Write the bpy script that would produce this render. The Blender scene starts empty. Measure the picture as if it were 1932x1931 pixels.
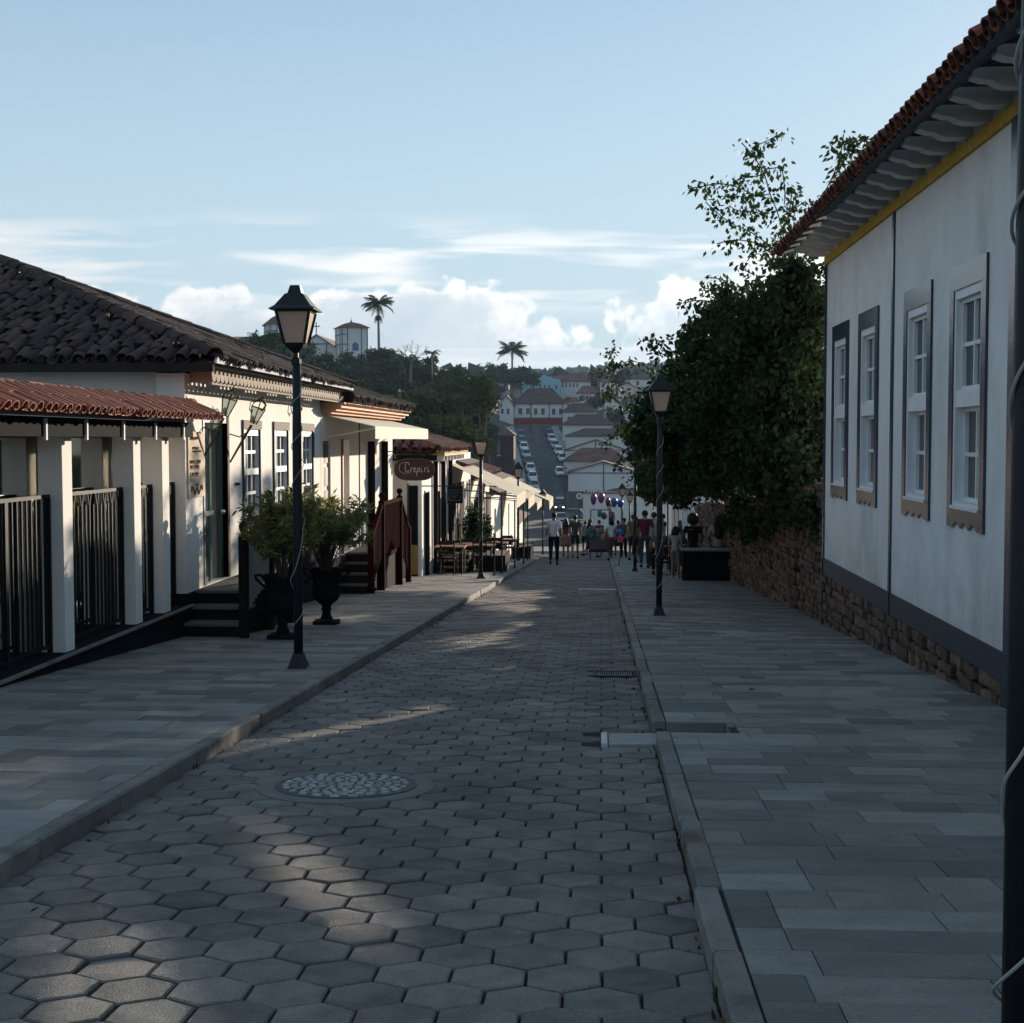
import bpy, math, random
import numpy as np
from mathutils import Vector, Matrix
R = math.radians
random.seed(7)
rng = np.random.default_rng(7)
S = bpy.context.scene
COL = S.collection

# ---------------------------------------------------------------- camera, sky, sun, exposure
# world: +Y runs down the street, +X to the right, z = 0 is the height of the eye
SUN_AZ, SUN_EL = 26.0, 9.0            # degrees right of the street, above the horizon
cam = bpy.data.cameras.new('camera')
cam.sensor_width = 36.0
cam.lens = 36.0 * 2700 / 1932
cam.clip_start, cam.clip_end = 0.05, 9000
camo = bpy.data.objects.new('camera', cam)
camo.rotation_euler = (R(90 - 2.862), 0, R(3.535))
COL.objects.link(camo)
S.camera = camo

S.view_settings.view_transform = 'Standard'
S.view_settings.look = 'None'
S.view_settings.gamma = 1.0
S.view_settings.use_curve_mapping = False
S.view_settings.exposure = 0.8
S.cycles.use_denoising = True
S.cycles.max_bounces = 6
S.cycles.diffuse_bounces = 3
S.cycles.glossy_bounces = 3
S.cycles.transmission_bounces = 4
S.cycles.transparent_max_bounces = 6
S.cycles.volume_bounces = 0
S.cycles.caustics_reflective = True        # low sun thrown back onto the road by the shop glass
S.cycles.blur_glossy = 0.0
S.cycles.use_guiding = True
S.cycles.use_surface_guiding = True
S.cycles.use_volume_guiding = False
S.cycles.guiding_training_samples = 96
S.cycles.surface_guiding_probability = .75
S.cycles.caustics_refractive = False
S.cycles.sample_clamp_indirect = 80

W = bpy.data.worlds.new('World')
S.world = W
W.use_nodes = True
W.cycles.sampling_method = 'MANUAL'
W.cycles.sample_map_resolution = 512


class NT:
    """small helper to wire shader nodes"""
    def __init__(s, tree):
        s.t = tree
        s.t.nodes.clear()

    def n(s, kind, **kw):
        nd = s.t.nodes.new(kind)
        for k, v in kw.items():
            setattr(nd, k, v)
        return nd

    def set(s, sock, v):
        if hasattr(v, 'is_linked') or isinstance(v, bpy.types.NodeSocket):
            s.t.links.new(v, sock)
        elif v is not None:
            if isinstance(v, (tuple, list)) and len(v) == 3 and sock.type == 'RGBA':
                v = (*v, 1)
            sock.default_value = v

    def math(s, op, a, b=None, c=None, clamp=False):
        nd = s.n('ShaderNodeMath', operation=op)
        nd.use_clamp = clamp
        s.set(nd.inputs[0], a)
        if b is not None: s.set(nd.inputs[1], b)
        if c is not None: s.set(nd.inputs[2], c)
        return nd.outputs[0]

    def mix(s, f, a, b, blend='MIX'):
        nd = s.n('ShaderNodeMix', data_type='RGBA', blend_type=blend)
        s.set(nd.inputs[0], f); s.set(nd.inputs[6], a); s.set(nd.inputs[7], b)
        return nd.outputs[2]

    def noise(s, vec, scale, detail=4, rough=.5, dist=0.0, w=None):
        nd = s.n('ShaderNodeTexNoise')
        if w is not None:
            nd.noise_dimensions = '4D'
            nd.inputs['W'].default_value = w
        if vec is not None: s.set(nd.inputs['Vector'], vec)
        nd.inputs['Scale'].default_value = scale
        nd.inputs['Detail'].default_value = detail
        nd.inputs['Roughness'].default_value = rough
        nd.inputs['Distortion'].default_value = dist
        return nd.outputs[0]

    def ss(s, v, a, b, lo=0.0, hi=1.0):
        nd = s.n('ShaderNodeMapRange', interpolation_type='SMOOTHSTEP')
        s.set(nd.inputs[0], v)
        nd.inputs[1].default_value = a; nd.inputs[2].default_value = b
        nd.inputs[3].default_value = lo; nd.inputs[4].default_value = hi
        return nd.outputs[0]

    def lin(s, v, a, b, lo=0.0, hi=1.0):
        nd = s.n('ShaderNodeMapRange')
        s.set(nd.inputs[0], v)
        nd.inputs[1].default_value = a; nd.inputs[2].default_value = b
        nd.inputs[3].default_value = lo; nd.inputs[4].default_value = hi
        return nd.outputs[0]

    def ramp(s, v, stops):
        nd = s.n('ShaderNodeValToRGB')
        s.set(nd.inputs[0], v)
        e = nd.color_ramp.elements
        while len(e) < len(stops): e.new(.5)
        for el, (p, c) in zip(e, stops):
            el.position = p; el.color = (*c, 1)
        return nd.outputs[0]


def build_world():
    t = NT(W.node_tree)
    out = t.n('ShaderNodeOutputWorld')
    bg = t.n('ShaderNodeBackground')
    t.t.links.new(bg.outputs[0], out.inputs[0])
    sky = t.n('ShaderNodeTexSky', sky_type='NISHITA')
    sky.sun_disc = False
    sky.sun_elevation = R(SUN_EL)
    sky.sun_rotation = R(SUN_AZ)
    sky.altitude = 800
    sky.air_density = 1.0
    sky.dust_density = 0.3
    sky.ozone_density = 1.5
    tc = t.n('ShaderNodeTexCoord')
    sep = t.n('ShaderNodeSeparateXYZ')
    t.t.links.new(tc.outputs['Generated'], sep.inputs[0])
    x, y, z = sep.outputs
    az = t.math('ARCTAN2', x, y)
    hor = t.math('SQRT', t.math('ADD', t.math('MULTIPLY', x, x), t.math('MULTIPLY', y, y)))
    el = t.math('ARCTAN2', z, hor)
    # thin high veil that pales the blue
    def vec(ka, ke, off=(0, 0)):
        nd = t.n('ShaderNodeCombineXYZ')
        t.set(nd.inputs[0], t.math('MULTIPLY_ADD', az, ka, off[0]))
        t.set(nd.inputs[1], t.math('MULTIPLY_ADD', el, ke, off[1]))
        return nd.outputs[0]
    # ---- heaped clouds standing on the horizon all the way round
    n1 = t.noise(vec(1, 1.25, CL[0]), 13.0, 7, .62, .2)
    n2 = t.noise(vec(1, .9, CL[3]), 5.0, 1, .5)
    puff = t.n('ShaderNodeTexVoronoi', feature='SMOOTH_F1')
    puff.inputs['Scale'].default_value = 40; puff.inputs['Smoothness'].default_value = .35
    wob = t.n('ShaderNodeVectorMath', operation='ADD')
    nzc = t.n('ShaderNodeTexNoise'); nzc.inputs['Scale'].default_value = 30; nzc.inputs['Detail'].default_value = 2
    t.set(nzc.inputs['Vector'], vec(1, 1.2))
    scl = t.n('ShaderNodeVectorMath', operation='SCALE'); t.t.links.new(nzc.outputs['Color'], scl.inputs[0]); scl.inputs[3].default_value = .035
    t.set(wob.inputs[0], vec(1, 1.15)); t.t.links.new(scl.outputs[0], wob.inputs[1])
    t.t.links.new(wob.outputs[0], puff.inputs['Vector'])
    bil = t.lin(puff.outputs['Distance'], 0, .75, .055, -.04)
    th = t.ramp(t.lin(el, .0, .16), [(0, (.30,) * 3), (.30, (.36,) * 3), (.60, (.50,) * 3), (.74, (.64,) * 3), (1, (.95,) * 3)])
    thv = t.n('ShaderNodeSeparateXYZ'); t.set(thv.inputs[0], th)
    d = t.math('SUBTRACT', t.math('ADD', t.math('ADD', t.math('MULTIPLY', n1, .42), t.math('MULTIPLY', n2, .58)), bil), thv.outputs[0])
    a1 = t.ss(d, -.004, .034)
    n3 = t.noise(vec(1, 1.6, (1.1, .4)), 24, 4, .65)
    dd = t.math('ADD', t.math('SUBTRACT', d, t.math('MULTIPLY', bil, .8)), t.math('MULTIPLY', t.math('SUBTRACT', n3, .5), .22))
    dd = t.math('ADD', dd, t.math('MULTIPLY', t.math('SUBTRACT', .075, el), .9))
    sdot = t.math('COSINE', t.math('SUBTRACT', az, R(SUN_AZ)))
    near = t.ss(sdot, .6, 1.0)
    c1 = t.ramp(t.lin(dd, -.02, .20), [(0, (1.08, 1.06, 1.03)), (.22, (.93, .94, .95)), (.45, (.68, .75, .80)), (1, (.56, .65, .73))])
    # ---- flat streaks above them
    s1 = t.noise(vec(2.0, 17, (CL[1], .2)), 2.6, 3, .56, .3)
    band = t.math('MULTIPLY', t.ss(el, .082, .108), t.ss(el, .160, .122))
    a2 = t.math('MULTIPLY', t.ss(s1, .44, .62), band)
    # ---- a low grey bank with a bright upper edge
    s3 = t.noise(vec(1.6, 26, (CL[2], 7.1)), 2.2, 2, .55, .2)
    band3 = t.math('MULTIPLY', t.ss(el, .030, .046), t.ss(el, .074, .058))
    a3 = t.math('MULTIPLY', t.ss(t.math('MULTIPLY', s3, band3), .38, .44), .9)
    c3 = t.ramp(t.lin(t.math('MULTIPLY', s3, band3), .38, .66), [(0, (.98, .97, .95)), (.3, (.72, .78, .83)), (1, (.60, .69, .77))])
    gain = t.math('MULTIPLY_ADD', near, .30, .92)
    def lit(c):
        nd = t.n('ShaderNodeVectorMath', operation='SCALE')
        t.set(nd.inputs[0], c); t.set(nd.inputs[3], t.math('MULTIPLY', gain, CLOUD_GAIN))
        return nd.outputs[0]
    skyc = t.n('ShaderNodeVectorMath', operation='SCALE')
    t.t.links.new(sky.outputs[0], skyc.inputs[0]); skyc.inputs[3].default_value = SKY_STRENGTH
    # pale moisture low in the sky, the same all the way round
    hazef = t.math('MULTIPLY', t.ss(el, .40, 0.0), .80)
    veil = t.mix(hazef, skyc.outputs[0], (.435, .505, .55))
    base = t.mix(.45, veil, (.235, .335, .42))
    c = t.mix(a2, base, lit(t.mix(0, (.98, .975, .965), (1, 1, 1))))
    c = t.mix(a1, c, lit(c1))
    c = t.mix(a3, c, lit(c3))
    t.set(bg.inputs[0], c)
    bg.inputs[1].default_value = 1.0


HAZE = True
CL = [(2.35, .9), 7.7, 1.6, (1.27, 8.8)]
SKY_STRENGTH = 0.10
CLOUD_GAIN = .60
build_world()

sun = bpy.data.lights.new('sun', 'SUN')
sun.energy = 5.0
sun.angle = R(0.53)
sun.color = (1.0, .85, .67)
suno = bpy.data.objects.new('sun', sun)
sd = Vector((math.sin(R(SUN_AZ)) * math.cos(R(SUN_EL)), math.cos(R(SUN_AZ)) * math.cos(R(SUN_EL)), math.sin(R(SUN_EL))))
suno.rotation_euler = sd.to_track_quat('Z', 'Y').to_euler()
suno.location = (30, 40, 30)
COL.objects.link(suno)

# ---------------------------------------------------------------- materials
MATS = {}


def mat(name, col, rough=.8, var=.18, scale=6.0, bump=0.0, bscale=60.0, metal=0.0, spec=.3, piece=0.0,
        col2=None, c2=(.5, .7), scale2=2.0, emit=None, transl=0.0, stretch=None, pieceh=0.0, grain=0.0, gscale=160.0, wvar=0.0, wscale=.9, dirt=None):
    if name in MATS: return MATS[name]
    m = bpy.data.materials.new(name)
    m.use_nodes = True
    t = NT(m.node_tree)
    out = t.n('ShaderNodeOutputMaterial')
    bs = t.n('ShaderNodeBsdfPrincipled')
    tc = t.n('ShaderNodeTexCoord')
    v = tc.outputs['Object']
    if stretch:
        mp = t.n('ShaderNodeMapping'); t.t.links.new(v, mp.inputs[0]); mp.inputs['Scale'].default_value = stretch
        v = mp.outputs[0]
    info = t.n('ShaderNodeObjectInfo')
    if piece or pieceh:
        geo = t.n('ShaderNodeNewGeometry')
        rnd = t.math('FRACT', t.math('ADD', info.outputs['Random'], geo.outputs['Random Per Island']))
        addv = t.n('ShaderNodeVectorMath', operation='ADD')
        t.t.links.new(v, addv.inputs[0])
        cmb = t.n('ShaderNodeCombineXYZ')
        t.set(cmb.inputs[0], t.math('MULTIPLY', rnd, 37.0)); t.set(cmb.inputs[1], t.math('MULTIPLY', rnd, 91.0))
        t.t.links.new(cmb.outputs[0], addv.inputs[1])
        v = addv.outputs[0]
    nz = t.noise(v, scale, 6, .6)
    f = t.lin(nz, .25, .75, 1 - var, 1 + var)
    if grain:
        f = t.math('MULTIPLY', f, t.lin(t.noise(v, gscale, 3, .75), .3, .7, 1 - grain, 1 + grain))
    if wvar:
        gp = t.n('ShaderNodeNewGeometry')
        f = t.math('MULTIPLY', f, t.lin(t.noise(gp.outputs['Position'], wscale, 5, .62), .34, .66, 1 - wvar, 1 + wvar * .7))
    if dirt:
        sz = t.n('ShaderNodeSeparateXYZ'); t.t.links.new(tc.outputs['Object'], sz.inputs[0])
        dn = t.math('ADD', t.lin(sz.outputs[2], dirt[0], dirt[1], 1.0, 0.0), t.math('MULTIPLY', t.math('SUBTRACT', t.noise(tc.outputs['Object'], 1.7, 6, .7), .5), 1.6))
        f = t.math('MULTIPLY', f, t.ss(dn, .35, 1.25, 1.0, .72))
    base = col
    if col2:
        base = t.mix(t.ss(t.noise(v, scale2, 5, .62), c2[0], c2[1]), col, col2)
    if piece:
        f = t.math('MULTIPLY', f, t.lin(rnd, 0, 1, 1 - piece, 1 + piece))
    if pieceh:
        base = t.mix(t.math('MULTIPLY', t.math('FRACT', t.math('MULTIPLY', rnd, 7.13)), pieceh), base, (.30, .22, .18) if not col2 else col2)
    sc = t.n('ShaderNodeVectorMath', operation='SCALE')
    t.set(sc.inputs[0], base if not isinstance(base, tuple) else base); t.set(sc.inputs[3], f)
    t.t.links.new(sc.outputs[0], bs.inputs['Base Color'])
    bs.inputs['Roughness'].default_value = rough
    bs.inputs['Metallic'].default_value = metal
    bs.inputs['Specular IOR Level'].default_value = spec
    if bump:
        b = t.n('ShaderNodeBump'); b.inputs['Strength'].default_value = bump; b.inputs['Distance'].default_value = .01
        t.set(b.inputs['Height'], t.noise(v, bscale, 5, .65))
        t.t.links.new(b.outputs[0], bs.inputs['Normal'])
    if emit:
        bs.inputs['Emission Color'].default_value = (*emit[0], 1); bs.inputs['Emission Strength'].default_value = emit[1]
    sh = bs.outputs[0]
    if transl:
        tr = t.n('ShaderNodeBsdfTranslucent')
        t.t.links.new(sc.outputs[0], tr.inputs[0])
        mx = t.n('ShaderNodeMixShader'); mx.inputs[0].default_value = transl
        t.t.links.new(sh, mx.inputs[1]); t.t.links.new(tr.outputs[0], mx.inputs[2])
        sh = mx.outputs[0]
    t.t.links.new(sh, out.inputs[0])
    MATS[name] = m
    return m


M = {}
M['hex'] = mat('hex_concrete', (.182, .166, .154), .85, .22, 9, .7, 120, piece=.22, col2=(.12, .112, .108), scale2=3.0, c2=(.42, .72), grain=.30, gscale=110, wvar=.26, wscale=.8)
M['slab'] = mat('stone_slab', (.190, .184, .175), .8, .22, 5, .35, 70, piece=.36, col2=(.19, .165, .15), scale2=1.2, c2=(.5, .8), stretch=(.7, 1.6, 1), grain=.26, gscale=80, wvar=.20, wscale=.7)
M['kerb'] = mat('kerb_stone', (.19, .18, .17), .85, .25, 5, .5, 60, piece=.15, col2=(.10, .08, .06), c2=(.5, .75), grain=.3, gscale=90, wvar=.2)
M['joint'] = mat('joint_dirt', (.035, .029, .025), .95, .3, 14)
M['concrete'] = mat('concrete', (.30, .30, .29), .85, .2, 8, .4, 60)
M['asphalt'] = mat('asphalt', (.05, .052, .055), .9, .3, .5, col2=(.085, .083, .08), scale2=.12, c2=(.45, .65), stretch=(1.5, .3, 1))
M['earth'] = mat('earth', (.09, .085, .05), .95, .4, .08, col2=(.045, .07, .03), scale2=.03)
M['white'] = mat('limewash', (.74, .73, .715), .85, .09, 2.2, .5, 14, col2=(.52, .505, .48), scale2=1.0, c2=(.46, .80), grain=.05, gscale=40, stretch=(1, 1, .6), dirt=(.45, 1.7), spec=.12)
M['cream'] = mat('cream_wash', (.80, .77, .73), .85, .07, 1.3, .25, 25, col2=(.66, .62, .57), scale2=.8, c2=(.6, .85), spec=.12)
M['pinkish'] = mat('pale_side_wall', (.62, .55, .50), .9, .08, 1.2, .2, 20, col2=(.50, .42, .38), scale2=.7, spec=.12)
M['navy'] = mat('navy_enamel', (.022, .035, .07), .22, .15, 4, .25, 12, spec=.6)
M['navy2'] = mat('navy_paint', (.022, .034, .052), .5, .2, 4, .2, 20)
M['sash'] = mat('white_joinery', (.70, .71, .72), .45, .06, 6, .15, 40)
M['glass'] = mat('window_glass', (.015, .018, .02), .04, .1, 2, .05, 3, spec=.7)
M['curtain'] = mat('curtain', (.42, .42, .40), .9, .2, 10, stretch=(1, 6, .3))
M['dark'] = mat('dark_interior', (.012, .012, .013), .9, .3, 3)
M['ochre'] = mat('ochre_band', (.46, .30, .035), .75, .25, 9, .3, 30)
M['rafter'] = mat('white_rafter', (.62, .63, .63), .7, .1, 5, .2, 30)
M['soffit'] = mat('slate_soffit', (.045, .06, .08), .7, .2, 4)
M['tile'] = mat('clay_tile', (.20, .070, .045), .85, .3, 9, .4, 50, piece=.35, col2=(.055, .035, .032), scale2=5, c2=(.42, .68))
M['tile_new'] = mat('clay_tile_new', (.27, .085, .05), .7, .22, 9, .3, 50, piece=.22, col2=(.12, .05, .04), scale2=5, c2=(.5, .8))
M['tile_old'] = mat('clay_tile_old', (.085, .045, .036), .9, .35, 8, .5, 45, piece=.5, col2=(.028, .024, .024), scale2=4, c2=(.35, .65))
M['tile_far'] = mat('clay_tile_far', (.19, .085, .06), .9, .25, .8, col2=(.065, .05, .05), scale2=.5, c2=(.4, .7))
M['slate_far'] = mat('dark_roof_far', (.10, .068, .058), .9, .3, .8, col2=(.055, .045, .045), scale2=.6)
M['mortar'] = mat('lime_mortar', (.55, .56, .57), .9, .2, 12, .5, 40)
M['iron'] = mat('black_iron', (.012, .013, .015), .6, .3, 8, .15, 40, spec=.12)
M['post'] = mat('dark_timber', (.022, .018, .016), .95, .3, 4, .3, 30, spec=.01, stretch=(4, 4, .5))
M['lamp'] = mat('lamp_paint', (.010, .014, .017), .5, .25, 6, .1, 30, spec=.3)
M['pane'] = mat('frosted_pane', (.74, .60, .49), .5, .05, 3, transl=.5)
M['wire'] = mat('pale_cable', (.34, .34, .33), .6, .1, 5, spec=.1)
M['redwood'] = mat('oxblood_timber', (.026, .006, .007), .95, .25, 4, .2, 30, spec=.01, stretch=(3, 3, .5))
M['redpaint'] = mat('red_joinery', (.30, .09, .06), .55, .2, 4, .2, 30)
M['wood'] = mat('brown_timber', (.13, .07, .04), .6, .3, 5, .3, 30, stretch=(3, 3, .5))
M['awning'] = mat('cream_canvas', (.80, .76, .64), .8, .06, 1.5, .1, 20, transl=.2)
M['tan'] = mat('tan_canvas', (.66, .57, .42), .85, .08, 1.5, .1, 20, transl=.2)
M['stripe'] = mat('grey_stripe', (.30, .27, .22), .8, .1, 2, transl=.15)
M['fascia'] = mat('tin_lambrequin', (.40, .345, .30), .9, .15, 5, .2, 30, spec=.1)
M['cornice'] = mat('salmon_cornice', (.62, .33, .20), .75, .12, 3, .2, 30)
M['stone'] = mat('rubble_stone', (.140, .090, .066), .9, .3, 7, .8, 30, piece=.40, col2=(.05, .045, .04), scale2=3, c2=(.5, .75))
M['leaf'] = mat('dark_leaf', (.033, .058, .026), .75, .4, 1.0, piece=.6, transl=.30, spec=.10)
M['leaf2'] = mat('shrub_leaf', (.20, .20, .075), .8, .3, 3, piece=.4, transl=.5, spec=.1)
M['hill'] = mat('hill_leaf', (.030, .050, .020), .95, .4, .25, piece=.55, transl=.10, spec=.02)
M['hill2'] = mat('hill_leaf_light', (.050, .070, .020), .95, .4, .25, piece=.5, transl=.12, spec=.02)
M['grey_twig'] = mat('grey_twig', (.12, .115, .11), .9, .2, 1)
M['palm'] = mat('palm_leaf', (.050, .065, .022), .6, .3, 1, piece=.3, transl=.25)
M['trunk'] = mat('bark', (.09, .07, .055), .9, .3, 5, .5, 20)
M['ptrunk'] = mat('palm_trunk', (.20, .18, .16), .9, .2, 2, .3, 10)
M['signwood'] = mat('sign_board', (.075, .038, .030), .5, .2, 3, .1, 20)
M['ink'] = mat('sign_lettering', (.70, .66, .62), .5, .05, 3)
M['browninks'] = mat('brown_lettering', (.28, .13, .09), .8, .15, 8)
M['panel'] = mat('sand_panel', (.62, .50, .38), .85, .10, 3, .2, 30)
M['glassdoor'] = mat('green_glass_edge', (.10, .16, .14), .12, .2, 3, spec=.6)
M['bluehouse'] = mat('sky_blue_wash', (.30, .50, .60), .9, .06, .3)
M['farwhite'] = mat('far_white', (.66, .65, .63), .9, .08, .25, col2=(.52, .50, .48), scale2=.15)
M['farred'] = mat('far_red_base', (.22, .045, .045), .9, .1, .3)
M['farwin'] = mat('far_shutter', (.12, .12, .13), .7, .2, .5)
M['farblue'] = mat('far_blue_trim', (.10, .16, .28), .7, .1, .5)
M['maroon'] = mat('maroon_wall', (.055, .022, .022), .9, .2, .3)
M['skin'] = mat('skin', (.30, .17, .11), .6, .08, 6)
M['skin2'] = mat('skin_dark', (.17, .09, .06), .6, .08, 6)
M['hair'] = mat('hair', (.012, .010, .009), .6, .3, 20)


def plain(name, col, rough=.7, **k):
    k.setdefault('spec', .15 if max(col) > .08 else .02)
    return mat(name, col, max(rough, .8) if k['spec'] < .2 and not k.get('metal') else rough, .12, 5, **k)


# ---------------------------------------------------------------- geometry helpers
class MB:
    def __init__(s, off=(0, 0, 0)):
        s.v = []; s.f = []; s.o = off

    def _add(s, vs, fs):
        b = len(s.v)
        ox, oy, oz = s.o
        s.v += [(x - ox, y - oy, z - oz) for x, y, z in vs]
        s.f += [tuple(b + i for i in f) for f in fs]
        return s

    def hexa(s, p):
        return s._add(p, [(0, 3, 2, 1), (4, 5, 6, 7), (0, 1, 5, 4), (1, 2, 6, 5), (2, 3, 7, 6), (3, 0, 4, 7)])

    def box(s, x0, x1, y0, y1, z0, z1):
        if x0 > x1: x0, x1 = x1, x0
        if y0 > y1: y0, y1 = y1, y0
        if z0 > z1: z0, z1 = z1, z0
        return s.hexa([(x0, y0, z0), (x1, y0, z0), (x1, y1, z0), (x0, y1, z0), (x0, y0, z1), (x1, y0, z1), (x1, y1, z1), (x0, y1, z1)])

    def beam(s, a, b, w, h, up=(0, 0, 1)):
        a, b, up = Vector(a), Vector(b), Vector(up)
        d = (b - a).normalized()
        sd_ = d.cross(up)
        if sd_.length < 1e-4: sd_ = d.cross(Vector((1, 0, 0)))
        sd_.normalize(); u = sd_.cross(d)
        sd_ *= w / 2; u *= h / 2
        return s.hexa([tuple(q) for q in (a - sd_ - u, a + sd_ - u, b + sd_ - u, b - sd_ - u, a - sd_ + u, a + sd_ + u, b + sd_ + u, b - sd_ + u)])

    def tube(s, pts, r, n=8, cap=True):
        pts = [Vector(p) for p in pts]
        k = len(pts)
        rs = r if isinstance(r, (list, tuple)) else [r] * k
        vs = []; fs = []
        prev = None
        for i, p in enumerate(pts):
            d = (pts[min(i + 1, k - 1)] - pts[max(i - 1, 0)])
            d = d.normalized() if d.length > 1e-9 else Vector((0, 0, 1))
            ref = prev if prev is not None else (Vector((1, 0, 0)) if abs(d.x) < .9 else Vector((0, 1, 0)))
            a = (ref - d * ref.dot(d)); a.normalize(); prev = a
            b = d.cross(a)
            for j in range(n):
                t = 2 * math.pi * j / n
                vs.append(tuple(p + (a * math.cos(t) + b * math.sin(t)) * rs[i]))
        for i in range(k - 1):
            for j in range(n):
                q = (j + 1) % n
                fs.append((i * n + j, i * n + q, (i + 1) * n + q, (i + 1) * n + j))
        if cap:
            fs.append(tuple(reversed(range(n)))); fs.append(tuple(range((k - 1) * n, k * n)))
        return s._add(vs, fs)

    def lathe(s, prof, c=(0, 0, 0), n=16, phase=0.0, sx=1, sy=1):
        vs = []; fs = []
        for r, z in prof:
            for j in range(n):
                t = 2 * math.pi * j / n + phase
                vs.append((c[0] + r * math.cos(t) * sx, c[1] + r * math.sin(t) * sy, c[2] + z))
        k = len(prof)
        for i in range(k - 1):
            for j in range(n):
                q = (j + 1) % n
                fs.append((i * n + j, i * n + q, (i + 1) * n + q, (i + 1) * n + j))
        fs.append(tuple(reversed(range(n)))); fs.append(tuple(range((k - 1) * n, k * n)))
        return s._add(vs, fs)

    def prism(s, poly, o, U, V, Wv):
        o, U, V, Wv = Vector(o), Vector(U), Vector(V), Vector(Wv)
        k = len(poly)
        a = [tuple(o + U * p[0] + V * p[1]) for p in poly]
        b = [tuple(o + U * p[0] + V * p[1] + Wv) for p in poly]
        fs = [tuple(reversed(range(k))), tuple(range(k, 2 * k))]
        for i in range(k):
            j = (i + 1) % k
            fs.append((i, j, k + j, k + i))
        return s._add(a + b, fs)

    def quad(s, *p):
        return s._add(p, [tuple(range(len(p)))])

    def mesh(s, name, m=None, smooth=False):
        me = bpy.data.meshes.new(name)
        me.from_pydata(s.v, [], s.f)
        if m: me.materials.append(m)
        if smooth:
            me.polygons.foreach_set('use_smooth', [True] * len(me.polygons))
        me.update()
        return me

    def build(s, name, m, parent=None, smooth=False, kind=None):
        return place(name, s.mesh(name, m, smooth), parent, kind=kind)


def place(name, me, parent=None, loc=None, rot=None, scale=None, kind=None):
    o = bpy.data.objects.new(name, me)
    COL.objects.link(o)
    if parent is not None: o.parent = parent
    if loc is not None: o.location = loc
    if rot is not None: o.rotation_euler = rot
    if scale is not None: o.scale = scale
    if kind: o['kind'] = kind
    return o


def tag(o, label, cat, group=None):
    o['label'] = label; o['category'] = cat
    if group: o['group'] = group
    return o


def thing(name, label, cat, loc=(0, 0, 0), rotz=0.0, group=None):
    o = bpy.data.objects.new(name, None)
    o.empty_display_size = .2
    COL.objects.link(o)
    o.location = loc; o.rotation_euler = (0, 0, rotz)
    return tag(o, label, cat, group)


def struct(name, mb, m):
    o = mb.build(name, m)
    o['kind'] = 'structure'
    return o


CHILD = {}


def children(o):
    return [c for c in bpy.data.objects if c.parent == o]


def copy_tree(o, parent=None, kids=None):
    if kids is None:
        kids = {}
        for c in bpy.data.objects:
            if c.parent: kids.setdefault(c.parent.name, []).append(c)
    c = o.copy(); COL.objects.link(c)
    if parent is not None: c.parent = parent
    for ch in kids.get(o.name, []): copy_tree(ch, c, kids)
    return c


# street profile, metres below the eye
SL = 0.05806


def road(y):
    return -1.45 - SL * y if y < 60 else float(np.interp(y, [60, 160, 225, 330, 420], [-4.934, -11.9, -11.95, 3.8, 12]))


TILT = -math.atan(SL)
KERB = .09


def walk(y):
    return road(y) + KERB


# camera for turning positions read off the photo (1932 px wide) into points of the street
_p, _w = R(2.862), R(3.535)
_F = np.array([-math.sin(_w) * math.cos(_p), math.cos(_w) * math.cos(_p), -math.sin(_p)])
_Rt = np.array([math.cos(_w), math.sin(_w), 0.0])
_U = np.cross(_Rt, _F)


def at(x, y, Y):
    d = _F + _Rt * (x - 966) / 2700 + _U * (966 - y) / 2700
    d = d / d[1] * Y
    return (float(d[0]), float(d[1]), float(d[2]))
# ================================================================ THE SETTING
XL_K, XR_K = -2.38, .365           # kerb faces
XL_W, XR_W = -4.97, 3.02           # house fronts


def terrain_z(x, y):
    z = np.interp(y, [-60, 60, 160, 225, 330, 420, 600, 1000, 1500, 2500, 8000], [2.0, -4.934, -11.9, -11.95, 3.8, 12, 17, 36, 66, 74, 80]) - .16
    hill = 21 * np.exp(-((x + 84) / 42) ** 2 / 2 - ((y - 300) / 130) ** 2 / 2)
    z = z + hill * np.clip((-x - 20) / 22, 0, 1)
    far = np.clip((y - 700) / 600, 0, 1)
    z = z + far * (4 * np.sin(x * .006 + 1) + 3 * np.sin(x * .017 + y * .004))
    z = z + np.clip((x - 12) / 60, 0, 1) * 3 * np.clip((y - 30) / 80, 0, 1)
    return z


def make_ground():
    xs = np.unique(np.concatenate([np.linspace(-4000, -150, 30), np.linspace(-150, -20, 40), np.linspace(-20, 20, 21), np.linspace(20, 150, 25), np.linspace(150, 4000, 30)]))
    ys = np.unique(np.concatenate([np.linspace(-60, 60, 13), np.linspace(60, 420, 60), np.linspace(420, 1600, 50), np.linspace(1600, 8000, 16)]))
    gx, gy = np.meshgrid(xs, ys)
    gz = terrain_z(gx, gy)
    v = np.stack([gx, gy, gz], -1).reshape(-1, 3)
    nx, ny = len(xs), len(ys)
    f = [(j * nx + i, j * nx + i + 1, (j + 1) * nx + i + 1, (j + 1) * nx + i) for j in range(ny - 1) for i in range(nx - 1)]
    me = bpy.data.meshes.new('ground'); me.from_pydata(v.tolist(), [], f); me.materials.append(M['earth'])
    o = place('ground', me); o['kind'] = 'structure'


make_ground()


def strip(x0, x1, ys, dz):
    mb = MB()
    for a, b in zip(ys[:-1], ys[1:]):
        mb.quad((x0, a, road(a) + dz), (x1, a, road(a) + dz), (x1, b, road(b) + dz), (x0, b, road(b) + dz))
    return mb


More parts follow.
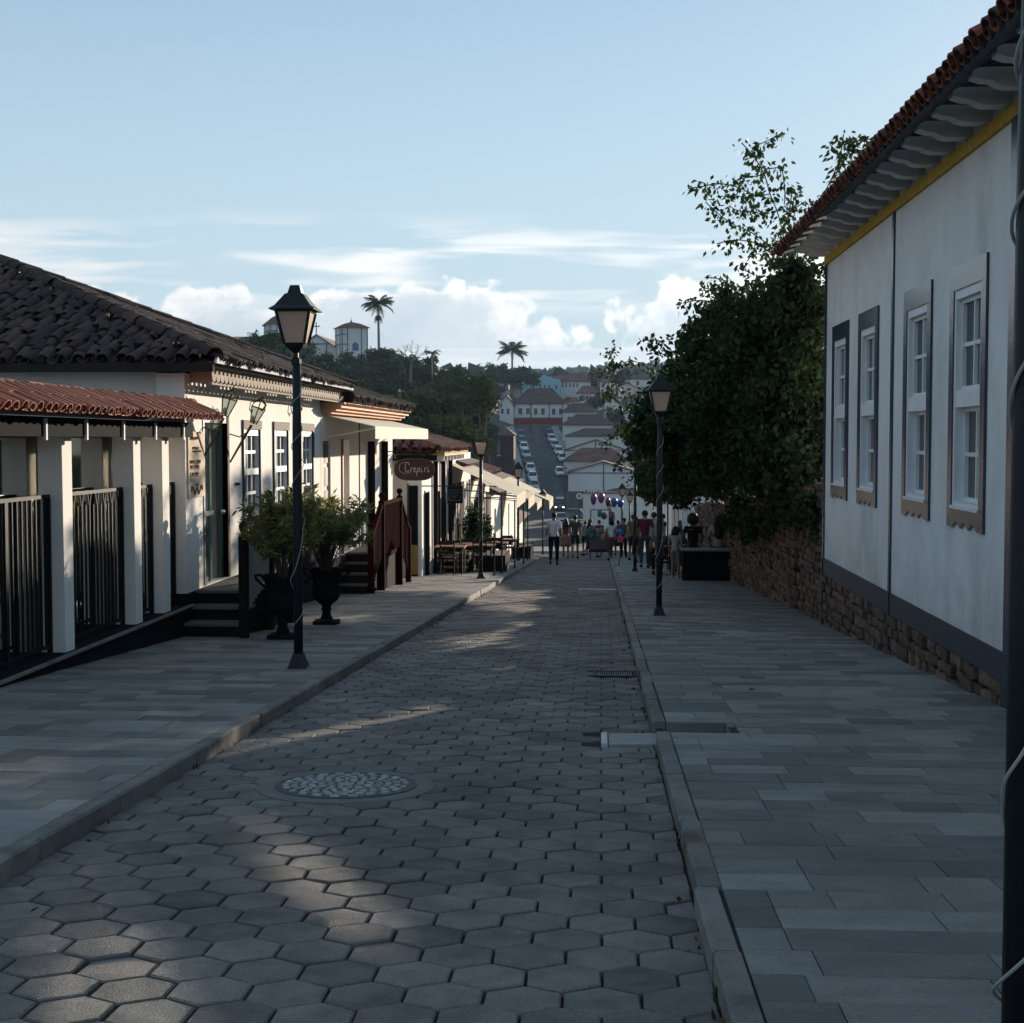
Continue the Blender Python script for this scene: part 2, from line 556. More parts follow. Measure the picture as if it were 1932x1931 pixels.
near_ys = list(np.linspace(-3, 60, 22))
road_o = struct('road', strip(XL_K - .02, XR_K + .02, near_ys, -.022), M['joint'])
wl_o = struct('sidewalk_left', strip(-6.2, XL_K - .07, near_ys, KERB - .014), M['joint'])
wr_o = struct('sidewalk_right', MB(), M['joint'])
# the right pavement has a small drainage notch at y 9.35..9.9
NO0, NO1, NOX = 9.28, 9.78, .86
mb = MB()
for a, b in [(-3, NO0), (NO1, 20), (20, 60)]:
    mb.quad((XR_K + .07, a, road(a) + KERB - .014), (3.4, a, road(a) + KERB - .014), (3.4, b, road(b) + KERB - .014), (XR_K + .07, b, road(b) + KERB - .014))
mb.quad((NOX, NO0, road(NO0) + KERB - .014), (3.4, NO0, road(NO0) + KERB - .014), (3.4, NO1, road(NO1) + KERB - .014), (NOX, NO1, road(NO1) + KERB - .014))
wr_o.data = mb.mesh('sidewalk_right', M['joint'])

# far street down through the valley and up the other side
fy = [60, 80, 110, 140, 160, 190, 215, 225, 240, 260, 280, 300, 325]
fx = [-1.0, -1.4, -2.2, -3.4, -4.2, -5.0, -5.6, -6.0, -7.0, -8.8, -11.0, -13.2, -15.4]
fw = [3.2, 3.4, 3.8, 4.4, 5, 5, 5.5, 5.5, 5.0, 4.8, 4.6, 4.4, 4.2]
mb = MB()
for i in range(len(fy) - 1):
    a, b = fy[i], fy[i + 1]
    mb.quad((fx[i] - fw[i], a, road(a) - .02), (fx[i] + fw[i], a, road(a) - .02), (fx[i + 1] + fw[i + 1], b, road(b) - .02), (fx[i + 1] - fw[i + 1], b, road(b) - .02))
mb.quad((-40, 222, -11.93), (40, 222, -11.93), (40, 229, -11.42), (-40, 229, -11.42))
struct('far_street', mb, M['asphalt'])
mb = MB()
for sgn in (-1, 1):
    for i in range(8, len(fy) - 1):
        a, b = fy[i], fy[i + 1]
        p = [(fx[i] + sgn * fw[i], a), (fx[i] + sgn * (fw[i] + 1.6), a), (fx[i + 1] + sgn * (fw[i + 1] + 1.6), b), (fx[i + 1] + sgn * fw[i + 1], b)]
        mb.hexa([(q[0], q[1], road(q[1]) - .3) for q in p] + [(q[0], q[1], road(q[1]) + .12) for q in p])
struct('far_pavement', mb, M['concrete'])

# ---------------------------------------------------------------- hexagonal pavers
HW = .242
HR = HW / math.sqrt(3)
DY = HR * 1.5


def clip_x(poly, x0, x1):
    def cut(poly, lim, sgn):
        out = []
        for i in range(len(poly)):
            a, b = poly[i], poly[(i + 1) % len(poly)]
            ia, ib = sgn * (a[0] - lim) >= 0, sgn * (b[0] - lim) >= 0
            if ia: out.append(a)
            if ia != ib:
                t = (lim - a[0]) / (b[0] - a[0])
                out.append((lim, a[1] + t * (b[1] - a[1])))
        return out
    poly = cut(poly, x0, 1)
    return cut(poly, x1, -1) if len(poly) >= 3 else poly


def paver_geo(poly, inset=.006, bev=.007, h=.03):
    cx = sum(p[0] for p in poly) / len(poly); cy = sum(p[1] for p in poly) / len(poly)
    def ring(d, z):
        r = []
        for x, y in poly:
            l = math.hypot(x - cx, y - cy) or 1
            r.append((cx + (x - cx) * (1 - d / l), cy + (y - cy) * (1 - d / l), z))
        return r
    k = len(poly)
    v = ring(inset, -h) + ring(inset, -bev * .7) + ring(inset + bev, 0)
    f = [tuple(range(2 * k, 3 * k))]
    for l in (0, 1):
        for i in range(k):
            j = (i + 1) % k
            f.append((l * k + i, l * k + j, (l + 1) * k + j, (l + 1) * k + i))
    return v, f


hexpoly = [(HR * math.sin(R(60 * i)), HR * math.cos(R(60 * i))) for i in range(6)][::-1]
hv, hf = paver_geo(hexpoly)
hexme = bpy.data.meshes.new('paver'); hexme.from_pydata(hv, [], hf); hexme.materials.append(M['hex'])
MANHOLE = (-1.385, 7.68, .385)
GRATE = (-.05, .345, 13.45, 13.95)
GUTTER = (.06, XR_K + .02, 9.20, 9.84)
BUMP = (-.49, XR_K, 31.0, 31.35)
cand = []
row = 0
y = 2.6
while y < 60:
    off = (row % 2) * HW / 2 - .03
    x = XL_K - HW + off
    while x < XR_K + HW:
        if math.hypot(x - MANHOLE[0], y - MANHOLE[1]) > MANHOLE[2] + .01 \
           and not (GRATE[0] - .06 < x < GRATE[1] + .1 and GRATE[2] - .08 < y < GRATE[3] + .08) \
           and not (GUTTER[0] - .06 < x and GUTTER[2] - .06 < y < GUTTER[3] + .06) \
           and not (BUMP[0] - .06 < x and BUMP[2] - .05 < y < BUMP[3] + .05):
            cand.append((x, y))
        x += HW
    y += DY; row += 1
n_solo = 0
rest = MB()
for (x, y) in cand:
    full = x - HW / 2 >= XL_K + .002 and x + HW / 2 <= XR_K - .002
    z = road(y) + random.gauss(0, .0026)
    rx, ry = TILT + random.gauss(0, .009), random.gauss(0, .009)
    poly = None
    if not full:
        poly = clip_x([(x + px, y + py) for px, py in hexpoly], XL_K + .004, XR_K - .004)
        if len(poly) < 3: continue
        if max(p[0] for p in poly) - min(p[0] for p in poly) < .035: continue
        poly = [(px - x, py - y) for px, py in poly]
    vis = y > 3.95 + .12 * max(0, x + 1.2) and abs(x + .07) < .36 * y + .1
    if n_solo < 300 and vis:
        if full: me = hexme
        else:
            v, f = paver_geo(poly)
            me = bpy.data.meshes.new('paver'); me.from_pydata(v, [], f); me.materials.append(M['hex'])
        place('paver', me, road_o, (x, y, z), (rx, ry, random.gauss(0, .012)))
        n_solo += 1
    else:
        v, f = (hv, hf) if full else paver_geo(poly)
        if y > 22:      # far off: plain tops with their joints
            k = 6 if full else len(poly)
            v = v[k:]; f = [tuple(i - k for i in q) for q in f if min(q) >= k]
        a = random.gauss(0, .012); ca, sa = math.cos(a), math.sin(a)
        rest._add([(x + vx * ca - vy * sa, y + vx * sa + vy * ca, z + vz - SL * (vx * sa + vy * ca) + (rx - TILT) * vy - ry * vx) for vx, vy, vz in v], f)
rest.build('paver_field', M['hex'], road_o, kind='stuff')

# ---------------------------------------------------------------- stone slabs of the two pavements
LENS = [.22, .28, .34, .42, .42, .55, .75]
slab_me = {}


def slab_mesh(L, Wd):
    key = (round(L, 3), round(Wd, 3))
    if key not in slab_me:
        v, f = paver_geo([(-L / 2, -Wd / 2), (L / 2, -Wd / 2), (L / 2, Wd / 2), (-L / 2, Wd / 2)], .0022, .004, .012)
        me = bpy.data.meshes.new('slab'); me.from_pydata(v, [], f); me.materials.append(M['slab'])
        slab_me[key] = me
    return slab_me[key]


def slabs(parent, x0, x1, y0, y1, skip=None, vis=None, limit=300):
    n = 0
    rest = MB()
    y = y0
    WD = .25
    while y < y1:
        x = x0 if not (skip and skip(y + WD / 2)) else NOX + .052
        first = True
        while x < x1 - .02:
            L = random.choice(LENS)
            if first: L = random.choice([.16, .22, .34, .5]); first = False
            if x + L > x1 - .14: L = x1 - x
            cx, cy = x + L / 2, y + WD / 2
            x += L
            z = walk(cy) + random.gauss(0, .0014)
            rx, ry = TILT + random.gauss(0, .004), random.gauss(0, .003)
            if n < limit and (vis is None or vis(cx, cy)):
                place('slab', slab_mesh(L, WD), parent, (cx, cy, z), (rx, ry, 0)); n += 1
            else:
                h = .006
                a, b, c_, d = cx - L / 2 + .003, cx + L / 2 - .003, cy - WD / 2 + .003, cy + WD / 2 - .003
                zz = lambda q: z - SL * (q - cy)
                rest.hexa([(a, c_, zz(c_) - h), (b, c_, zz(c_) - h), (b, d, zz(d) - h), (a, d, zz(d) - h), (a, c_, zz(c_)), (b, c_, zz(c_)), (b, d, zz(d)), (a, d, zz(d))])
        y += WD
    rest.build('slab_field', M['slab'], parent, kind='stuff')


slabs(wr_o, XR_K + .092, 3.10, 2.78, 60, skip=lambda cy: NO0 - .02 < cy < NO1 + .02, vis=lambda x, y: y > 3.9 and x < .29 * y + .4)
slabs(wl_o, -5.05, XL_K - .092, 4.5, 60, vis=lambda x, y: y > 5.0 and -x < .435 * y + .3)

# ---------------------------------------------------------------- kerbs
for nm, xk, sg in (('kerb_left', XL_K, -1), ('kerb_right', XR_K, 1)):
    root = struct(nm, strip(xk + sg * .02, xk + sg * .07, near_ys, KERB - .05), M['joint'])
    y = 2.5
    ks = {}
    while y < 60:
        L = random.choice([.8, 1.0, 1.0, 1.2])
        if sg > 0 and y < NO0 < y + L: L = NO0 - y
        if L < .1:
            y += L; continue
        if sg > 0 and NO0 - .01 <= y < NO1:
            y = NO1; continue
        key = round(L, 3)
        if key not in ks:
            b = .012
            prof = [(0, -.14), (0, -b), (sg * b, 0), (sg * .083, 0), (sg * .088, -.006), (sg * .088, -.14)]
            m2 = MB(); m2.prism(prof if sg < 0 else prof[::-1], (0, .004, 0), (1, 0, 0), (0, 0, 1), (0, L - .008, 0))
            ks[key] = m2.mesh('kerbstone', M['kerb'])
        place('kerbstone', ks[key], root, (xk + random.gauss(0, .004), y, walk(y) + .004 + random.gauss(0, .002)), (TILT, random.gauss(0, .01), random.gauss(0, .003)))
        y += L

# notch in the right pavement: sunk concrete floor, step edge, light slab in the road
t = thing('drain_channel', 'sunken concrete drain channel cut through the right kerb and pavement', 'drain', (XR_K, NO0, road(NO0)))
o_ = tuple(t.location)
mb = MB(o_); a, b = NO0, NO1
mb.hexa([(GUTTER[0], a, road(a) - .08), (NOX, a, road(a) - .08), (NOX, b, road(b) - .08), (GUTTER[0], b, road(b) - .08),
         (GUTTER[0], a, road(a) + .003), (NOX, a, road(a) + .014), (NOX, b, road(b) + .014), (GUTTER[0], b, road(b) + .003)])
mb.build('channel_floor', M['concrete'], t)
mb = MB(o_); mb.box(XR_K + .09, NOX, NO1 + .002, NO1 + .05, road(NO1) - .05, walk(NO1) - .004); mb.build('far_edge', M['kerb'], t)
mb = MB(o_); mb.box(NOX + .002, NOX + .05, NO0, NO1, road(NO0) - .05, walk(NO1) - .006); mb.build('side_edge', M['kerb'], t)
mb = MB(o_); mb.hexa([(GUTTER[0] - .05, a, road(a) - .05), (GUTTER[0] - .008, a, road(a) - .05), (GUTTER[0] - .008, b, road(b) - .05), (GUTTER[0] - .05, b, road(b) - .05),
                     (GUTTER[0] - .05, a, road(a) + .008), (GUTTER[0] - .008, a, road(a) + .012), (GUTTER[0] - .008, b, road(b) + .012), (GUTTER[0] - .05, b, road(b) + .008)])
mb.build('pale_lip', M['mortar'], t)

# drain grate
t = thing('drain_grate', 'black slotted iron drain grate in the road by the right kerb', 'drain grate', ((GRATE[0] + GRATE[1]) / 2, 13.7, road(13.7)))
t.rotation_euler = (TILT, 0, 0)
hw, hl = .205, .24
mb = MB(); mb.box(-hw, hw, -hl, -hl + .03, -.03, .004); mb.box(-hw, hw, hl - .03, hl, -.03, .004); mb.box(-hw, -hw + .03, -hl + .03, hl - .03, -.03, .003); mb.box(hw - .03, hw, -hl + .03, hl - .03, -.03, .003)
mb.build('frame', M['iron'], t)
mb = MB(); mb.box(-hw + .03, hw - .03, -hl + .03, hl - .03, -.03, -.026); mb.build('pit', M['dark'], t)
bm = MB().box(-.006, .006, -hl + .03, hl - .03, -.025, .001).mesh('bar', plain('worn_iron', (.16, .16, .16), .5))
for i in range(15): place('bar', bm, t, (-hw + .05 + i * .022, 0, 0))

# white concrete strip across half the road
t = MB((-.06, 31.17, road(31.17))).hexa([(BUMP[0], BUMP[2], road(31) - .05), (BUMP[1], BUMP[2], road(31) - .05), (BUMP[1], BUMP[3], road(31.35) - .05), (BUMP[0], BUMP[3], road(31.35) - .05),
     (BUMP[0] + .02, BUMP[2] + .03, road(31) + .012), (BUMP[1] - .01, BUMP[2] + .03, road(31) + .012), (BUMP[1] - .01, BUMP[3] - .03, road(31.35) + .012), (BUMP[0] + .02, BUMP[3] - .03, road(31.35) + .012)]).build('concrete_strip', plain('pale_concrete', (.55, .55, .54)))
t.location = (-.06, 31.17, road(31.17)); tag(t, 'pale concrete strip laid across the right half of the road', 'road strip')

# round manhole cover made of small wedge stones
t = thing('manhole_cover', 'round manhole cover set with rings of small wedge stones in the road', 'manhole cover', (MANHOLE[0], MANHOLE[1], road(MANHOLE[1]) + .002))
t.rotation_euler = (TILT, 0, 0)
RM = MANHOLE[2]
mb = MB(); mb.lathe([(RM + .10, -.03), (RM + .10, .002), (RM + .08, .005), (.001, .005)], n=40); mb.build('collar', mat('collar_cement', (.15, .145, .14), .9, .2, 8), t)
mb = MB(); mb.lathe([(RM, -.02), (RM, .010), (RM - .012, .012), (RM - .02, .007), (.001, .007)], n=48); mb.build('disc', mat('cover_iron', (.075, .072, .07), .7, .2, 8), t)
cob = mat('cover_stone', (.33, .32, .31), .75, .15, 20, piece=.25)
mb = MB(); mb.lathe([(.05, .007), (.048, .015), (.001, .016)], n=14); mb.build('hub_stone', cob, t)
NS = 22
for ring, (r0, r1) in enumerate([(.065, .105), (.115, .155), (.165, .205), (.215, .25), (.26, .30), (.31, .345)]):
    n = NS if ring > 1 else NS // 2
    w = 2 * math.pi / n * (.50 if ring % 2 else .44)
    pv = []
    for rr, zz in ((r0, .007), (r1, .007), (r0 + .003, .016), (r1 - .003, .016)):
        for sgn in (-1, 1): pv.append((rr * math.cos(sgn * w / 2), rr * math.sin(sgn * w / 2), zz))
    me = bpy.data.meshes.new('wedge_stone')
    me.from_pydata(pv, [], [(4, 6, 7, 5), (0, 2, 6, 4), (2, 3, 7, 6), (3, 1, 5, 7), (1, 0, 4, 5)]); me.materials.append(cob)
    for i in range(n):
        place('wedge_stone', me, t, (0, 0, random.gauss(0, .0008)), (0, 0, 2 * math.pi * (i + (ring % 2) * .5) / n))

# ---------------------------------------------------------------- litter and weeds: nobody could count them
r3 = np.random.default_rng(5)
n = 46
LX_ = r3.uniform(XL_K, 2.9, n); LY_ = 4 + 26 * r3.random(n) ** 1.3
near_k = r3.random(n) < .8
LX_ = np.where(near_k, np.where(r3.random(n) < .5, XR_K - .03 - .05 * r3.random(n), XL_K + .04 + .06 * r3.random(n)), LX_)
Z_ = np.array([road(y) + (KERB if (x > XR_K + .01 or x < XL_K - .01) else 0) + .008 for x, y in zip(LX_, LY_)])
LITTER = np.stack([LX_, LY_, Z_], 1)
n = 700
WY_ = 3.5 + 26 * r3.random(n) ** 1.2
WX_ = np.where(r3.random(n) < .6, XR_K - .012 + .01 * r3.normal(size=n), XL_K + .012 + .01 * r3.normal(size=n))
WEEDS = np.stack([WX_, WY_, np.array([road(y) - .012 for y in WY_])], 1)
WEEDS = WEEDS[np.sin(WEEDS[:, 1] * 3.1) + np.sin(WEEDS[:, 1] * 7.7 + 1) > .3]
# ================================================================ TILES, STONES, LEAVES: shared makers
def arch_tile(rad0, rad1, L, th=.014, n=6, up=True):
    """half-round clay tile lying along +Y, lower (wide) end at y = 0"""
    mb = MB()
    vs = []
    for y, r in ((0, rad0), (L, rad1)):
        for rr in (r, r - th):
            for i in range(n + 1):
                a = math.pi * i / n
                z = rr * math.sin(a) * .85
                vs.append((rr * math.cos(a), y, z if up else -z))
    k = n + 1
    fs = []
    for i in range(n):
        fs.append((i, i + 1, 2 * k + i + 1, 2 * k + i))
        fs.append((k + i + 1, k + i, 3 * k + i, 3 * k + i + 1))
        fs.append((i + 1, i, k + i, k + i + 1))
    return mb._add(vs, fs)


def in_poly(p, poly):
    c = False
    for i in range(len(poly)):
        (x1, y1), (x2, y2) = poly[i], poly[i - 1]
        if (y1 > p[1]) != (y2 > p[1]) and p[0] < (x2 - x1) * (p[1] - y1) / (y2 - y1) + x1: c = not c
    return c


class Solo:
    """counts the pieces that are objects; the others go into one mesh"""
    def __init__(s, parent, name, m, limit=300):
        s.p, s.n, s.name, s.m, s.limit, s.rest = parent, 0, name, m, limit, MB()

    def put(s, me_mb, me, M4, force_rest=False):
        if s.n < s.limit and not force_rest:
            o = bpy.data.objects.new(s.name, me); COL.objects.link(o); o.parent = s.p; o.matrix_local = M4
            s.n += 1
        else:
            s.rest._add([tuple(M4 @ Vector(v)) for v in me_mb.v], me_mb.f)

    def done(s):
        if s.rest.v: s.rest.build(s.name + '_field', s.m, s.p, kind='stuff')


def tile_plane(solo, off, O, E, U, poly, m, pitch=.215, step=.33, rad=.092, L=.42, pans=True, jit=.012, courses=None, solo_ok=True, key=''):
    """lay barrel tiles on a roof plane: O eave corner, E along the eave, U up the slope; poly in (e, u)"""
    O, E, U = Vector(O) - Vector(off), Vector(E).normalized(), Vector(U).normalized()
    N = E.cross(U)
    if N.z < 0: N = -N
    kk = ('tile', m.name, rad, L)
    if kk not in slab_me:
        a = arch_tile(rad, rad * .82, L); b = arch_tile(rad * .9, rad * .9, L, up=False)
        slab_me[kk] = (a, a.mesh('tile', m), b, b.mesh('pan_tile', m))
    a, am, b, bmm = slab_me[kk]
    me0, me1 = min(p[0] for p in poly), max(p[0] for p in poly)
    mu1 = max(p[1] for p in poly)
    u = -.02; c = 0
    while u < mu1 and (courses is None or c < courses):
        e = me0 + pitch / 2
        while e < me1:
            if in_poly((e, u + .15), poly):
                p = O + E * (e + random.gauss(0, jit)) + U * (u + random.gauss(0, jit * 1.6)) + N * (.05 + random.gauss(0, jit * .5))
                r = random.gauss(0, .05 * jit / .012)
                mat4 = Matrix((tuple(E), tuple(U), tuple(N))).transposed().to_4x4() @ Matrix.Rotation(r, 4, 'Z') @ Matrix.Rotation(random.gauss(.035, .01), 4, 'X')
                mat4.translation = p
                solo.put(a, am, mat4, not solo_ok)
            if pans and c < 2 and in_poly((e + pitch / 2, u + .15), poly):
                mat4 = Matrix((tuple(E), tuple(U), tuple(N))).transposed().to_4x4() @ Matrix.Rotation(random.gauss(0, .03), 4, 'Z')
                mat4.translation = O + E * (e + pitch / 2) + U * (u + .02 + random.gauss(0, jit)) + N * .065
                solo.put(b, bmm, mat4, not solo_ok)
            e += pitch
        u += step; c += 1


stone_me = []
for k in range(6):
    mb = MB()
    mb.box(-.5, .5, -.5, .5, -.5, .5)
    # chamfered lump: push the corners about
    mb.v = [(x * random.uniform(.80, 1.0), y * random.uniform(.80, 1.0), z * random.uniform(.78, 1.0)) for x, y, z in mb.v]
    f2 = list(mb.f)
    c0 = len(mb.v); mb.v.append((-.5 - random.uniform(.06, .16), random.uniform(-.2, .2), random.uniform(-.2, .2)))
    quad = [q for q in f2 if all(mb.v[i][0] < 0 for i in q)][0]
    f2.remove(quad)
    for i in range(4): f2.append((quad[i], quad[(i + 1) % 4], c0))
    mb.f = f2
    stone_me.append((mb, mb.mesh('stone', M['stone'])))


def stones(parent, off, X, y0, y1, zb, zt, ch=(.08, .15), ln=(.14, .42), depth=.12, limit=300, hole=None):
    solo = Solo(parent, 'stone', M['stone'], limit)
    z = min(zb(y0), zb(y1)) - .05
    todo = []
    while z < max(zt(y0), zt(y1)):
        h = random.uniform(*ch)
        y = y0
        while y < y1:
            l = min(random.uniform(*ln), y1 - y)
            yc, zc = y + l / 2, z + h / 2
            y += l
            if zc < zb(yc) - .06 or zc > zt(yc) or l < .05 or (hole and hole(yc)): continue
            todo.append((yc, zc, l, h))
        z += h
    todo.sort(key=lambda q: q[0])
    for yc, zc, l, h in todo:
        mbx, me = random.choice(stone_me)
        mt = Matrix.Translation(Vector((X - random.uniform(-.02, .035), yc, zc)) - Vector(off)) @ Matrix.Rotation(random.gauss(0, .08), 4, 'X') @ Matrix.Rotation(random.gauss(0, .08), 4, 'Z') @ Matrix.Diagonal((depth * random.uniform(.8, 1.2), l * .97, h * .97, 1))
        solo.put(mbx, me, mt)
    solo.done()


def leaf_mesh(name, P, size, m, aspect=.62, droop=.0, dirs=None):
    P = np.asarray(P, float); n = len(P)
    if dirs is None:
        d = rng.normal(size=(n, 3)); d[:, 2] -= droop
    else:
        d = np.asarray(dirs, float) + rng.normal(size=(n, 3)) * .35
    d /= np.linalg.norm(d, axis=1)[:, None]
    r = rng.normal(size=(n, 3)); w = np.cross(d, r); w /= np.linalg.norm(w, axis=1)[:, None] + 1e-9
    s = size * rng.uniform(.65, 1.25, size=(n, 1))
    v = np.stack([P, P + d * s * .45 + w * s * aspect * .5, P + d * s, P + d * s * .45 - w * s * aspect * .5], 1).reshape(-1, 3)
    me = bpy.data.meshes.new(name)
    me.vertices.add(4 * n); me.vertices.foreach_set('co', v.ravel())
    me.loops.add(4 * n); me.loops.foreach_set('vertex_index', np.arange(4 * n))
    me.polygons.add(n); me.polygons.foreach_set('loop_start', np.arange(0, 4 * n, 4)); me.polygons.foreach_set('loop_total', np.full(n, 4))
    me.materials.append(m); me.update(); me.validate()
    return me


def blob_points(blobs, n, shell=.55):
    """points through a set of ellipsoids ((x, y, z), (rx, ry, rz)), more of them near the skin"""
    vol = np.array([b[1][0] * b[1][1] + b[1][1] * b[1][2] + b[1][0] * b[1][2] for b in blobs]); vol = vol / vol.sum()
    out = []
    for b, fr in zip(blobs, vol):
        k = max(8, int(n * fr))
        d = rng.normal(size=(k, 3)); d /= np.linalg.norm(d, axis=1)[:, None]
        rr = np.clip(1 - np.abs(rng.normal(0, 1 - shell, size=(k, 1))), .15, 1.0) * rng.uniform(.88, 1.10, (k, 1))
        lump = 1 + .16 * np.sin(d[:, :1] * 7 + b[0][0]) * np.cos(d[:, 1:2] * 6 + b[0][1]) + .10 * np.sin(d[:, 2:3] * 11)
        out.append(np.array(b[0]) + d * rr * lump * np.array(b[1]))
    return np.concatenate(out)


o_ = place('leaf_litter', leaf_mesh('leaf_litter', LITTER, .045, mat('dry_leaf', (.10, .060, .030), .9, .3, 20, piece=.5), dirs=np.tile((1.0, .6, .0), (len(LITTER), 1)) * rng.choice([-1, 1], (len(LITTER), 1)) * np.array([1, 1, .1])), kind='stuff')
o_['label'] = 'scattered dry leaves along the kerbs and paving'; o_['category'] = 'leaves'
o_ = place('kerb_weeds', leaf_mesh('kerb_weeds', WEEDS, .045, mat('weed_blade', (.05, .06, .02), .9, .3, 20, piece=.5), aspect=.25, dirs=np.tile((0., 0., 1.2), (len(WEEDS), 1))), kind='stuff')
o_['label'] = 'thin weeds growing in the joints along the kerbs'; o_['category'] = 'weeds'

# ================================================================ RIGHT: white colonial house
HY0, HY1 = 2.0, 19.52
HZ_T, HZ_B, HZ_P = 2.34, -1.59, -1.81
house = thing('colonial_house', 'white colonial house with navy trim and wide tiled eaves on the right pavement', 'house', (XR_W, 15, walk(15)))
ho = tuple(house.location)
WC = [18.30, 16.42, 13.90, 12.02, 9.3, 7.4]
FW, FZ0, FZ1 = 1.17, -.74, 1.46


def wall_open(mb, xa, xb, y0, y1, z0, z1, ops):
    """wall slab with rectangular openings (ya, yb, za, zb), sorted along y"""
    y = y0
    for ya, yb, za, zb in sorted(ops):
        mb.box(xa, xb, y, ya, z0, z1)
        if za > z0: mb.box(xa, xb, ya, yb, z0, za)
        if zb < z1: mb.box(xa, xb, ya, yb, zb, z1)
        y = yb
    mb.box(xa, xb, y, y1, z0, z1)


mb = MB(ho)
wall_open(mb, XR_W, XR_W + .3, HY0, HY1, HZ_B, HZ_T + .2, [(c - FW / 2 + .14, c + FW / 2 - .14, FZ0 + .17, FZ1 - .2) for c in WC])
mb.box(XR_W + .3, 9.5, HY1 - .3, HY1 - .002, -3.2, HZ_T + .2)
wall = mb.build('wall', M['white'], house)
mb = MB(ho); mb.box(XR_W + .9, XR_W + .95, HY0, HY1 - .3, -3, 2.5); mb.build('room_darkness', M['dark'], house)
mb = MB(ho); mb.box(XR_W - .02, XR_W + .29, HY0, HY1 + .02, HZ_P, HZ_B - .002); mb.build('plinth_band', M['navy2'], house)
for y0, y1, xo in ((15.04, 15.12, .022), (10.56, 10.79, .03), (HY1 - .05, HY1 + .022, .024), (6.3, 6.5, .03)):
    mb = MB(ho); mb.box(XR_W - xo, XR_W + .05, y0, y1, HZ_B, HZ_T - .002); mb.build('corner_post', M['navy'], house)
    mb = MB(ho); mb.box(XR_W - xo - .01, XR_W + .05, y0 - .01, y1 + .01, road(15) - .6, HZ_B - .004); mb.build('post_foot', M['navy2'], house)
base = MB(ho); base.box(XR_W + .04, XR_W + .3, HY0, HY1, -3.2, HZ_P - .002)
base_o = base.build('stone_base', M['joint'], house)
stones(base_o, ho, XR_W + .03, 7.5, HY1, lambda y: walk(y), lambda y: HZ_P - .04, (.07, .15), (.12, .36), .10, 300)
mb = MB(ho); mb.box(XR_W - .035, XR_W + .1, HY0, HY1 + .03, HZ_T, HZ_T + .105); mb.build('ochre_band', M['ochre'], house)
# rafters with an ogee tip
prof = [(.30, 0), (.30, .135), (-.42, .135), (-.435, .10), (-.43, .075), (-.36, .05), (-.30, .045), (-.25, .015), (-.19, 0)]
mb = MB(); mb.prism(prof, (0, -.075, 0), (1, 0, 0), (0, 0, 1), (0, .15, 0)); rme = mb.mesh('rafter', M['rafter'])
y = 2.3
while y < 19.9:
    place('rafter', rme, house, (0 + random.gauss(0, .008), y - ho[1], HZ_T + .12 - ho[2]), (random.gauss(0, .01), 0, random.gauss(0, .02)))
    y += .575
EZ = 2.50; EX = 2.44; RS = .50
rl = (6.6 - EX)
roof = MB(ho)
roof.hexa([(EX, HY0 - .2, EZ), (6.6, HY0 - .2, EZ + rl * RS), (6.6, 20.0, EZ + rl * RS), (EX, 20.0, EZ), (EX, HY0 - .2, EZ + .03), (6.6, HY0 - .2, EZ + rl * RS + .03), (6.6, 20.0, EZ + rl * RS + .03), (EX, 20.0, EZ + .03)])
roof.hexa([(6.602, HY0 - .2, EZ + rl * RS), (11, HY0 - .2, EZ), (11, 20.0, EZ), (6.602, 20, EZ + rl * RS), (6.602, HY0 - .2, EZ + rl * RS + .03), (11, HY0 - .2, EZ + .03), (11, 20, EZ + .03), (6.602, 20, EZ + rl * RS + .03)])
roof_o = roof.build('roof', M['soffit'], house)
solo = Solo(roof_o, 'tile', M['tile'], 300)
u = Vector((1, 0, RS)).normalized()
tile_plane(solo, ho, (EX - .03, 20.05, EZ + .0), (0, -1, 0), u, [(0, -.1), (18.2, -.1), (18.2, 4.6), (0, 4.6)], M['tile'], pitch=.20, rad=.09, courses=2, jit=.006)
tile_plane(solo, ho, (EX - .03, 20.05, EZ + .0), (0, -1, 0), u, [(0, .6), (18.2, .6), (18.2, 4.6), (0, 4.6)], M['tile'], pitch=.20, rad=.09, jit=.006, pans=False, solo_ok=False)
solo.done()
mb = MB(ho); mb.prism([(XR_W, HZ_T + .2), (9.5, HZ_T + .2), (6.6, EZ + rl * RS - .03)], (0, HY1 - .25, 0), (1, 0, 0), (0, 0, 1), (0, .2, 0)); mb.build('gable', M['white'], house)

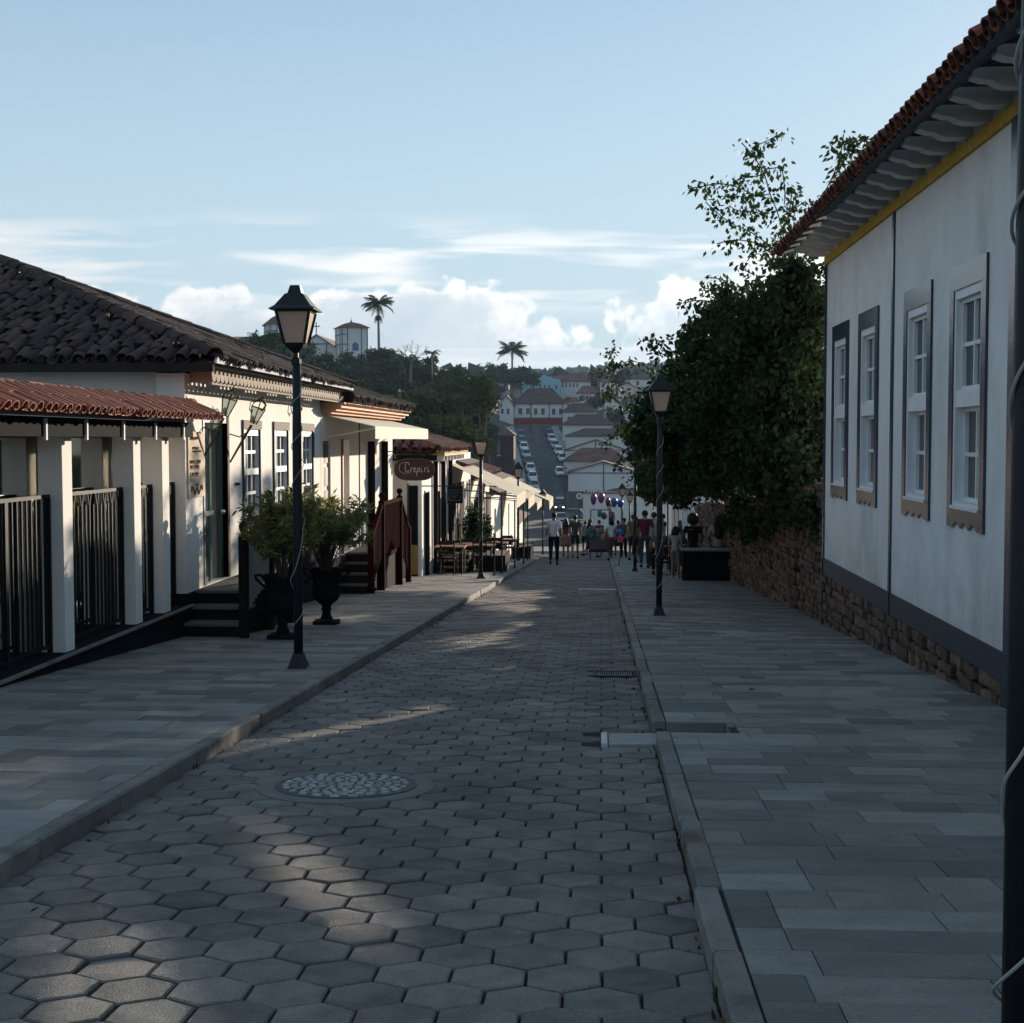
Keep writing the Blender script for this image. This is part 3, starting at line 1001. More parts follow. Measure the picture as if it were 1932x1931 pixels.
# sash windows
for wi, c in enumerate(WC[:4] if True else WC):
    y0, y1 = c - FW / 2, c + FW / 2
    iy0, iy1 = y0 + .14, y1 - .14
    iz0, iz1 = FZ0 + .17, FZ1 - .2
    win = MB(ho)
    x0, x1 = XR_W + .035, XR_W + .085
    xm = XR_W + .060
    g = .055
    win.box(XR_W - .012, x1, iy0, iy0 + g, iz0, iz1); win.box(XR_W - .012, x1, iy1 - g, iy1, iz0, iz1)
    win.box(XR_W - .010, x1, iy0 + g, iy1 - g, iz1 - .075, iz1); win.box(XR_W - .010, x1, iy0 + g, iy1 - g, iz0, iz0 + .05)
    zm = iz0 + (iz1 - iz0) * .50
    win.box(XR_W - .006, x1, iy0 + g, iy1 - g, zm - .07, zm + .07)
    win_o = win.build('window', M['sash'], house)
    for part, (za, zb, nx, nz, xs) in {'upper_sash': (zm + .07, iz1 - .075, 2, 2, .0), 'lower_sash': (iz0 + .05, zm - .07, 2, 2, .03)}.items():
        s = MB(ho)
        ya, yb = iy0 + g, iy1 - g
        b = .036
        s.box(x0 + xs, x1 + xs, ya, ya + b, za, zb); s.box(x0 + xs, x1 + xs, yb - b, yb, za, zb)
        s.box(x0 + xs, x1 + xs, ya + b, yb - b, za, za + b); s.box(x0 + xs, x1 + xs, ya + b, yb - b, zb - b, zb)
        ym, zh = (ya + yb) / 2, (za + zb) / 2
        s.box(x0 + xs + .005, x1 + xs, ym - .015, ym + .015, za + b, zb - b)
        s.box(x0 + xs + .008, x1 + xs, ya + b, ym - .015, zh - .017, zh + .017); s.box(x0 + xs + .008, x1 + xs, ym + .015, yb - b, zh - .017, zh + .017)
        s.build(part, M['sash'], win_o)
        for (pa, pb) in ((ya + b, ym - .015), (ym + .015, yb - b)):
            for (qa, qb) in ((za + b, zh - .017), (zh + .017, zb - b)):
                MB(ho).box(x1 + xs - .016, x1 + xs - .012, pa, pb, qa, qb).build('pane', M['glass'], win_o)
    MB(ho).box(XR_W + .2, XR_W + .215, iy0, iy1 - .35, iz0, zm - .1).build('curtain', M['curtain'], win_o)
    # broad painted surround with a notched apron
    xo = XR_W - .024
    for (ya, yb) in ((y0, iy0 - .002), (iy1 + .002, y1)):
        MB(ho).box(xo, XR_W + .02, ya, yb, FZ0 + .17, FZ1 - .2).build('jamb', M['navy'], win_o)
    MB(ho).box(xo, XR_W + .02, y0, y1, FZ1 - .198, FZ1).build('lintel', M['navy'], win_o)
    zt = FZ0 + .168
    pts = [(y0, zt), (y0, FZ0)]
    k = 3
    for i in range(k):
        a = y0 + .18 + (FW - .36) / k * i; w = (FW - .36) / k
        pts += [(a, FZ0), (a + w * .5, FZ0 + .055), (a + w, FZ0)]
    pts += [(y1, FZ0), (y1, zt)]
    mb = MB(ho); mb.prism(pts, (xo, 0, 0), (0, 1, 0), (0, 0, 1), (.044, 0, 0)); mb.build('apron', M['navy'], win_o)
    MB(ho).box(xo - .015, XR_W + .03, iy0, iy1, FZ0 + .16, FZ0 + .185).build('sill', M['sash'], win_o)

# ================================================================ RIGHT: rubble garden wall
gw = thing('garden_wall', 'rough rubble stone garden wall under the dark leafy vine on the right', 'wall', (XR_W + .1, 27, walk(27)))
go = tuple(gw.location)
gt = lambda y: walk(y) + 1.95 + .05 * math.sin(y * 1.7)
core = MB(go)
for a, b in ((19.6, 22.35), (22.85, 46.6)):
    n = max(1, int((b - a) / 2.5))
    for i in range(n):
        p, q = a + (b - a) * i / n, a + (b - a) * (i + 1) / n
        core.hexa([(XR_W + .12, p, walk(p) - .3), (XR_W + .5, p, walk(p) - .3), (XR_W + .5, q, walk(q) - .3), (XR_W + .12, q, walk(q) - .3),
                   (XR_W + .12, p, gt(p) - .1), (XR_W + .5, p, gt(p) - .1), (XR_W + .5, q, gt(q) - .1), (XR_W + .12, q, gt(q) - .1)])
core.box(XR_W + .40, XR_W + .52, 22.351, 22.849, -4, gt(22.6) - .2)
core_o = core.build('wall_core', M['joint'], gw)
stones(core_o, go, XR_W + .13, 19.6, 46.6, walk, gt, (.07, .13), (.13, .36), .14, 300, hole=lambda y: 22.36 < y < 22.84)

# ================================================================ RIGHT: the big dark vine / tree over the wall
tree = thing('leafy_tree', 'big dark leafy tree spilling over the stone wall beside the white house', 'tree', (4.3, 24.0, terrain_z(4.3, 24.0)))
to = np.array(tree.location)
blobs = [(at(1445, 640, 22.6), (1.15, 2.3, 1.0)), (at(1500, 590, 21.2), (.75, 1.2, .75)), (at(1400, 720, 24.2), (1.15, 2.6, 1.0)), (at(1318, 770, 26.5), (.85, 2.6, .85)),
         (at(1480, 760, 23.2), (1.25, 2.8, 1.25)), (at(1268, 850, 28.5), (.55, 2.0, .85)), (at(1350, 860, 27.5), (1.1, 2.6, .85)), (at(1490, 870, 23.6), (1.0, 2.5, .55)),
         (at(1420, 850, 25), (.9, 2.5, .7)), (at(1225, 800, 27), (.28, .8, .5)), (at(1310, 650, 24), (.28, .7, .45)), (at(1350, 600, 23.2), (.35, .7, .35)),
         (at(1500, 520, 20.6), (.35, .5, .4)), (at(1250, 745, 26.8), (.30, .8, .45))]
small = []
r6 = np.random.default_rng(21)
for b in blobs[:10]:
    for _ in range(11):
        d_ = r6.normal(size=3); d_ /= np.linalg.norm(d_)
        if d_[1] > .5: d_[1] *= -1
        c_ = np.array(b[0]) + d_ * np.array(b[1]) * r6.uniform(.9, 1.16)
        q_ = r6.uniform(.14, .36)
        small.append((tuple(c_), (q_, q_ * 1.1, q_ * r6.uniform(.6, 1.0))))
for _ in range(26):                      # tendrils hanging over the wall
    y_ = r6.uniform(20.2, 34); q_ = r6.uniform(.10, .2)
    small.append(((XR_W - r6.uniform(-.1, .35), y_, gt(y_) - r6.uniform(-.15, .75)), (q_, q_ * 1.6, r6.uniform(.2, .45))))
P = np.concatenate([blob_points([(b[0], tuple(q * .93 for q in b[1])) for b in blobs], 30000, .62), blob_points(small, 17000, .35)])
P = P[~((P[:, 0] > XR_W - .15) & (P[:, 1] < HY1 + .1))]
crown = place('crown', leaf_mesh('crown', P - to, .11, M['leaf'], droop=.7), tree)
Pi = blob_points([(b[0], tuple(q * .70 for q in b[1])) for b in blobs], 12000, .3)
Pi = Pi[~((Pi[:, 0] > XR_W - .1) & (Pi[:, 1] < HY1 + .25))]
place('inner_foliage', leaf_mesh('inner_foliage', Pi - to, .22, M['leaf'], aspect=.75, droop=.4), tree)
mb = MB(to)
mb.tube([(4.3, 24, to[2] - .2), (4.2, 24.0, -.5), (3.7, 23.6, .4), (3.2, 23.0, 1.2)], [.16, .13, .1, .06], 8)
mb.build('trunk', M['trunk'], tree, smooth=True)
for q in ([(4.25, 24, -.8), (3.2, 26, .0), (2.4, 27.5, .5)], [(4.2, 24, -.5), (4.0, 22.5, .6), (3.4, 21.2, 1.9)], [(4.0, 23.9, -.2), (2.6, 25.0, .3), (1.9, 26, .6)]):
    MB(to).tube(q, [.08, .05, .02], 6).build('limb', M['trunk'], tree, smooth=True)


def zz(x, y):
    return (1550 + x / 1.931) / 1.3416, (300 + y / 1.931) / 1.3416


stems = [[(850, 700), (840, 600), (810, 470), (770, 370), (745, 280), (700, 200), (640, 130)], [(700, 200), (680, 150), (740, 120), (835, 70)],
         [(770, 370), (700, 380), (620, 340), (520, 320), (440, 335), (370, 345)], [(690, 470), (660, 400), (600, 380), (510, 385)], [(745, 280), (690, 285), (610, 300)], [(745, 250), (830, 240)],
         [(840, 420), (845, 370), (830, 250)], [(850, 520), (870, 420), (880, 340)], [(790, 640), (680, 560), (590, 520), (520, 470), (455, 410)], [(760, 480), (700, 460), (620, 455), (570, 430)],
         [(800, 640), (700, 610), (600, 595), (510, 615)], [(860, 560), (930, 490), (1000, 400)], [(830, 480), (940, 410)], [(995, 480), (1030, 380), (1075, 290), (1110, 200), (1130, 80)],
         [(1110, 200), (1190, 140), (1255, 90)], [(1110, 180), (1070, 135)], [(1130, 120), (1220, 110), (1290, 95)], [(1075, 290), (1140, 260), (1180, 240)], [(720, 800), (600, 830), (540, 790), (470, 780)], [(640, 860), (540, 850), (450, 830)],
         [(680, 760), (640, 740), (620, 735)], [(540, 910), (430, 890), (345, 905)], [(480, 1000), (400, 960)], [(460, 1040), (350, 1010)], [(420, 1120), (310, 1080)], [(330, 1180), (250, 1100), (200, 1085), (140, 1090)],
         [(330, 1230), (260, 1160), (210, 1140)], [(800, 700), (700, 660), (660, 700)], [(860, 680), (850, 640), (800, 560)]]
low = [[(1240, 790), (1200, 775), (1165, 760), (1145, 735), (1158, 700), (1152, 665), (1162, 655)], [(1230, 700), (1195, 682), (1165, 690), (1130, 700)], [(1230, 770), (1190, 800), (1165, 815), (1140, 838)], [(1220, 810), (1180, 850), (1165, 880)],
       [(1240, 850), (1205, 880), (1190, 910)], [(1200, 775), (1180, 740), (1130, 742)]]
LP = []; LD = []
for i, st in enumerate([[zz(*q) for q in s] for s in stems] + low):
    D0 = 21.0 + (i % 5) * .45 if i < len(stems) else 26.5 + (i % 4) * .8
    if i in (13, 14, 15, 16, 17): D0 = 20.6
    pts = [Vector(at(q[0], q[1], D0 + .12 * k)) for k, q in enumerate(st)]
    # smooth the stem
    fine = []
    for k in range(len(pts) - 1):
        p0, p1, p2, p3 = pts[max(k - 1, 0)], pts[k], pts[k + 1], pts[min(k + 2, len(pts) - 1)]
        nn = max(2, int((p2 - p1).length / .045))
        for j in range(nn):
            t_ = j / nn
            fine.append(.5 * ((2 * p1) + (p2 - p0) * t_ + (2 * p0 - 5 * p1 + 4 * p2 - p3) * t_ ** 2 + (3 * p1 - p0 - 3 * p2 + p3) * t_ ** 3))
    fine.append(pts[-1])
    MB(to).tube([tuple(p) for p in fine[::3] + [fine[-1]]], .009, 4).build('twig', M['trunk'], tree)
    L_ = len(fine)
    for k, p in enumerate(fine):
        fr = k / max(1, L_ - 1)
        if i in (13,) and fr < .5 and random.random() < .85: continue
        if i in (0, 6) and fr < .8 and random.random() < .55: continue
        for _ in range(random.choice([3, 4, 4, 5, 6])):
            o_ = Vector((random.gauss(0, .06), random.gauss(0, .07), random.gauss(-.015, .06)))
            LP.append(tuple(p + o_)); LD.append((o_.x * 6, o_.y * 6, -.55))
place('sprig_leaves', leaf_mesh('sprig_leaves', np.array(LP) - to, .098, mat('sprig_leaf', (.034, .056, .018), .6, .3, 2, piece=.4, transl=.35, spec=.1), dirs=LD), tree)

# thin tree added out of view behind the wall, to dapple the house opposite
gt_ = thing('added_shade_tree', 'thin tree added unseen behind the big dark tree to dapple the cream house', 'tree', (3.9, 37.0, terrain_z(3.9, 37.0)))
gto = np.array(gt_.location)
r7 = np.random.default_rng(3)
cl = []
for i in range(30):
    q_ = r7.uniform(.16, .42)
    cl.append(((r7.uniform(3.0, 4.9), r7.uniform(32.0, 42.5), r7.uniform(.2, 2.75)), (q_, q_, q_ * .8)))
place('crown', leaf_mesh('crown', blob_points(cl, 5200, .3) - gto, .12, M['leaf'], droop=.5), gt_)
MB(gto).tube([(3.9, 37, gto[2] - .2), (3.9, 37, -.5), (3.8, 36.8, 1.6)], [.12, .09, .04], 7).build('trunk', M['trunk'], gt_, smooth=True)
for q in ([(3.9, 37, -.6), (4.0, 39, .6), (3.8, 41.2, 1.5)], [(3.9, 37, -.3), (3.8, 35, .7), (3.7, 33, 1.6)], [(3.9, 37, .2), (4.2, 38, 1.5), (4.3, 38.6, 2.4)]):
    MB(gto).tube(q, [.06, .035, .012], 6).build('limb', M['trunk'], gt_, smooth=True)

# lower vine mass farther along the wall
vine = thing('vine_mass', 'dark hanging vine over the far end of the stone wall above the seated people', 'vine', (3.6, 36.0, terrain_z(3.6, 36.0)))
vo = np.array(vine.location)
b2 = [(at(1235, 905, 33), (.40, 2.0, .55)), (at(1290, 900, 33.5), (.7, 2.4, .55)), (at(1345, 905, 32), (.7, 2.4, .40)), (at(1225, 860, 36), (.45, 2, .6)), (at(1290, 865, 38), (.9, 3, .55)), (at(1400, 900, 30), (.6, 2.0, .35))]
P = blob_points(b2, 12000, .5)
place('foliage', leaf_mesh('foliage', P - vo, .13, M['leaf'], droop=.8), vine)
place('inner_foliage', leaf_mesh('inner_foliage', blob_points([(b[0], tuple(q * .75 for q in b[1])) for b in b2], 2500, .3) - vo, .3, M['leaf'], aspect=.8), vine)
MB(vo).tube([(3.75, 35.5, vo[2] - .2), (3.6, 35.3, -2.0), (3.0, 34.5, -1.1)], [.1, .08, .04], 6).build('stem', M['trunk'], vine)
# ================================================================ STREET LAMPS
Q2 = math.sqrt(2)


def make_lamp(cap=True):
    t = thing('street_lamp', 'lamp', 'street lamp', group='black lantern lamps along both kerbs')
    mb = MB(); mb.lathe([(.112 * Q2, 0), (.112 * Q2, .018), (.085 * Q2, .03), (.05 * Q2, .14), (.043 * Q2, .16)], n=4, phase=math.pi / 4); mb.build('base', M['lamp'], t)
    mb = MB(); mb.tube([(0, 0, .12), (0, 0, 1.2), (0, 0, 2.2), (.004, 0, 2.88)], [.044, .044, .042, .038], 12); mb.build('pole', M['lamp'], t, smooth=True)
    mb = MB(); mb.lathe([(.055, 2.84), (.055, 2.88), (.03, 2.90), (.03, 2.94), (.075 * Q2, 2.99), (.098 * Q2, 3.03)], n=4, phase=math.pi / 4); mb.build('lantern_cup', M['lamp'], t)
    fr = MB()
    b0, b1, z0, z1 = .092, .152, 3.03, 3.315
    for sx in (-1, 1):
        for sy in (-1, 1): fr.beam((sx * b0, sy * b0, z0 - .01), (sx * b1, sy * b1, z1), .02, .02, (sx, -sy, 0))
    for a in range(4):
        c, s_ = math.cos(a * math.pi / 2), math.sin(a * math.pi / 2)
        fr.beam((c * b1 - s_ * b1, s_ * b1 + c * b1, z1 + .004), (c * b1 + s_ * b1, s_ * b1 - c * b1, z1 + .004), .02, .02)
    fr.build('lantern_frame', M['lamp'], t)
    for a in range(4):
        p = MB()
        i0, i1 = b0 - .012, b1 - .012
        p.prism([(-i0, 0), (i0, 0), (i1, 1), (-i1, 1)], (0, -(b0 - .004), z0), (1, 0, 0), (0, -(b1 - b0), z1 - z0 - .008), (0, .004, 0))
        me = p.mesh('pane', M['pane'])
        place('pane', me, t, rot=(0, 0, a * math.pi / 2))
    if cap:
        mb = MB(); mb.lathe([(.205 * Q2, 3.325), (.208 * Q2, 3.335), (.165 * Q2, 3.365), (.085 * Q2, 3.475), (.072 * Q2, 3.482)], n=4, phase=math.pi / 4); mb.build('lantern_cap', M['lamp'], t)
        mb = MB(); mb.lathe([(.066 * Q2, 3.48), (.044 * Q2, 3.555), (.04 * Q2, 3.558)], n=4, phase=math.pi / 4); mb.build('chimney', M['lamp'], t)
    else:
        mb = MB(); mb.beam((.14, .10, 3.32), (.03, .06, 3.56), .03, .015); mb.build('bent_cap_strip', M['lamp'], t)
    hp = []
    for i in range(170):
        q = i / 169
        z = .25 + q * 2.72
        a = 2 * math.pi * (5.2 * q + .35 * math.sin(q * 9.0)) + .7
        r = .048 + .022 * max(0, math.sin(q * 31 + 1)) ** 4
        hp.append((r * math.cos(a), r * math.sin(a), z))
    mb = MB(); mb.tube(hp, .0042, 5); mb.build('cable', M['wire'], t)
    return t


lamp0 = make_lamp()
lamps = [(-2.80, 13.09, 'black lantern lamp on the left pavement beside the two urns, nearest on that side', 0.0),
         (.935, 3.17, 'near black lamp post with loops of pale cable at the right edge of the picture', .3),
         (.87, 21.13, 'black lantern lamp on the right pavement in front of the dark leafy tree', .06),
         (.98, 40.39, 'second lantern lamp down the right kerb, leaves hanging over its lantern', .0),
         (-2.95, 51.31, 'lantern lamp just beyond the long striped awning on the left kerb', .1),
         (-2.95, 73.5, 'small lantern lamp by the last awning down the left kerb', .0),
         (1.0, 66.0, 'far lantern lamp on the right kerb, left of the leaf covered one', .1),
         (1.55, 76.0, 'far lantern lamp standing beyond the right kerb under the vine', .2),
         (.62, 98.0, 'tiny farthest lantern lamp above the balloons', .0)]
for i, (x, y, lb, rz) in enumerate(lamps):
    o = lamp0 if i == 0 else copy_tree(lamp0)
    o.location = (x, y, walk(y) - (.02 if y < 60 else .3)); o.rotation_euler = (0, 0, rz); o['label'] = lb
lb = make_lamp(False)
lb.location = (-2.90, 34.64, walk(34.64)); lb['label'] = 'lantern lamp that has lost its cap, by the left kerb near the oval sign'; lb.rotation_euler = (0, 0, .1)

# ================================================================ LEFT: pillared shop front (A)
FA = -1.98
shop = thing('pillared_shop', 'low shop front with white square pillars, black railings and a narrow tiled canopy', 'shop', (-5.0, 13.5, FA))
so = tuple(shop.location)
mb = MB(so)
mb.hexa([(-4.90, 8, -2.6), (-9, 8, -2.6), (-9, 16.88, -2.6), (-4.90, 16.88, -2.6), (-4.90, 8, FA), (-9, 8, FA), (-9, 16.88, FA), (-4.90, 16.88, FA)])
mb.build('plinth', plain('black_plinth', (.016, .017, .02), .7), shop)
mb = MB(so); mb.box(-4.90, -4.86, 11.2, 16.86, FA - .012, FA + .012); mb.build('plinth_edge', M['kerb'], shop)
for (y0, y1) in ((10.7, 10.93), (12.98, 13.21), (15.01, 15.23), (16.01, 16.25)):
    p = MB(so); w = .115; ym = (y0 + y1) / 2
    p.hexa([(-4.97, y0, FA + .001), (-5.20, y0, FA + .001), (-5.20, y1, FA + .001), (-4.97, y1, FA + .001), (-4.975, y0 - .01, .03), (-5.205, y0 - .01, .03), (-5.205, y1 + .005, .03), (-4.975, y1 + .005, .03)])
    p.build('pillar', M['cream'], shop)
mb = MB(so); mb.box(-4.86, -5.24, 8, 16.86, .031, .205); mb.build('beam', plain('black_beam', (.010, .011, .014), .6), shop)
for y in (11.15, 12.25, 13.25, 14.3, 15.35, 16.4):
    MB(so).box(-4.835, -4.859, y, y + .035, .0, .19).build('beam_strap', M['rafter'], shop)
rf = MB(so)
ez, rz_ = .235, .41
rf.hexa([(-4.62, 8, ez), (-5.02, 8, rz_), (-5.02, 17.0, rz_), (-4.62, 17.0, ez), (-4.62, 8, ez + .015), (-5.02, 8, rz_ + .015), (-5.02, 17.0, rz_ + .015), (-4.62, 17.0, ez + .015)])
rf.hexa([(-5.022, 8, rz_), (-5.45, 8, ez), (-5.45, 16.86, ez), (-5.022, 16.86, rz_), (-5.022, 8, rz_ + .015), (-5.45, 8, ez + .015), (-5.45, 16.86, ez + .015), (-5.022, 16.86, rz_ + .015)])
rf_o = rf.build('canopy_roof', M['tile_new'], shop)
solo = Solo(rf_o, 'tile', M['tile_new'], 300)
tile_plane(solo, so, (-4.585, 9.0, ez - .012), (0, 1, 0), (-.40, 0, .175), [(0, -.1), (8.1, -.1), (8.1, .5), (0, .5)], M['tile_new'], pitch=.165, step=.22, rad=.072, L=.26, jit=.006, courses=2)
rc = arch_tile(.085, .075, .40); rcm = rc.mesh('ridge_tile', M['tile'])
y = 9.0
while y < 17.0:
    place('ridge_tile', rcm, rf_o, (-5.02 - so[0], y - so[1], rz_ + .035 - so[2]), (random.gauss(0, .02), 0, random.gauss(0, .02))); y += .36
# glazed front behind the pillars, a dim room with pale ceiling
clear = bpy.data.materials.new('clear_pane'); clear.use_nodes = True
_t = NT(clear.node_tree); _o = _t.n('ShaderNodeOutputMaterial'); _g = _t.n('ShaderNodeBsdfGlossy'); _g.inputs['Roughness'].default_value = .02; _g.inputs['Color'].default_value = (.8, .85, .85, 1)
_tr = _t.n('ShaderNodeBsdfTransparent'); _tr.inputs[0].default_value = (.62, .68, .66, 1)
_fr = _t.n('ShaderNodeFresnel'); _fr.inputs[0].default_value = 1.5; _mx = _t.n('ShaderNodeMixShader')
_t.t.links.new(_fr.outputs[0], _mx.inputs[0]); _t.t.links.new(_tr.outputs[0], _mx.inputs[1]); _t.t.links.new(_g.outputs[0], _mx.inputs[2]); _t.t.links.new(_mx.outputs[0], _o.inputs[0])
mirror = bpy.data.materials.new('reflective_pane'); mirror.use_nodes = True
_t = NT(mirror.node_tree); _o = _t.n('ShaderNodeOutputMaterial'); _g = _t.n('ShaderNodeBsdfGlossy'); _g.inputs['Roughness'].default_value = .055; _g.inputs['Color'].default_value = (.92, .92, .88, 1)
_tr = _t.n('ShaderNodeBsdfTransparent'); _tr.inputs[0].default_value = (.5, .55, .52, 1)
_lw = _t.n('ShaderNodeLayerWeight'); _lw.inputs[0].default_value = .5; _mx = _t.n('ShaderNodeMixShader')
_t.set(_mx.inputs[0], _t.lin(_lw.outputs['Fresnel'], 0, .5, .45, 1.0))
_t.t.links.new(_tr.outputs[0], _mx.inputs[1]); _t.t.links.new(_g.outputs[0], _mx.inputs[2]); _t.t.links.new(_mx.outputs[0], _o.inputs[0])
for (y0, y1) in ((9.9, 11.9), (11.94, 13.10), (13.14, 15.08), (15.12, 16.86)):
    MB(so).box(-5.26, -5.266, y0, y1, FA + .002, .02).build('shop_pane', mirror, shop)
    MB(so).box(-5.245, -5.28, y1 + .001, y1 + .039, FA + .002, .02).build('mullion', plain('steel_strip', (.25, .26, .26), .35), shop)
mb = MB(so); mb.box(-5.30, -8.9, 8, 16.86, .17, .20); mb.build('ceiling', plain('pale_ceiling', (.5, .5, .46)), shop)
mb = MB(so); mb.box(-8.6, -8.7, 8, 16.86, FA, .168); mb.build('back_wall', plain('dim_green_wall', (.12, .135, .12)), shop)
for (y0, y1) in ((14.05, 14.11), (14.75, 14.81)):
    MB(so).box(-7.0, -7.05, y0, y1, -1.3, -.05).build('yellow_frame_post', plain('yellow_paint', (.62, .50, .10)), shop)
MB(so).box(-7.0, -7.05, 14.111, 14.749, -.11, -.05).build('yellow_frame_rail', plain('yellow_paint', (.62, .50, .10)), shop)
# iron railings: every bar its own piece
bar_me = MB().box(-.009, .009, -.009, .009, 0, 1.36).mesh('bar', M['iron'])
v_me = MB().beam((0, -.05, 0), (0, 0, -.14), .012, .012).beam((0, .05, 0), (0, 0, -.14), .012, .012).mesh('bar_fork', M['iron'])
for (y0, y1, lbl, x) in ((10.95, 12.95, 'tall black iron double gate left of the first white pillar', -5.10), (13.24, 14.98, 'black barred railing between the first and second white pillars', -5.10),
                        (15.26, 15.98, 'narrow black railing between the second and third white pillars', -5.10), (16.28, 16.84, 'narrowest black railing just before the sand coloured wall panel', -5.10)):
    t = thing('iron_railing', lbl, 'railing', (x, (y0 + y1) / 2, FA + .002), group='black iron railings of the pillared shop')
    h = (y1 - y0) / 2
    mb = MB(); mb.box(-.014, .014, -h, h, 1.44, 1.475); mb.build('top_rail', M['iron'], t)
    mb = MB(); mb.box(-.012, .012, -h, h, .05, .08); mb.build('bottom_rail', M['iron'], t)
    MB().box(-.02, .02, -h, -h + .04, 0, 1.44).build('end_post', M['iron'], t); MB().box(-.02, .02, h - .04, h, 0, 1.44).build('end_post', M['iron'], t)
    if y0 < 11: MB().box(-.024, .024, -.03, .03, .0, 1.44).build('meeting_stile', M['iron'], t); MB().box(-.035, -.024, .04, .1, .72, .86).build('lock', M['iron'], t)
    k = max(2, int(2 * h / .105))
    for i in range(1, k):
        yy = -h + 2 * h * i / k
        place('bar', bar_me, t, (0, yy, .08 if i % 2 else .081), scale=(1, 1, 1 if y0 < 11 else .92))
        if y0 > 11 and i % 2: place('bar_fork', v_me, t, (0, yy, 1.44))

# ================================================================ LEFT: white house with tin lambrequin (B)
BY0, BY1 = 16.9, 25.22
ZF = -1.83
hb = thing('lambrequin_house', 'cream house with three sash windows, scalloped eave trim and an old hipped tile roof', 'house', (XL_W, 21, walk(21)))
bo = tuple(hb.location)
DOOR = (17.72, 18.82, ZF, .22)
WINS = [(19.63, 20.70), (21.50, 22.57), (23.47, 24.55)]
WZ0, WZ1 = -1.19, .28
mb = MB(bo)
wall_open(mb, XL_W, XL_W - .35, BY0, BY1, ZF - .02, .80, [DOOR] + [(a + .09, b - .09, WZ0 + .1, WZ1 - .13) for a, b in WINS])
mb.build('wall', M['cream'], hb)
mb = MB(bo); mb.box(XL_W - .352, -13.3, BY0, BY0 + .3, FA - .5, .93); mb.build('side_wall', M['pinkish'], hb)
mb = MB(bo); mb.box(XL_W - .36, -13.3, BY1 - .3, BY1 - .003, -3.2, .93); mb.build('far_side_wall', M['cream'], hb)
mb = MB(bo); mb.box(XL_W + .03, XL_W - .33, BY0 + .001, BY1 - .001, -3.2, ZF - .022); mb.build('plinth', plain('black_plinth', (.016, .017, .02), .7), hb)
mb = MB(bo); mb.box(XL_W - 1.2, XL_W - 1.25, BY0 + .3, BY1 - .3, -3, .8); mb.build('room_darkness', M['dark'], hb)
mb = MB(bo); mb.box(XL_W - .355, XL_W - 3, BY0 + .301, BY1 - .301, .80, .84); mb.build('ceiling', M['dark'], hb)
for (y0, y1) in WINS:
    w = MB(bo)
    x0, x1 = XL_W - .02, XL_W - .07
    iy0, iy1, iz0, iz1 = y0 + .09, y1 - .09, WZ0 + .1, WZ1 - .13
    g = .05
    w.box(x0 + .02, x1, iy0, iy0 + g, iz0, iz1); w.box(x0 + .02, x1, iy1 - g, iy1, iz0, iz1); w.box(x0 + .022, x1, iy0 + g, iy1 - g, iz1 - .09, iz1); w.box(x0 + .022, x1, iy0 + g, iy1 - g, iz0, iz0 + .07)
    zm = (iz0 + iz1) / 2 + .02
    w.box(x0 + .024, x1, iy0 + g, iy1 - g, zm - .045, zm + .045)
    wo = w.build('window', M['sash'], hb)
    for za, zb in ((iz0 + .07, zm - .045), (zm + .045, iz1 - .09)):
        s = MB(bo); ya, yb = iy0 + g, iy1 - g
        for k in (1, 2): s.box(x0 - .01, x1, ya + (yb - ya) * k / 3 - .013, ya + (yb - ya) * k / 3 + .013, za, zb)
        s.box(x0 - .005, x1 - .001, ya, yb, (za + zb) / 2 - .022, (za + zb) / 2 + .022)
        s.build('glazing_bars', M['sash'], wo)
        for k in range(3):
            for j in range(2):
                MB(bo).box(x1 + .018, x1 + .014, ya + (yb - ya) * k / 3 + .014, ya + (yb - ya) * (k + 1) / 3 - .014, za + (zb - za) * j / 2 + .02 * j, za + (zb - za) * (j + 1) / 2 - .02 * (1 - j)).build('pane', M['glass'], wo)
    gy = plain('grey_lintel', (.20, .17, .15), .8)
    MB(bo).box(XL_W + .03, XL_W - .05, y0, y1, WZ1 - .128, WZ1).build('lintel', gy, wo)
    for ya, yb in ((y0, y0 + .088), (y1 - .088, y1)): MB(bo).box(XL_W + .028, XL_W - .05, ya, yb, WZ0 + .102, WZ1 - .13).build('jamb', M['navy2'], wo)
    MB(bo).box(XL_W + .05, XL_W - .05, y0 - .02, y1 + .02, WZ0, WZ0 + .1).build('sill', plain('dark_sill', (.045, .05, .06), .6), wo)
# glazed door with a green steel edge
d = MB(bo); y0, y1, z0, z1 = DOOR
d.box(XL_W - .06, XL_W - .12, y0, y0 + .07, z0, z1); d.box(XL_W - .06, XL_W - .12, y1 - .12, y1, z0, z1); d.box(XL_W - .06, XL_W - .12, y0 + .07, y1 - .12, z1 - .08, z1); d.box(XL_W - .07, XL_W - .11, y0 + .50, y0 + .58, z0, z1 - .08)
do = d.build('door', M['glassdoor'], hb)
MB(bo).box(XL_W - .085, XL_W - .09, y0 + .07, y0 + .50, z0 + .02, z1 - .08).build('pane', mirror, do)
MB(bo).box(XL_W - .035, XL_W - .055, y0 + .07, y0 + .55, z0 + .86, z0 + .92).build('push_bar', plain('pale_green_metal', (.35, .42, .38), .4), do)
MB(bo).lathe([(.03, 0), (.045, .03), (.03, .06)], (XL_W + .03, y0 + .72, z0 + .86), 10).build('handle', plain('chrome', (.6, .6, .6), .15, metal=1.0), do)
MB(bo).box(XL_W + .012, XL_W - .06, y1 + .0, y1 + .09, z0, z1 + .1).build('jamb', plain('worn_brown_post', (.10, .055, .045), .7), do)
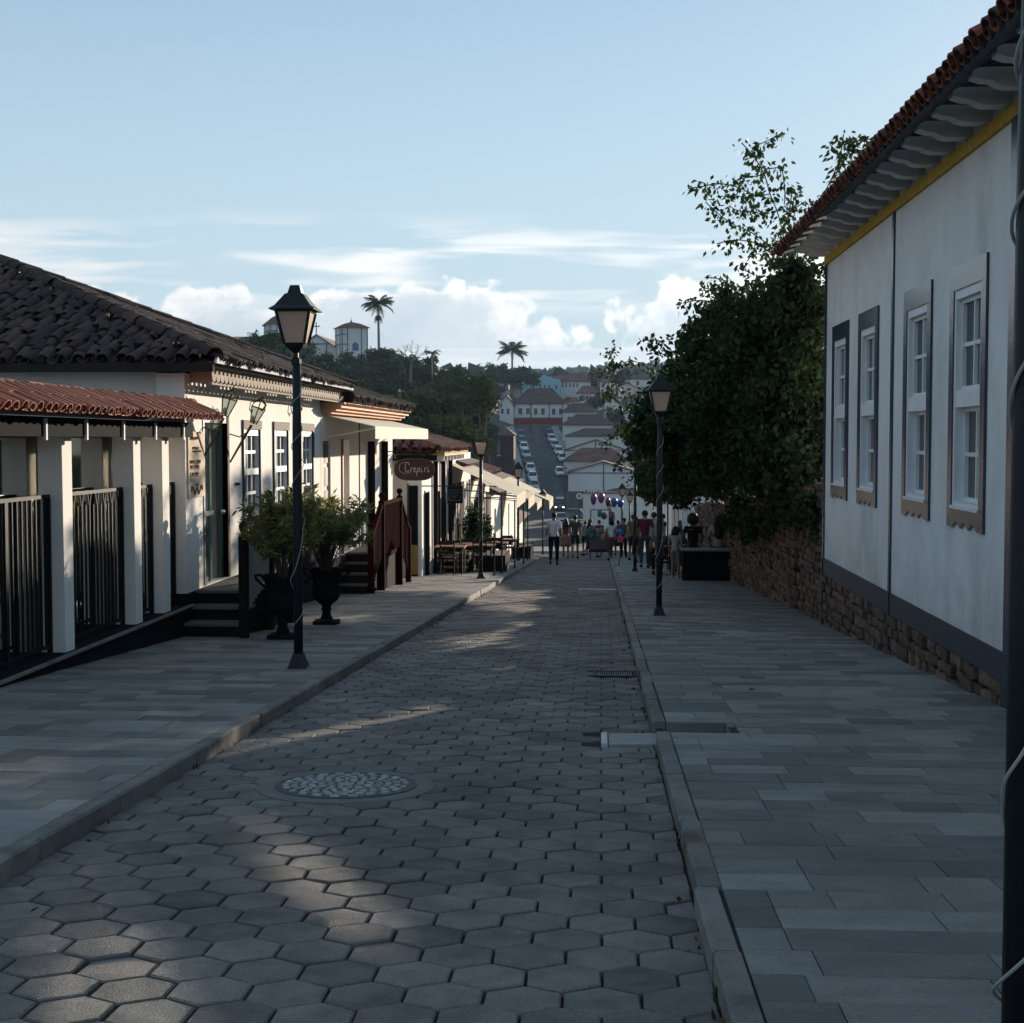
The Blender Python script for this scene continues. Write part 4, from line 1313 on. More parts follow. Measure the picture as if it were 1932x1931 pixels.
MB(bo).box(XL_W + .010, XL_W - .06, y0 - .07, y0 - .001, z0, z1 + .1).build('jamb', M['navy2'], do)
# eave, lambrequin
mb = MB(bo); mb.box(-4.55, -5.4, BY0 - .3, BY1 + .45, .866, .895); mb.build('eave_board', plain('grey_board', (.30, .27, .24), .8), hb)
lam = MB(bo); LX = -4.62
ya, yb = BY0 - .05, BY1 + .5
lam.box(LX, LX - .012, ya, yb, .835, .865)
lam.box(LX, LX - .012, ya, yb, .766, .79)
k = int((yb - ya) / .185)
for i in range(k):
    y = ya + (yb - ya) * i / k
    w_ = (yb - ya) / k
    lam.box(LX, LX - .012, y, y + w_ * .5, .79, .835)
    seg = [(y + .004, .766)] + [(y + w_ / 2 - (w_ / 2 - .004) * math.cos(math.pi * j / 6), .766 - .075 * math.sin(math.pi * j / 6)) for j in range(7)][1:-1] + [(y + w_ - .004, .766)]
    lam.prism(seg, (LX, 0, 0), (0, 1, 0), (0, 0, 1), (-.012, 0, 0))
lo = lam.build('lambrequin', M['fascia'], hb); lo['kind'] = 'stuff'
mb = MB(bo); mb.box(LX - .03, LX - .06, ya + .1, yb - .1, .665, .695); mb.build('trim_rail', M['fascia'], hb)
for y in np.linspace(ya + .3, yb - .5, 7):
    MB(bo).box(LX - .03, LX - .349, y, y + .045, .696, .865).build('eave_bracket', M['fascia'], hb)
# hooks under the eave
for y in (20.4, 22.9):
    MB(bo).tube([(XL_W + .001, y, .55), (XL_W + .12, y, .60), (XL_W + .16, y, .5), (XL_W + .10, y, .42), (XL_W + .06, y, .46)], .014, 6).build('eave_hook', M['iron'], hb)
MB(bo).lathe([(.035, 0), (.05, .02), (.035, .04)], (XL_W + .012, 19.28, -.62), 10).build('house_number_plate', plain('bronze', (.06, .045, .03), .4), hb)

# hipped tile roof
ex0, ex1, ey0, ey1, ez, apx = -4.50, -13.6, 16.55, 25.85, .90, (-9.15, 21.2, 2.66)
rf = MB(bo)
cs = [(ex0, ey0, ez), (ex0, ey1, ez), (ex1, ey1, ez), (ex1, ey0, ez)]
for i in range(4): rf.quad(cs[i], cs[(i + 1) % 4], apx)
rf.quad(*[(x, y, z - .03) for x, y, z in cs])
rb = rf.build('roof', M['tile_old'], hb)
solo = Solo(rb, 'tile', M['tile_old'], 300)
wx, wy = ex0 - ex1, ey1 - ey0
un = Vector((0, apx[1] - ey0, apx[2] - ez)); us = Vector((apx[0] - ex0, 0, apx[2] - ez))
for part in (True, False):
    pl = [(.0, -.1), (4.2 if part else wx, -.1), (apx[0] * -1 + ex0, un.length), (.0, -.1)] if False else None
tile_plane(solo, bo, (ex0, ey0, ez), (-1, 0, 0), un, [(0, -.1), (wx, -.1), (ex0 - apx[0], un.length)], M['tile_old'], pitch=.175, step=.26, rad=.082, L=.34, jit=.026, pans=True)
solo.limit = 300
tile_plane(solo, bo, (ex0, ey0, ez), (0, 1, 0), us, [(0, -.1), (wy, -.1), (apx[1] - ey0, us.length)], M['tile_old'], pitch=.175, step=.26, rad=.082, L=.34, jit=.02, pans=True)
solo.done()
capt = arch_tile(.12, .105, .42); capm = capt.mesh('hip_tile', M['tile_old'])
for c in ((ex0, ey0), (ex0, ey1)):
    a, b = Vector((c[0], c[1], ez)), Vector(apx)
    d_ = (b - a); n = int(d_.length / .36)
    for i in range(n):
        p = a + d_ * (i / n) + Vector((0, 0, .085))
        q = d_.to_track_quat('Y', 'Z')
        o = place('hip_tile', capm, rb); o.matrix_local = Matrix.Translation(p - Vector(bo)) @ (q.to_matrix().to_4x4()) @ Matrix.Rotation(random.gauss(0, .05), 4, 'Z')
        if random.random() < .5:
            m_ = MB(bo)
            q4 = o.matrix_local
            L_, w_ = random.uniform(.16, .34), random.uniform(.10, .17)
            ring = [(-.2, -.4), (.5, -.55), (1, -.1), (.6, .5), (-.1, .45), (-.5, .7), (-.9, .1), (-.7, -.5)]
            sgn = random.choice([-1, 1])
            top = [Vector((sgn * (.11 + w_ * .5) + w_ * .6 * u_ * random.uniform(.7, 1.2), .2 + L_ * v_, -.035 - abs(sgn * .11 + w_ * .6 * u_) * .25 + random.uniform(0, .03))) for v_, u_ in ring]
            low = [p_ - Vector((0, 0, .06)) for p_ in top]
            k_ = len(top)
            m_._add([tuple(Vector(bo) + (q4 @ p_)) for p_ in top + low], [tuple(range(k_))] + [(i_, (i_ + 1) % k_, k_ + (i_ + 1) % k_, k_ + i_) for i_ in range(k_)])
            m_.build('mortar_patch', M['mortar'], rb)
MB(bo).box(ex0 - .02, ex1, ey0 - .03, ey0 + .06, ez - .10, ez - .002).build('eave_gutter', plain('dark_gutter', (.03, .027, .026)), rb)
# ragged lime bedding under the street eave
mb = MB(bo); y = ey0
pts = []
while y < ey1 - .05:
    w_ = random.uniform(.13, .2)
    pts += [(y, .915 + random.uniform(0, .015)), (y + w_ / 2, .96 + random.uniform(-.01, .02))]; y += w_
poly = [(ey0, .897)] + pts + [(ey1, .915), (ey1, .897)]
mb.prism(poly, (ex0 + .02, 0, 0), (0, 1, 0), (0, 0, 1), (-.03, 0, 0)); mb.build('lime_bedding', M['mortar'], rb)

# sand coloured wall panel with faint brown print
t = thing('wall_panel', 'tall sand coloured sign panel with faded brown lettering beside the glass door', 'sign', (XL_W, 17.3, -.25))
to2 = tuple(t.location)
MB(to2).box(XL_W + .018, XL_W + .001, 16.97, 17.66, -.70, .10).build('board', M['panel'], t)
X_ = XL_W + .021


def strokes(parent, off, X, y0, zc, h, pattern, m, r=.006):
    for s in pattern:
        pts = [(X, y0 + p[0] * h, zc + p[1] * h) for p in s]
        MB(off).tube(pts, r, 4).build('stroke', m, parent)


br = M['browninks']
for zc, h, nn, yy in ((.02, .035, 7, 17.04), (-.10, .03, 6, 17.14), (-.14, .022, 8, 17.14), (-.27, .05, 8, 17.02), (-.33, .05, 7, 17.03), (-.42, .05, 6, 17.05)):
    for i in range(nn):
        y_ = yy + i * (.062 if h > .04 else .05)
        mbx = MB(to2); k = random.random()
        mbx.tube([(X_, y_, zc - h / 2), (X_, y_ + .004, zc + h / 2)], .0045, 4)
        if k > .3: mbx.tube([(X_, y_ + .004, zc + h / 2), (X_, y_ + .026, zc + h * .3), (X_, y_ + .022, zc - h * .1)], .004, 4)
        if k < .6: mbx.tube([(X_, y_, zc - h / 2), (X_, y_ + .024, zc - h / 2)], .004, 4)
        mbx.build('letter', br, t)
mbx = MB(to2)
cx, zc = 17.31, -.62
mbx.tube([(X_, cx - .24, zc + .0), (X_, cx - .22, zc + .06), (X_, cx - .18, zc + .05), (X_, cx - .08, zc - .045), (X_, cx, zc + .045), (X_, cx + .08, zc - .045), (X_, cx + .18, zc + .05), (X_, cx + .22, zc + .06), (X_, cx + .24, zc)], .010, 5)
mbx.build('emblem', br, t)
MB(to2).lathe([(.012, -.012), (.028, 0), (.012, .012)], (X_, cx, zc + .075), 8).build('emblem_dot', br, t)


# wall lanterns leaning out either side of the door
def wall_lantern(y, z, lean, lbl):
    t = thing('wall_lantern', lbl, 'wall lantern', (XL_W, y, z), group='carriage lanterns at the glass door')
    brz = plain('bronze_lantern', (.09, .07, .045), .45)
    MB().tube([(0, 0, -.50), (.10, .02, -.32), (.25 * lean, .04, .0)], [.012, .016, .02], 6).build('arm', brz, t)
    MB().tube([(0, 0, -.12), (.12, 0.02, -.16), (.2 * lean, .03, -.10)], .009, 5).build('stay', brz, t)
    c = Vector((.27 * lean, .04, .02)); ax = Vector((.28 * lean, .03, .95)).normalized()
    fr = MB()
    for k in range(6):
        a = k * math.pi / 3
        s1, s2 = ax.orthogonal().normalized(), None
        s2 = ax.cross(s1)
        dv = s1 * math.cos(a) + s2 * math.sin(a)
        b0 = c + dv * .045; b1 = c + ax * .22 + dv * .105; b2 = c + ax * .29 + dv * .085; b3 = c + ax * .33
        fr.tube([tuple(b0), tuple(b1), tuple(b2), tuple(b3)], .0075, 4)
        a2 = a + math.pi / 3; dw = s1 * math.cos(a2) + s2 * math.sin(a2)
        fr.tube([tuple(b1), tuple(c + ax * .22 + dw * .105)], .0075, 4)
        g = MB(); q0 = c + dw * .045; q1 = c + ax * .22 + dw * .105
        g.quad(tuple(b0), tuple(q0), tuple(q1), tuple(b1)); g.build('pane', clear, t)
    fr.tube([tuple(c + ax * .33), tuple(c + ax * .40)], [.018, .004], 5)
    fr.build('cage', brz, t)
    mb = MB(); mb.lathe([(.02, 0), (.03, .04), (.022, .09), (.005, .11)], tuple(c), 8); mb.build('bulb', plain('bulb_glass', (.75, .72, .62), .3), t)


wall_lantern(17.68, .28, 1.0, 'bronze wall lantern left of the glass door, above the canopy tiles')
wall_lantern(18.98, .20, 1.15, 'bronze wall lantern leaning out right of the glass door')


# ================================================================ entrance steps, railings
def steps(name_lbl, cat_lbl, x0, x1, yb, yt, zt, n, m, mt, landing=0.0):
    t = thing('entrance_steps', name_lbl, cat_lbl, ((x0 + x1) / 2, yb, walk(yb)))
    off = tuple(t.location)
    zb = walk(yb)
    for i in range(n):
        y = yb + (yt - yb) * i / n
        z = zb + (zt - zb) * (i + 1) / n
        MB(off).box(x0, x1, y, yt - .001 * i, z - (zt - zb) / n + .001, z - .035).build('riser', m, t)
        MB(off).box(x0 - .01, x1 + .01, y - .025, y + (yt - yb) / n + (.0 if i < n - 1 else landing), z - .034, z).build('tread', mt, t)
    if landing:
        MB(off).box(x0, x1, yt, yt + landing, zb - .4, zt - .036).build('landing_block', m, t)
    return t


blk = plain('black_step', (.015, .015, .017), .6)
trd = plain('worn_tread', (.13, .125, .12), .8)
steps('black entrance steps with worn treads below the glass door', 'steps', -4.94, -4.22, 16.55, 17.55, ZF - .01, 3, blk, trd, 1.4)


def ball_post(off, x, y, z0, z1, m, t, w=.05):
    MB(off).box(x - w, x + w, y - w, y + w, z0, z1).build('post', m, t)
    MB(off).lathe([(w * .9, 0), (w * .55, .02), (w * .5, .04), (w * .95, .075), (w * 1.1, .11), (w * .85, .15), (w * .3, .17)], (x, y, z1 + .001), 12).build('finial', m, t, smooth=True)


t = thing('stair_railing', 'dark timber stair railing with ball finials and pale boards by the black steps', 'railing', (-4.16, 17.2, walk(17.2)))
off = tuple(t.location)
rp = [(-4.16, 16.45, walk(16.45), -1.12), (-4.16, 17.75, walk(17.75), -.80), (-4.16, 18.95, walk(18.95), -.80)]
for x, y, z0, z1 in rp: ball_post(off, x, y, z0, z1, M['post'], t)
MB(off).beam((-4.16, 16.5, -1.20), (-4.16, 17.70, -.88), .06, .05).build('handrail', M['post'], t)
MB(off).beam((-4.16, 17.80, -.88), (-4.16, 18.90, -.88), .06, .05).build('handrail', M['post'], t)
pb = plain('weathered_board', (.24, .235, .21), .85)
for i in range(9):
    y = 16.55 + i * .135
    zt_ = -1.23 + (y - 16.5) * .267
    MB(off).box(-4.175, -4.15, y, y + .105, zt_ - .78 + random.uniform(-.03, .03), zt_).build('board', pb, t)
for i in range(8):
    y = 17.84 + i * .135
    MB(off).box(-4.175, -4.15, y, y + .105, -1.70 + random.uniform(-.03, .03), -.92).build('board', pb, t)

# urns with shrubs
urn_prof = [(.15, 0), (.15, .05), (.085, .07), (.06, .12), (.055, .17), (.075, .19), (.055, .21), (.075, .25), (.15, .30), (.185, .36), (.19, .42), (.175, .48), (.18, .56), (.215, .64), (.245, .67), (.245, .69), (.21, .685), (.19, .62), (.01, .61)]
um = plain('black_urn', (.013, .013, .014), .5)
first = None
for x, y, lbl in ((-3.68, 16.35, 'black pedestal urn right behind the left lamp post'), (-3.63, 18.75, 'second black pedestal urn, farther from the lamp post and fully in view')):
    t = thing('garden_urn', lbl, 'urn', (x, y, walk(y)), group='black pedestal urns')
    MB().box(-.155, .155, -.155, .155, -.02, .055).build('foot', um, t)
    MB().lathe([(r_ * 1.0, z_ * 1.08) for r_, z_ in urn_prof[2:]], n=20).build('bowl', um, t, smooth=True)
    for sgn in (-1, 1):
        MB().tube([(sgn * .20, 0, .60), (sgn * .25, 0, .64), (sgn * .31, 0, .70), (sgn * .32, 0, .735), (sgn * .27, 0, .745), (sgn * .23, 0, .735)], [.014, .016, .017, .017, .016, .014], 7).build('handle', um, t, smooth=True)


def shrub(x, y, z, h, w, n, lbl, seed):
    t = thing('potted_shrub', lbl, 'shrub', (x, y, z), group='shrubs in the black urns')
    r2 = random.Random(seed)
    LPs, LDs = [], []
    for i in range(n):
        a = r2.uniform(0, 2 * math.pi); sp = r2.uniform(.15, 1.0) * w
        hh = h * r2.uniform(.45, 1.0)
        tip = Vector((math.cos(a) * sp, math.sin(a) * sp, hh - .25 * sp * r2.random()))
        mid = tip * .5 + Vector((0, 0, .14 * h)) + Vector((r2.gauss(0, .03), r2.gauss(0, .03), 0))
        pts = [Vector((0, 0, -.05)), mid * .5 + Vector((0, 0, .05)), mid, tip]
        MB().tube([tuple(p) for p in pts], [.008, .007, .005, .003], 4).build('stem', M['trunk'], t)
        for k in range(26):
            q = .30 + .70 * k / 25
            p = mid * (1 - (q - .3) / .7) + tip * ((q - .3) / .7)
            for _ in range(4):
                dv = Vector((r2.gauss(0, 1), r2.gauss(0, 1), r2.gauss(.1, .8)))
                LPs.append(tuple(p + Vector((r2.gauss(0, .03), r2.gauss(0, .03), r2.gauss(0, .03))))); LDs.append(tuple(dv))
    place('foliage', leaf_mesh('foliage', np.array(LPs), .115, M['leaf2'], aspect=.26, dirs=LDs), t)


shrub(-3.68, 16.35, walk(16.35) + .66, 1.05, .52, 36, 'loose green shrub in the urn right behind the lamp post', 3)
shrub(-3.63, 18.75, walk(18.75) + .66, 1.20, .80, 62, 'fuller green shrub in the farther of the two urns', 5)
# ================================================================ LEFT: white house with balustraded stair (C)
CY0, CY1 = 25.26, 34.04
ZC = -2.20
hc = thing('stair_house', 'white house with cream awning, salmon cornice and dark open doors behind the red balustrade', 'house', (XL_W, 30, walk(30)))
co = tuple(hc.location)
ops = [(25.42, 26.15, ZC, -.02), (27.35, 28.15, ZC, .0), (30.45, 31.10, ZC, -.02), (32.35, 32.95, ZC, -.02)]
mb = MB(co); wall_open(mb, XL_W, XL_W - .35, CY0, CY1, ZC - .02, .56, ops); mb.build('wall', M['cream'], hc)
mb = MB(co); mb.box(XL_W + .025, XL_W - .33, CY0, CY1, -3.6, ZC - .022); mb.build('plinth', plain('dark_plinth', (.05, .045, .045), .8), hc)
mb = MB(co); mb.box(XL_W - .352, -12, CY1 - .3, CY1 - .003, -3.6, .56); mb.build('end_wall', M['cream'], hc)
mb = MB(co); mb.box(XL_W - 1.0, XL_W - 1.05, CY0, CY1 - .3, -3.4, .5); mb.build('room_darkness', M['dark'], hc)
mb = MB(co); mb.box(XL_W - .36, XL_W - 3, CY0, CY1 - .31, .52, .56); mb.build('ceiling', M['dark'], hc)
# panelled shutter door, red jamb, opened leaves
d = MB(co).box(XL_W - .05, XL_W - .09, 25.42, 26.15, ZC, -.02); dO = d.build('door', M['redpaint'], hc)
for i in range(5):
    for j in range(2):
        MB(co).box(XL_W - .035, XL_W - .049, 25.46 + j * .35, 25.76 + j * .35, ZC + .1 + i * .42, ZC + .44 + i * .42).build('panel', M['wood'], dO)
MB(co).box(XL_W + .03, XL_W - .10, 27.25, 27.348, ZC, .02).build('door_jamb', M['redpaint'], hc)
for y in (30.44, 32.34):
    MB(co).box(XL_W + .15, XL_W + .005, y - .045, y, ZC, -.03).build('open_door_leaf', M['post'], hc)
MB(co).box(XL_W + .02, XL_W - .02, 29.27, 29.30, ZC, .5).build('wall_seam', M['navy2'], hc)
# cornice
for k, (xo, z0, z1) in enumerate(((.18, .47, .52), (.27, .522, .575), (.36, .577, .64), (.42, .642, .67))):
    MB(co).box(XL_W + xo, XL_W - .1, CY0 + .05, CY1 + .25, z0, z1).build('cornice', M['cornice'], hc)


def hip_roof(parent, off, x0, x1, y0, y1, z, apex, m, tiles=True, rx=None, pitch=.235, ridge=None):
    rf = MB(off)
    cs = [(x0, y0, z), (x0, y1, z), (x1, y1, z), (x1, y0, z)]
    if ridge is None:
        for i in range(4): rf.quad(cs[i], cs[(i + 1) % 4], apex)
    else:
        a, b = ridge
        rf.quad(cs[0], cs[1], b, a); rf.quad(cs[1], cs[2], b); rf.quad(cs[2], cs[3], a, b); rf.quad(cs[3], cs[0], a)
    rf.quad(*[(x, y, q - .04) for x, y, q in cs])
    ro = rf.build('roof', m, parent)
    if tiles:
        solo = Solo(ro, 'tile', m, 0)
        a = apex if ridge is None else ridge[0]; b = apex if ridge is None else ridge[1]
        us = Vector((a[0] - x0, 0, a[2] - z)); un = Vector((0, a[1] - y0, a[2] - z))
        tile_plane(solo, off, (x0, y0, z), (0, 1, 0), us, [(0, -.1), (y1 - y0, -.1), (b[1] - y0, us.length), (a[1] - y0, us.length)], m, pitch=pitch, step=.34, rad=.105, L=.44, jit=.02, solo_ok=False)
        tile_plane(solo, off, (x0, y0, z), (-1, 0, 0), un, [(0, -.1), (x0 - x1, -.1), (x0 - a[0], un.length)], m, pitch=pitch, step=.34, rad=.105, L=.44, jit=.02, solo_ok=False)
        solo.done()
        capt = arch_tile(.12, .105, .42); capm = capt.mesh('hip_tile', m)
        for c, ap in (((x0, y0), a), ((x0, y1), b)):
            p0, p1 = Vector((c[0], c[1], z)), Vector(ap)
            d_ = p1 - p0; n = int(d_.length / .36)
            for i in range(n):
                o = place('hip_tile', capm, ro); o.matrix_local = Matrix.Translation(p0 + d_ * (i / n) + Vector((0, 0, .085)) - Vector(off)) @ d_.to_track_quat('Y', 'Z').to_matrix().to_4x4()
    return ro


hip_roof(hc, co, -4.50, -13.2, 25.5, 34.45, .69, (-8.85, 30.0, 2.02), M['tile_old'])
# cream awning with deep valance
t = thing('window_awning', 'cream awning with a deep sunlit valance over the dark doors', 'awning', (-4.5, 29.4, .3))
ao = tuple(t.location)
ya, yb = 25.6, 33.5
mb = MB(ao); mb.hexa([(XL_W + .01, ya, .44), (-4.05, ya, .235), (-4.05, yb, .235), (XL_W + .01, yb, .44), (XL_W + .01, ya, .455), (-4.05, ya, .25), (-4.05, yb, .25), (XL_W + .01, yb, .455)]); mb.build('canopy', M['awning'], t)
mb = MB(ao); mb.box(-4.045, -4.055, ya, yb, .02, .232); mb.build('valance', M['awning'], t)
mb = MB(ao); mb.tube([(-4.07, ya, .225), (-4.07, yb, .225)], .025, 8); mb.build('front_bar', plain('white_tube', (.7, .7, .68), .4), t)
for y in (ya + .2, yb - .2):
    MB(ao).tube([(XL_W + .01, y, .05), (-4.08, y, .21)], .015, 6).build('arm', plain('white_tube', (.7, .7, .68), .4), t)

# double stair with oxblood balustrade
st = steps('dark flight of steps rising to the landing of the white house', 'steps', -4.94, -4.42, 26.75, 28.0, ZC, 4, plain('dark_step', (.022, .018, .018), .7), plain('step_tread', (.11, .10, .10), .8), 3.3)
t = thing('balustrade', 'oxblood balustrade with ball finials around the landing of the white house', 'balustrade', (-4.36, 29.0, walk(29)))
off = tuple(t.location)
posts = [(27.0, walk(27), -1.75), (28.35, walk(28.4), -1.22), (30.9, walk(30.9), -1.22), (32.3, walk(32.3), -1.95)]
for y, z0, z1 in posts: ball_post(off, -4.36, y, z0, z1, M['redwood'], t, .06)
for (y0, _, z0), (y1, _, z1) in zip(posts[:-1], posts[1:]):
    MB(off).beam((-4.36, y0 + .06, z0 - .06), (-4.36, y1 - .06, z1 - .06), .09, .06).build('handrail', M['redwood'], t)
    n = int((y1 - y0) / .15)
    for i in range(1, n):
        q = i / n; y = y0 + (y1 - y0) * q; zt_ = z0 + (z1 - z0) * q - .09
        zb_ = max(walk(y) + .02, zt_ - 1.0)
        MB(off).box(-4.375, -4.345, y - .022, y + .022, zb_, zt_).build('baluster', M['redwood'], t)
MB(off).box(-4.41, -4.39, 28.42, 30.82, ZC - .22, ZC).build('landing_edge', M['redwood'], t)

# ---------------------------------------------------------------- the oval sign
t = thing('oval_sign', 'brown oval hanging sign with white script lettering', 'sign', (-4.27, 32.7, -.68))
n = 28; hw, hh = .47, .255
pts = []
for k in range(n):
    a = 2 * math.pi * k / n
    x = math.cos(a); y = math.sin(a)
    pts.append((math.copysign(abs(x) ** .62, x) * hw, math.copysign(abs(y) ** .80, y) * hh))
MB().prism(pts, (0, 0, 0), (1, 0, 0), (0, 0, 1), (0, .035, 0)).build('board', M['signwood'], t)
rim = [(x * .985, -.004, z * .975) for x, z in pts]; MB().tube(rim + [rim[0]], .009, 5).build('rim', plain('rim_bronze', (.20, .13, .10), .35), t)
# Crepiri, drawn as pen strokes (x 0..1 over the word, z in letter heights)
GL = {'C': [[(.30, .72), (.27, .90), (.20, 1.02), (.10, .95), (.06, .75), (.04, .45), (.08, .15), (.18, .05), (.30, .18)], [(-.30, .62), (-.36, .35), (-.25, .02), (.0, -.16), (.22, -.06), (.42, -.20)], [(.20, 1.02), (-.05, 1.02), (-.26, .86), (-.34, .5)]],
      'r': [[(.0, .0), (.05, .45)], [(.04, .32), (.10, .46), (.17, .44)]], 'e': [[(.0, .22), (.10, .28), (.11, .42), (.05, .44), (.0, .28), (.02, .04), (.09, .0), (.15, .10)]],
      'p': [[(-.04, -.45), (.06, .46)], [(.04, .30), (.12, .46), (.17, .34), (.13, .05), (.04, .02)]], 'i': [[(.0, .44), (-.02, .08), (.03, .0), (.09, .10)], [(.03, .62), (.045, .66)]]}
x = -.225
for ch, adv in (('C', .31), ('r', .17), ('e', .17), ('p', .235), ('i', .15), ('r', .20), ('i', .1)):
    mbx = MB()
    for s in GL[ch]:
        P_ = [Vector((q[0] * .36, 0, q[1] * .215)) for q in s]
        fine = []
        for k in range(len(P_) - 1):
            p0, p1, p2, p3 = P_[max(k - 1, 0)], P_[k], P_[k + 1], P_[min(k + 2, len(P_) - 1)]
            for j in range(5):
                u_ = j / 5
                fine.append(.5 * ((2 * p1) + (p2 - p0) * u_ + (2 * p0 - 5 * p1 + 4 * p2 - p3) * u_ ** 2 + (3 * p1 - p0 - 3 * p2 + p3) * u_ ** 3))
        fine.append(P_[-1])
        thick = .0085 if (ch != 'C' or s is GL['C'][0]) else .0045
        mbx.tube([(x + p.x, -.008, -.055 + p.z) for p in fine], thick, 5)
    mbx.build('letter', M['ink'], t)
    x += adv * .36 * 1.22
MB().tube([(-.70, .02, .42), (-.3, .02, .40), (.2, .02, .34)], .012, 5).build('bracket', M['iron'], t)
MB().tube([(-.25, .02, .40), (-.25, .02, .24)], .006, 4).build('hanger', M['iron'], t)
MB().tube([(.18, .02, .345), (.18, .02, .24)], .006, 4).build('hanger', M['iron'], t)
MB().tube([(-.70, .02, .1), (-.60, .02, .32), (-.48, .02, .36), (-.44, .02, .26), (-.52, .02, .22)], .007, 5).build('scroll', M['iron'], t)

# ---------------------------------------------------------------- houses farther down on the left
XD = -4.50
hd = thing('sign_house', 'white house with dark shutters and sunlit timber fascia beyond the oval sign', 'house', (-4.8, 42, walk(42)))
oD = tuple(hd.location)
XD = -4.50
ops = [(36.5, 37.6, -4, -1.35), (39.0, 39.6, -3.2, -1.4), (40.6, 41.2, -3.0, -1.5), (43.6, 44.6, -4, -1.8), (46.6, 48.6, -4, -1.6)]
mb = MB(oD); wall_open(mb, XD, XD - .35, 35.9, 49.5, -4.6, -.42, ops); mb.build('wall', M['cream'], hd)
mb = MB(oD); mb.box(XD - .352, -12, 35.9, 36.2, -4, -.42); mb.build('near_side_wall', M['pinkish'], hd)
mb = MB(oD); mb.box(XD - .9, XD - .95, 36.2, 49.4, -4.6, -.5); mb.build('room_darkness', M['dark'], hd)
for (y0, y1, z0, z1) in ops[:3]:
    MB(oD).box(XD + .03, XD - .03, y0 - .1, y0 - .001, z0, z1 + .05).build('jamb', M['navy2'], hd)
    MB(oD).box(XD + .12, XD + .005, y0 - .04, y0 - .002 - .0, z0, z1).build('shutter_leaf', M['post'], hd)
MB(oD).box(XD - .1, XD - .14, 36.5, 37.6, walk(37) - .1, walk(37) + .75).build('timber_gate', plain('ochre_timber', (.30, .21, .08), .7), hd)
# white panelled double door
MB(oD).box(-4.83, -4.60, 35.87, 35.898, walk(36), -1.15).build('side_door', plain('black_door', (.012, .012, .014)), hd)
MB(oD).box(-4.83, -4.60, 35.855, 35.868, walk(36) + .05, walk(36) + .80).build('side_door_gate', plain('ochre_timber', (.30, .21, .08), .7), hd)
MB(oD).box(-4.87, -4.832, 35.86, 35.897, walk(36), -1.10).build('side_door_jamb', plain('teal_jamb', (.05, .10, .11)), hd)
for yy_ in (38.2, 40.1, 42.0): MB(oD).box(XD + .14, XD + .02, yy_, yy_ + .12, walk(yy_), -.56).build('timber_post', M['post'], hd)
dw = MB(oD).box(XD - .06, XD - .10, 46.6, 48.6, -4.5, -1.6).build('double_door', M['sash'], hd)
for i in range(3):
    for j in range(2):
        MB(oD).box(XD - .05, XD - .0595, 46.7 + i * .65, 47.2 + i * .65, -4.1 + j * 1.25, -3.0 + j * 1.25).build('panel', plain('lattice_white', (.5, .49, .46), .7), dw)
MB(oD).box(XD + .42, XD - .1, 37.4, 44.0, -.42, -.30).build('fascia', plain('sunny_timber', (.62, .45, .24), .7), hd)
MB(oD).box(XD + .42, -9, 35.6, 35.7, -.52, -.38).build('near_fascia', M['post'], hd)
for y in np.arange(37.6, 44, .8): MB(oD).box(XD + .38, XD + .02, y, y + .07, -.56, -.422).build('rafter_end', M['rafter'], hd)
hip_roof(hd, oD, XD + .46, -12.5, 35.4, 44.2, -.30, (-8.6, 39.8, 1.05), M['tile'])
hip_roof(hd, oD, XD + .40, -11.5, 44.25, 50.2, -.75, (-8.0, 47.2, .45), M['tile_old'], tiles=False)
steps('low stone doorstep block with a broad tread beside the oval sign house', 'steps', -4.48, -3.6, 38.4, 39.4, walk(39) + .50, 3, plain('dark_step', (.022, .018, .018), .7), plain('sandy_tread', (.22, .19, .15), .8), .6)

r4 = random.Random(8)
for yy_, ww_, cc_ in ((43.0, 1.1, (.02, .035, .045)), (44.8, .7, (.16, .07, .04)), (45.7, 1.2, (.015, .016, .018)), (48.75, .6, (.03, .05, .05))):
    MB(oD).box(XD + .03, XD + .004, yy_, yy_ + ww_, walk(yy_ + ww_), -1.35).build('shop_front', plain('front_%d' % int(yy_ * 10), cc_), hd)
he = thing('awning_house', 'low tiled house behind the far awnings on the left', 'house', (-4.9, 56, walk(56)))
oE = tuple(he.location)
mb = MB(oE); wall_open(mb, -4.9, -5.2, 50.4, 63, -6, -1.5, [(51.5, 52.6, -6, -2.3), (54, 55, -6, -2.4), (57, 58.2, -6, -2.4), (60, 61, -6, -2.5)]); mb.build('wall', M['cream'], he)
mb = MB(oE); mb.box(-5.7, -5.75, 50.4, 63, -6, -1.6); mb.build('room_darkness', M['dark'], he)
hip_roof(he, oE, -4.45, -13, 50.3, 63.4, -1.42, None, M['tile'], ridge=((-8.7, 54.5, .15), (-8.7, 59.2, .15)))
for yy_, ww_, cc_ in ((50.6, .8, (.02, .02, .022)), (52.8, 1.0, (.05, .03, .025)), (55.3, 1.4, (.02, .022, .024)), (58.6, 1.2, (.10, .05, .04)), (61.2, 1.2, (.02, .02, .022))):
    MB(oE).box(-4.86, -4.896, yy_, yy_ + ww_, walk(yy_ + ww_) - .2, -2.3).build('shop_front', plain('front_%d' % int(yy_ * 10), cc_), he)
hf_ = thing('far_awning_house', 'small tiled house behind the last yellowish awning on the left', 'house', (-4.9, 72, road(72)))
oF = tuple(hf_.location)
mb = MB(oF); wall_open(mb, -4.9, -5.2, 64, 84, -9, -2.4, [(66, 67.2, -9, -3.2), (70, 71.2, -9, -3.2), (76, 77, -9, -3.4)]); mb.build('wall', M['cream'], hf_)
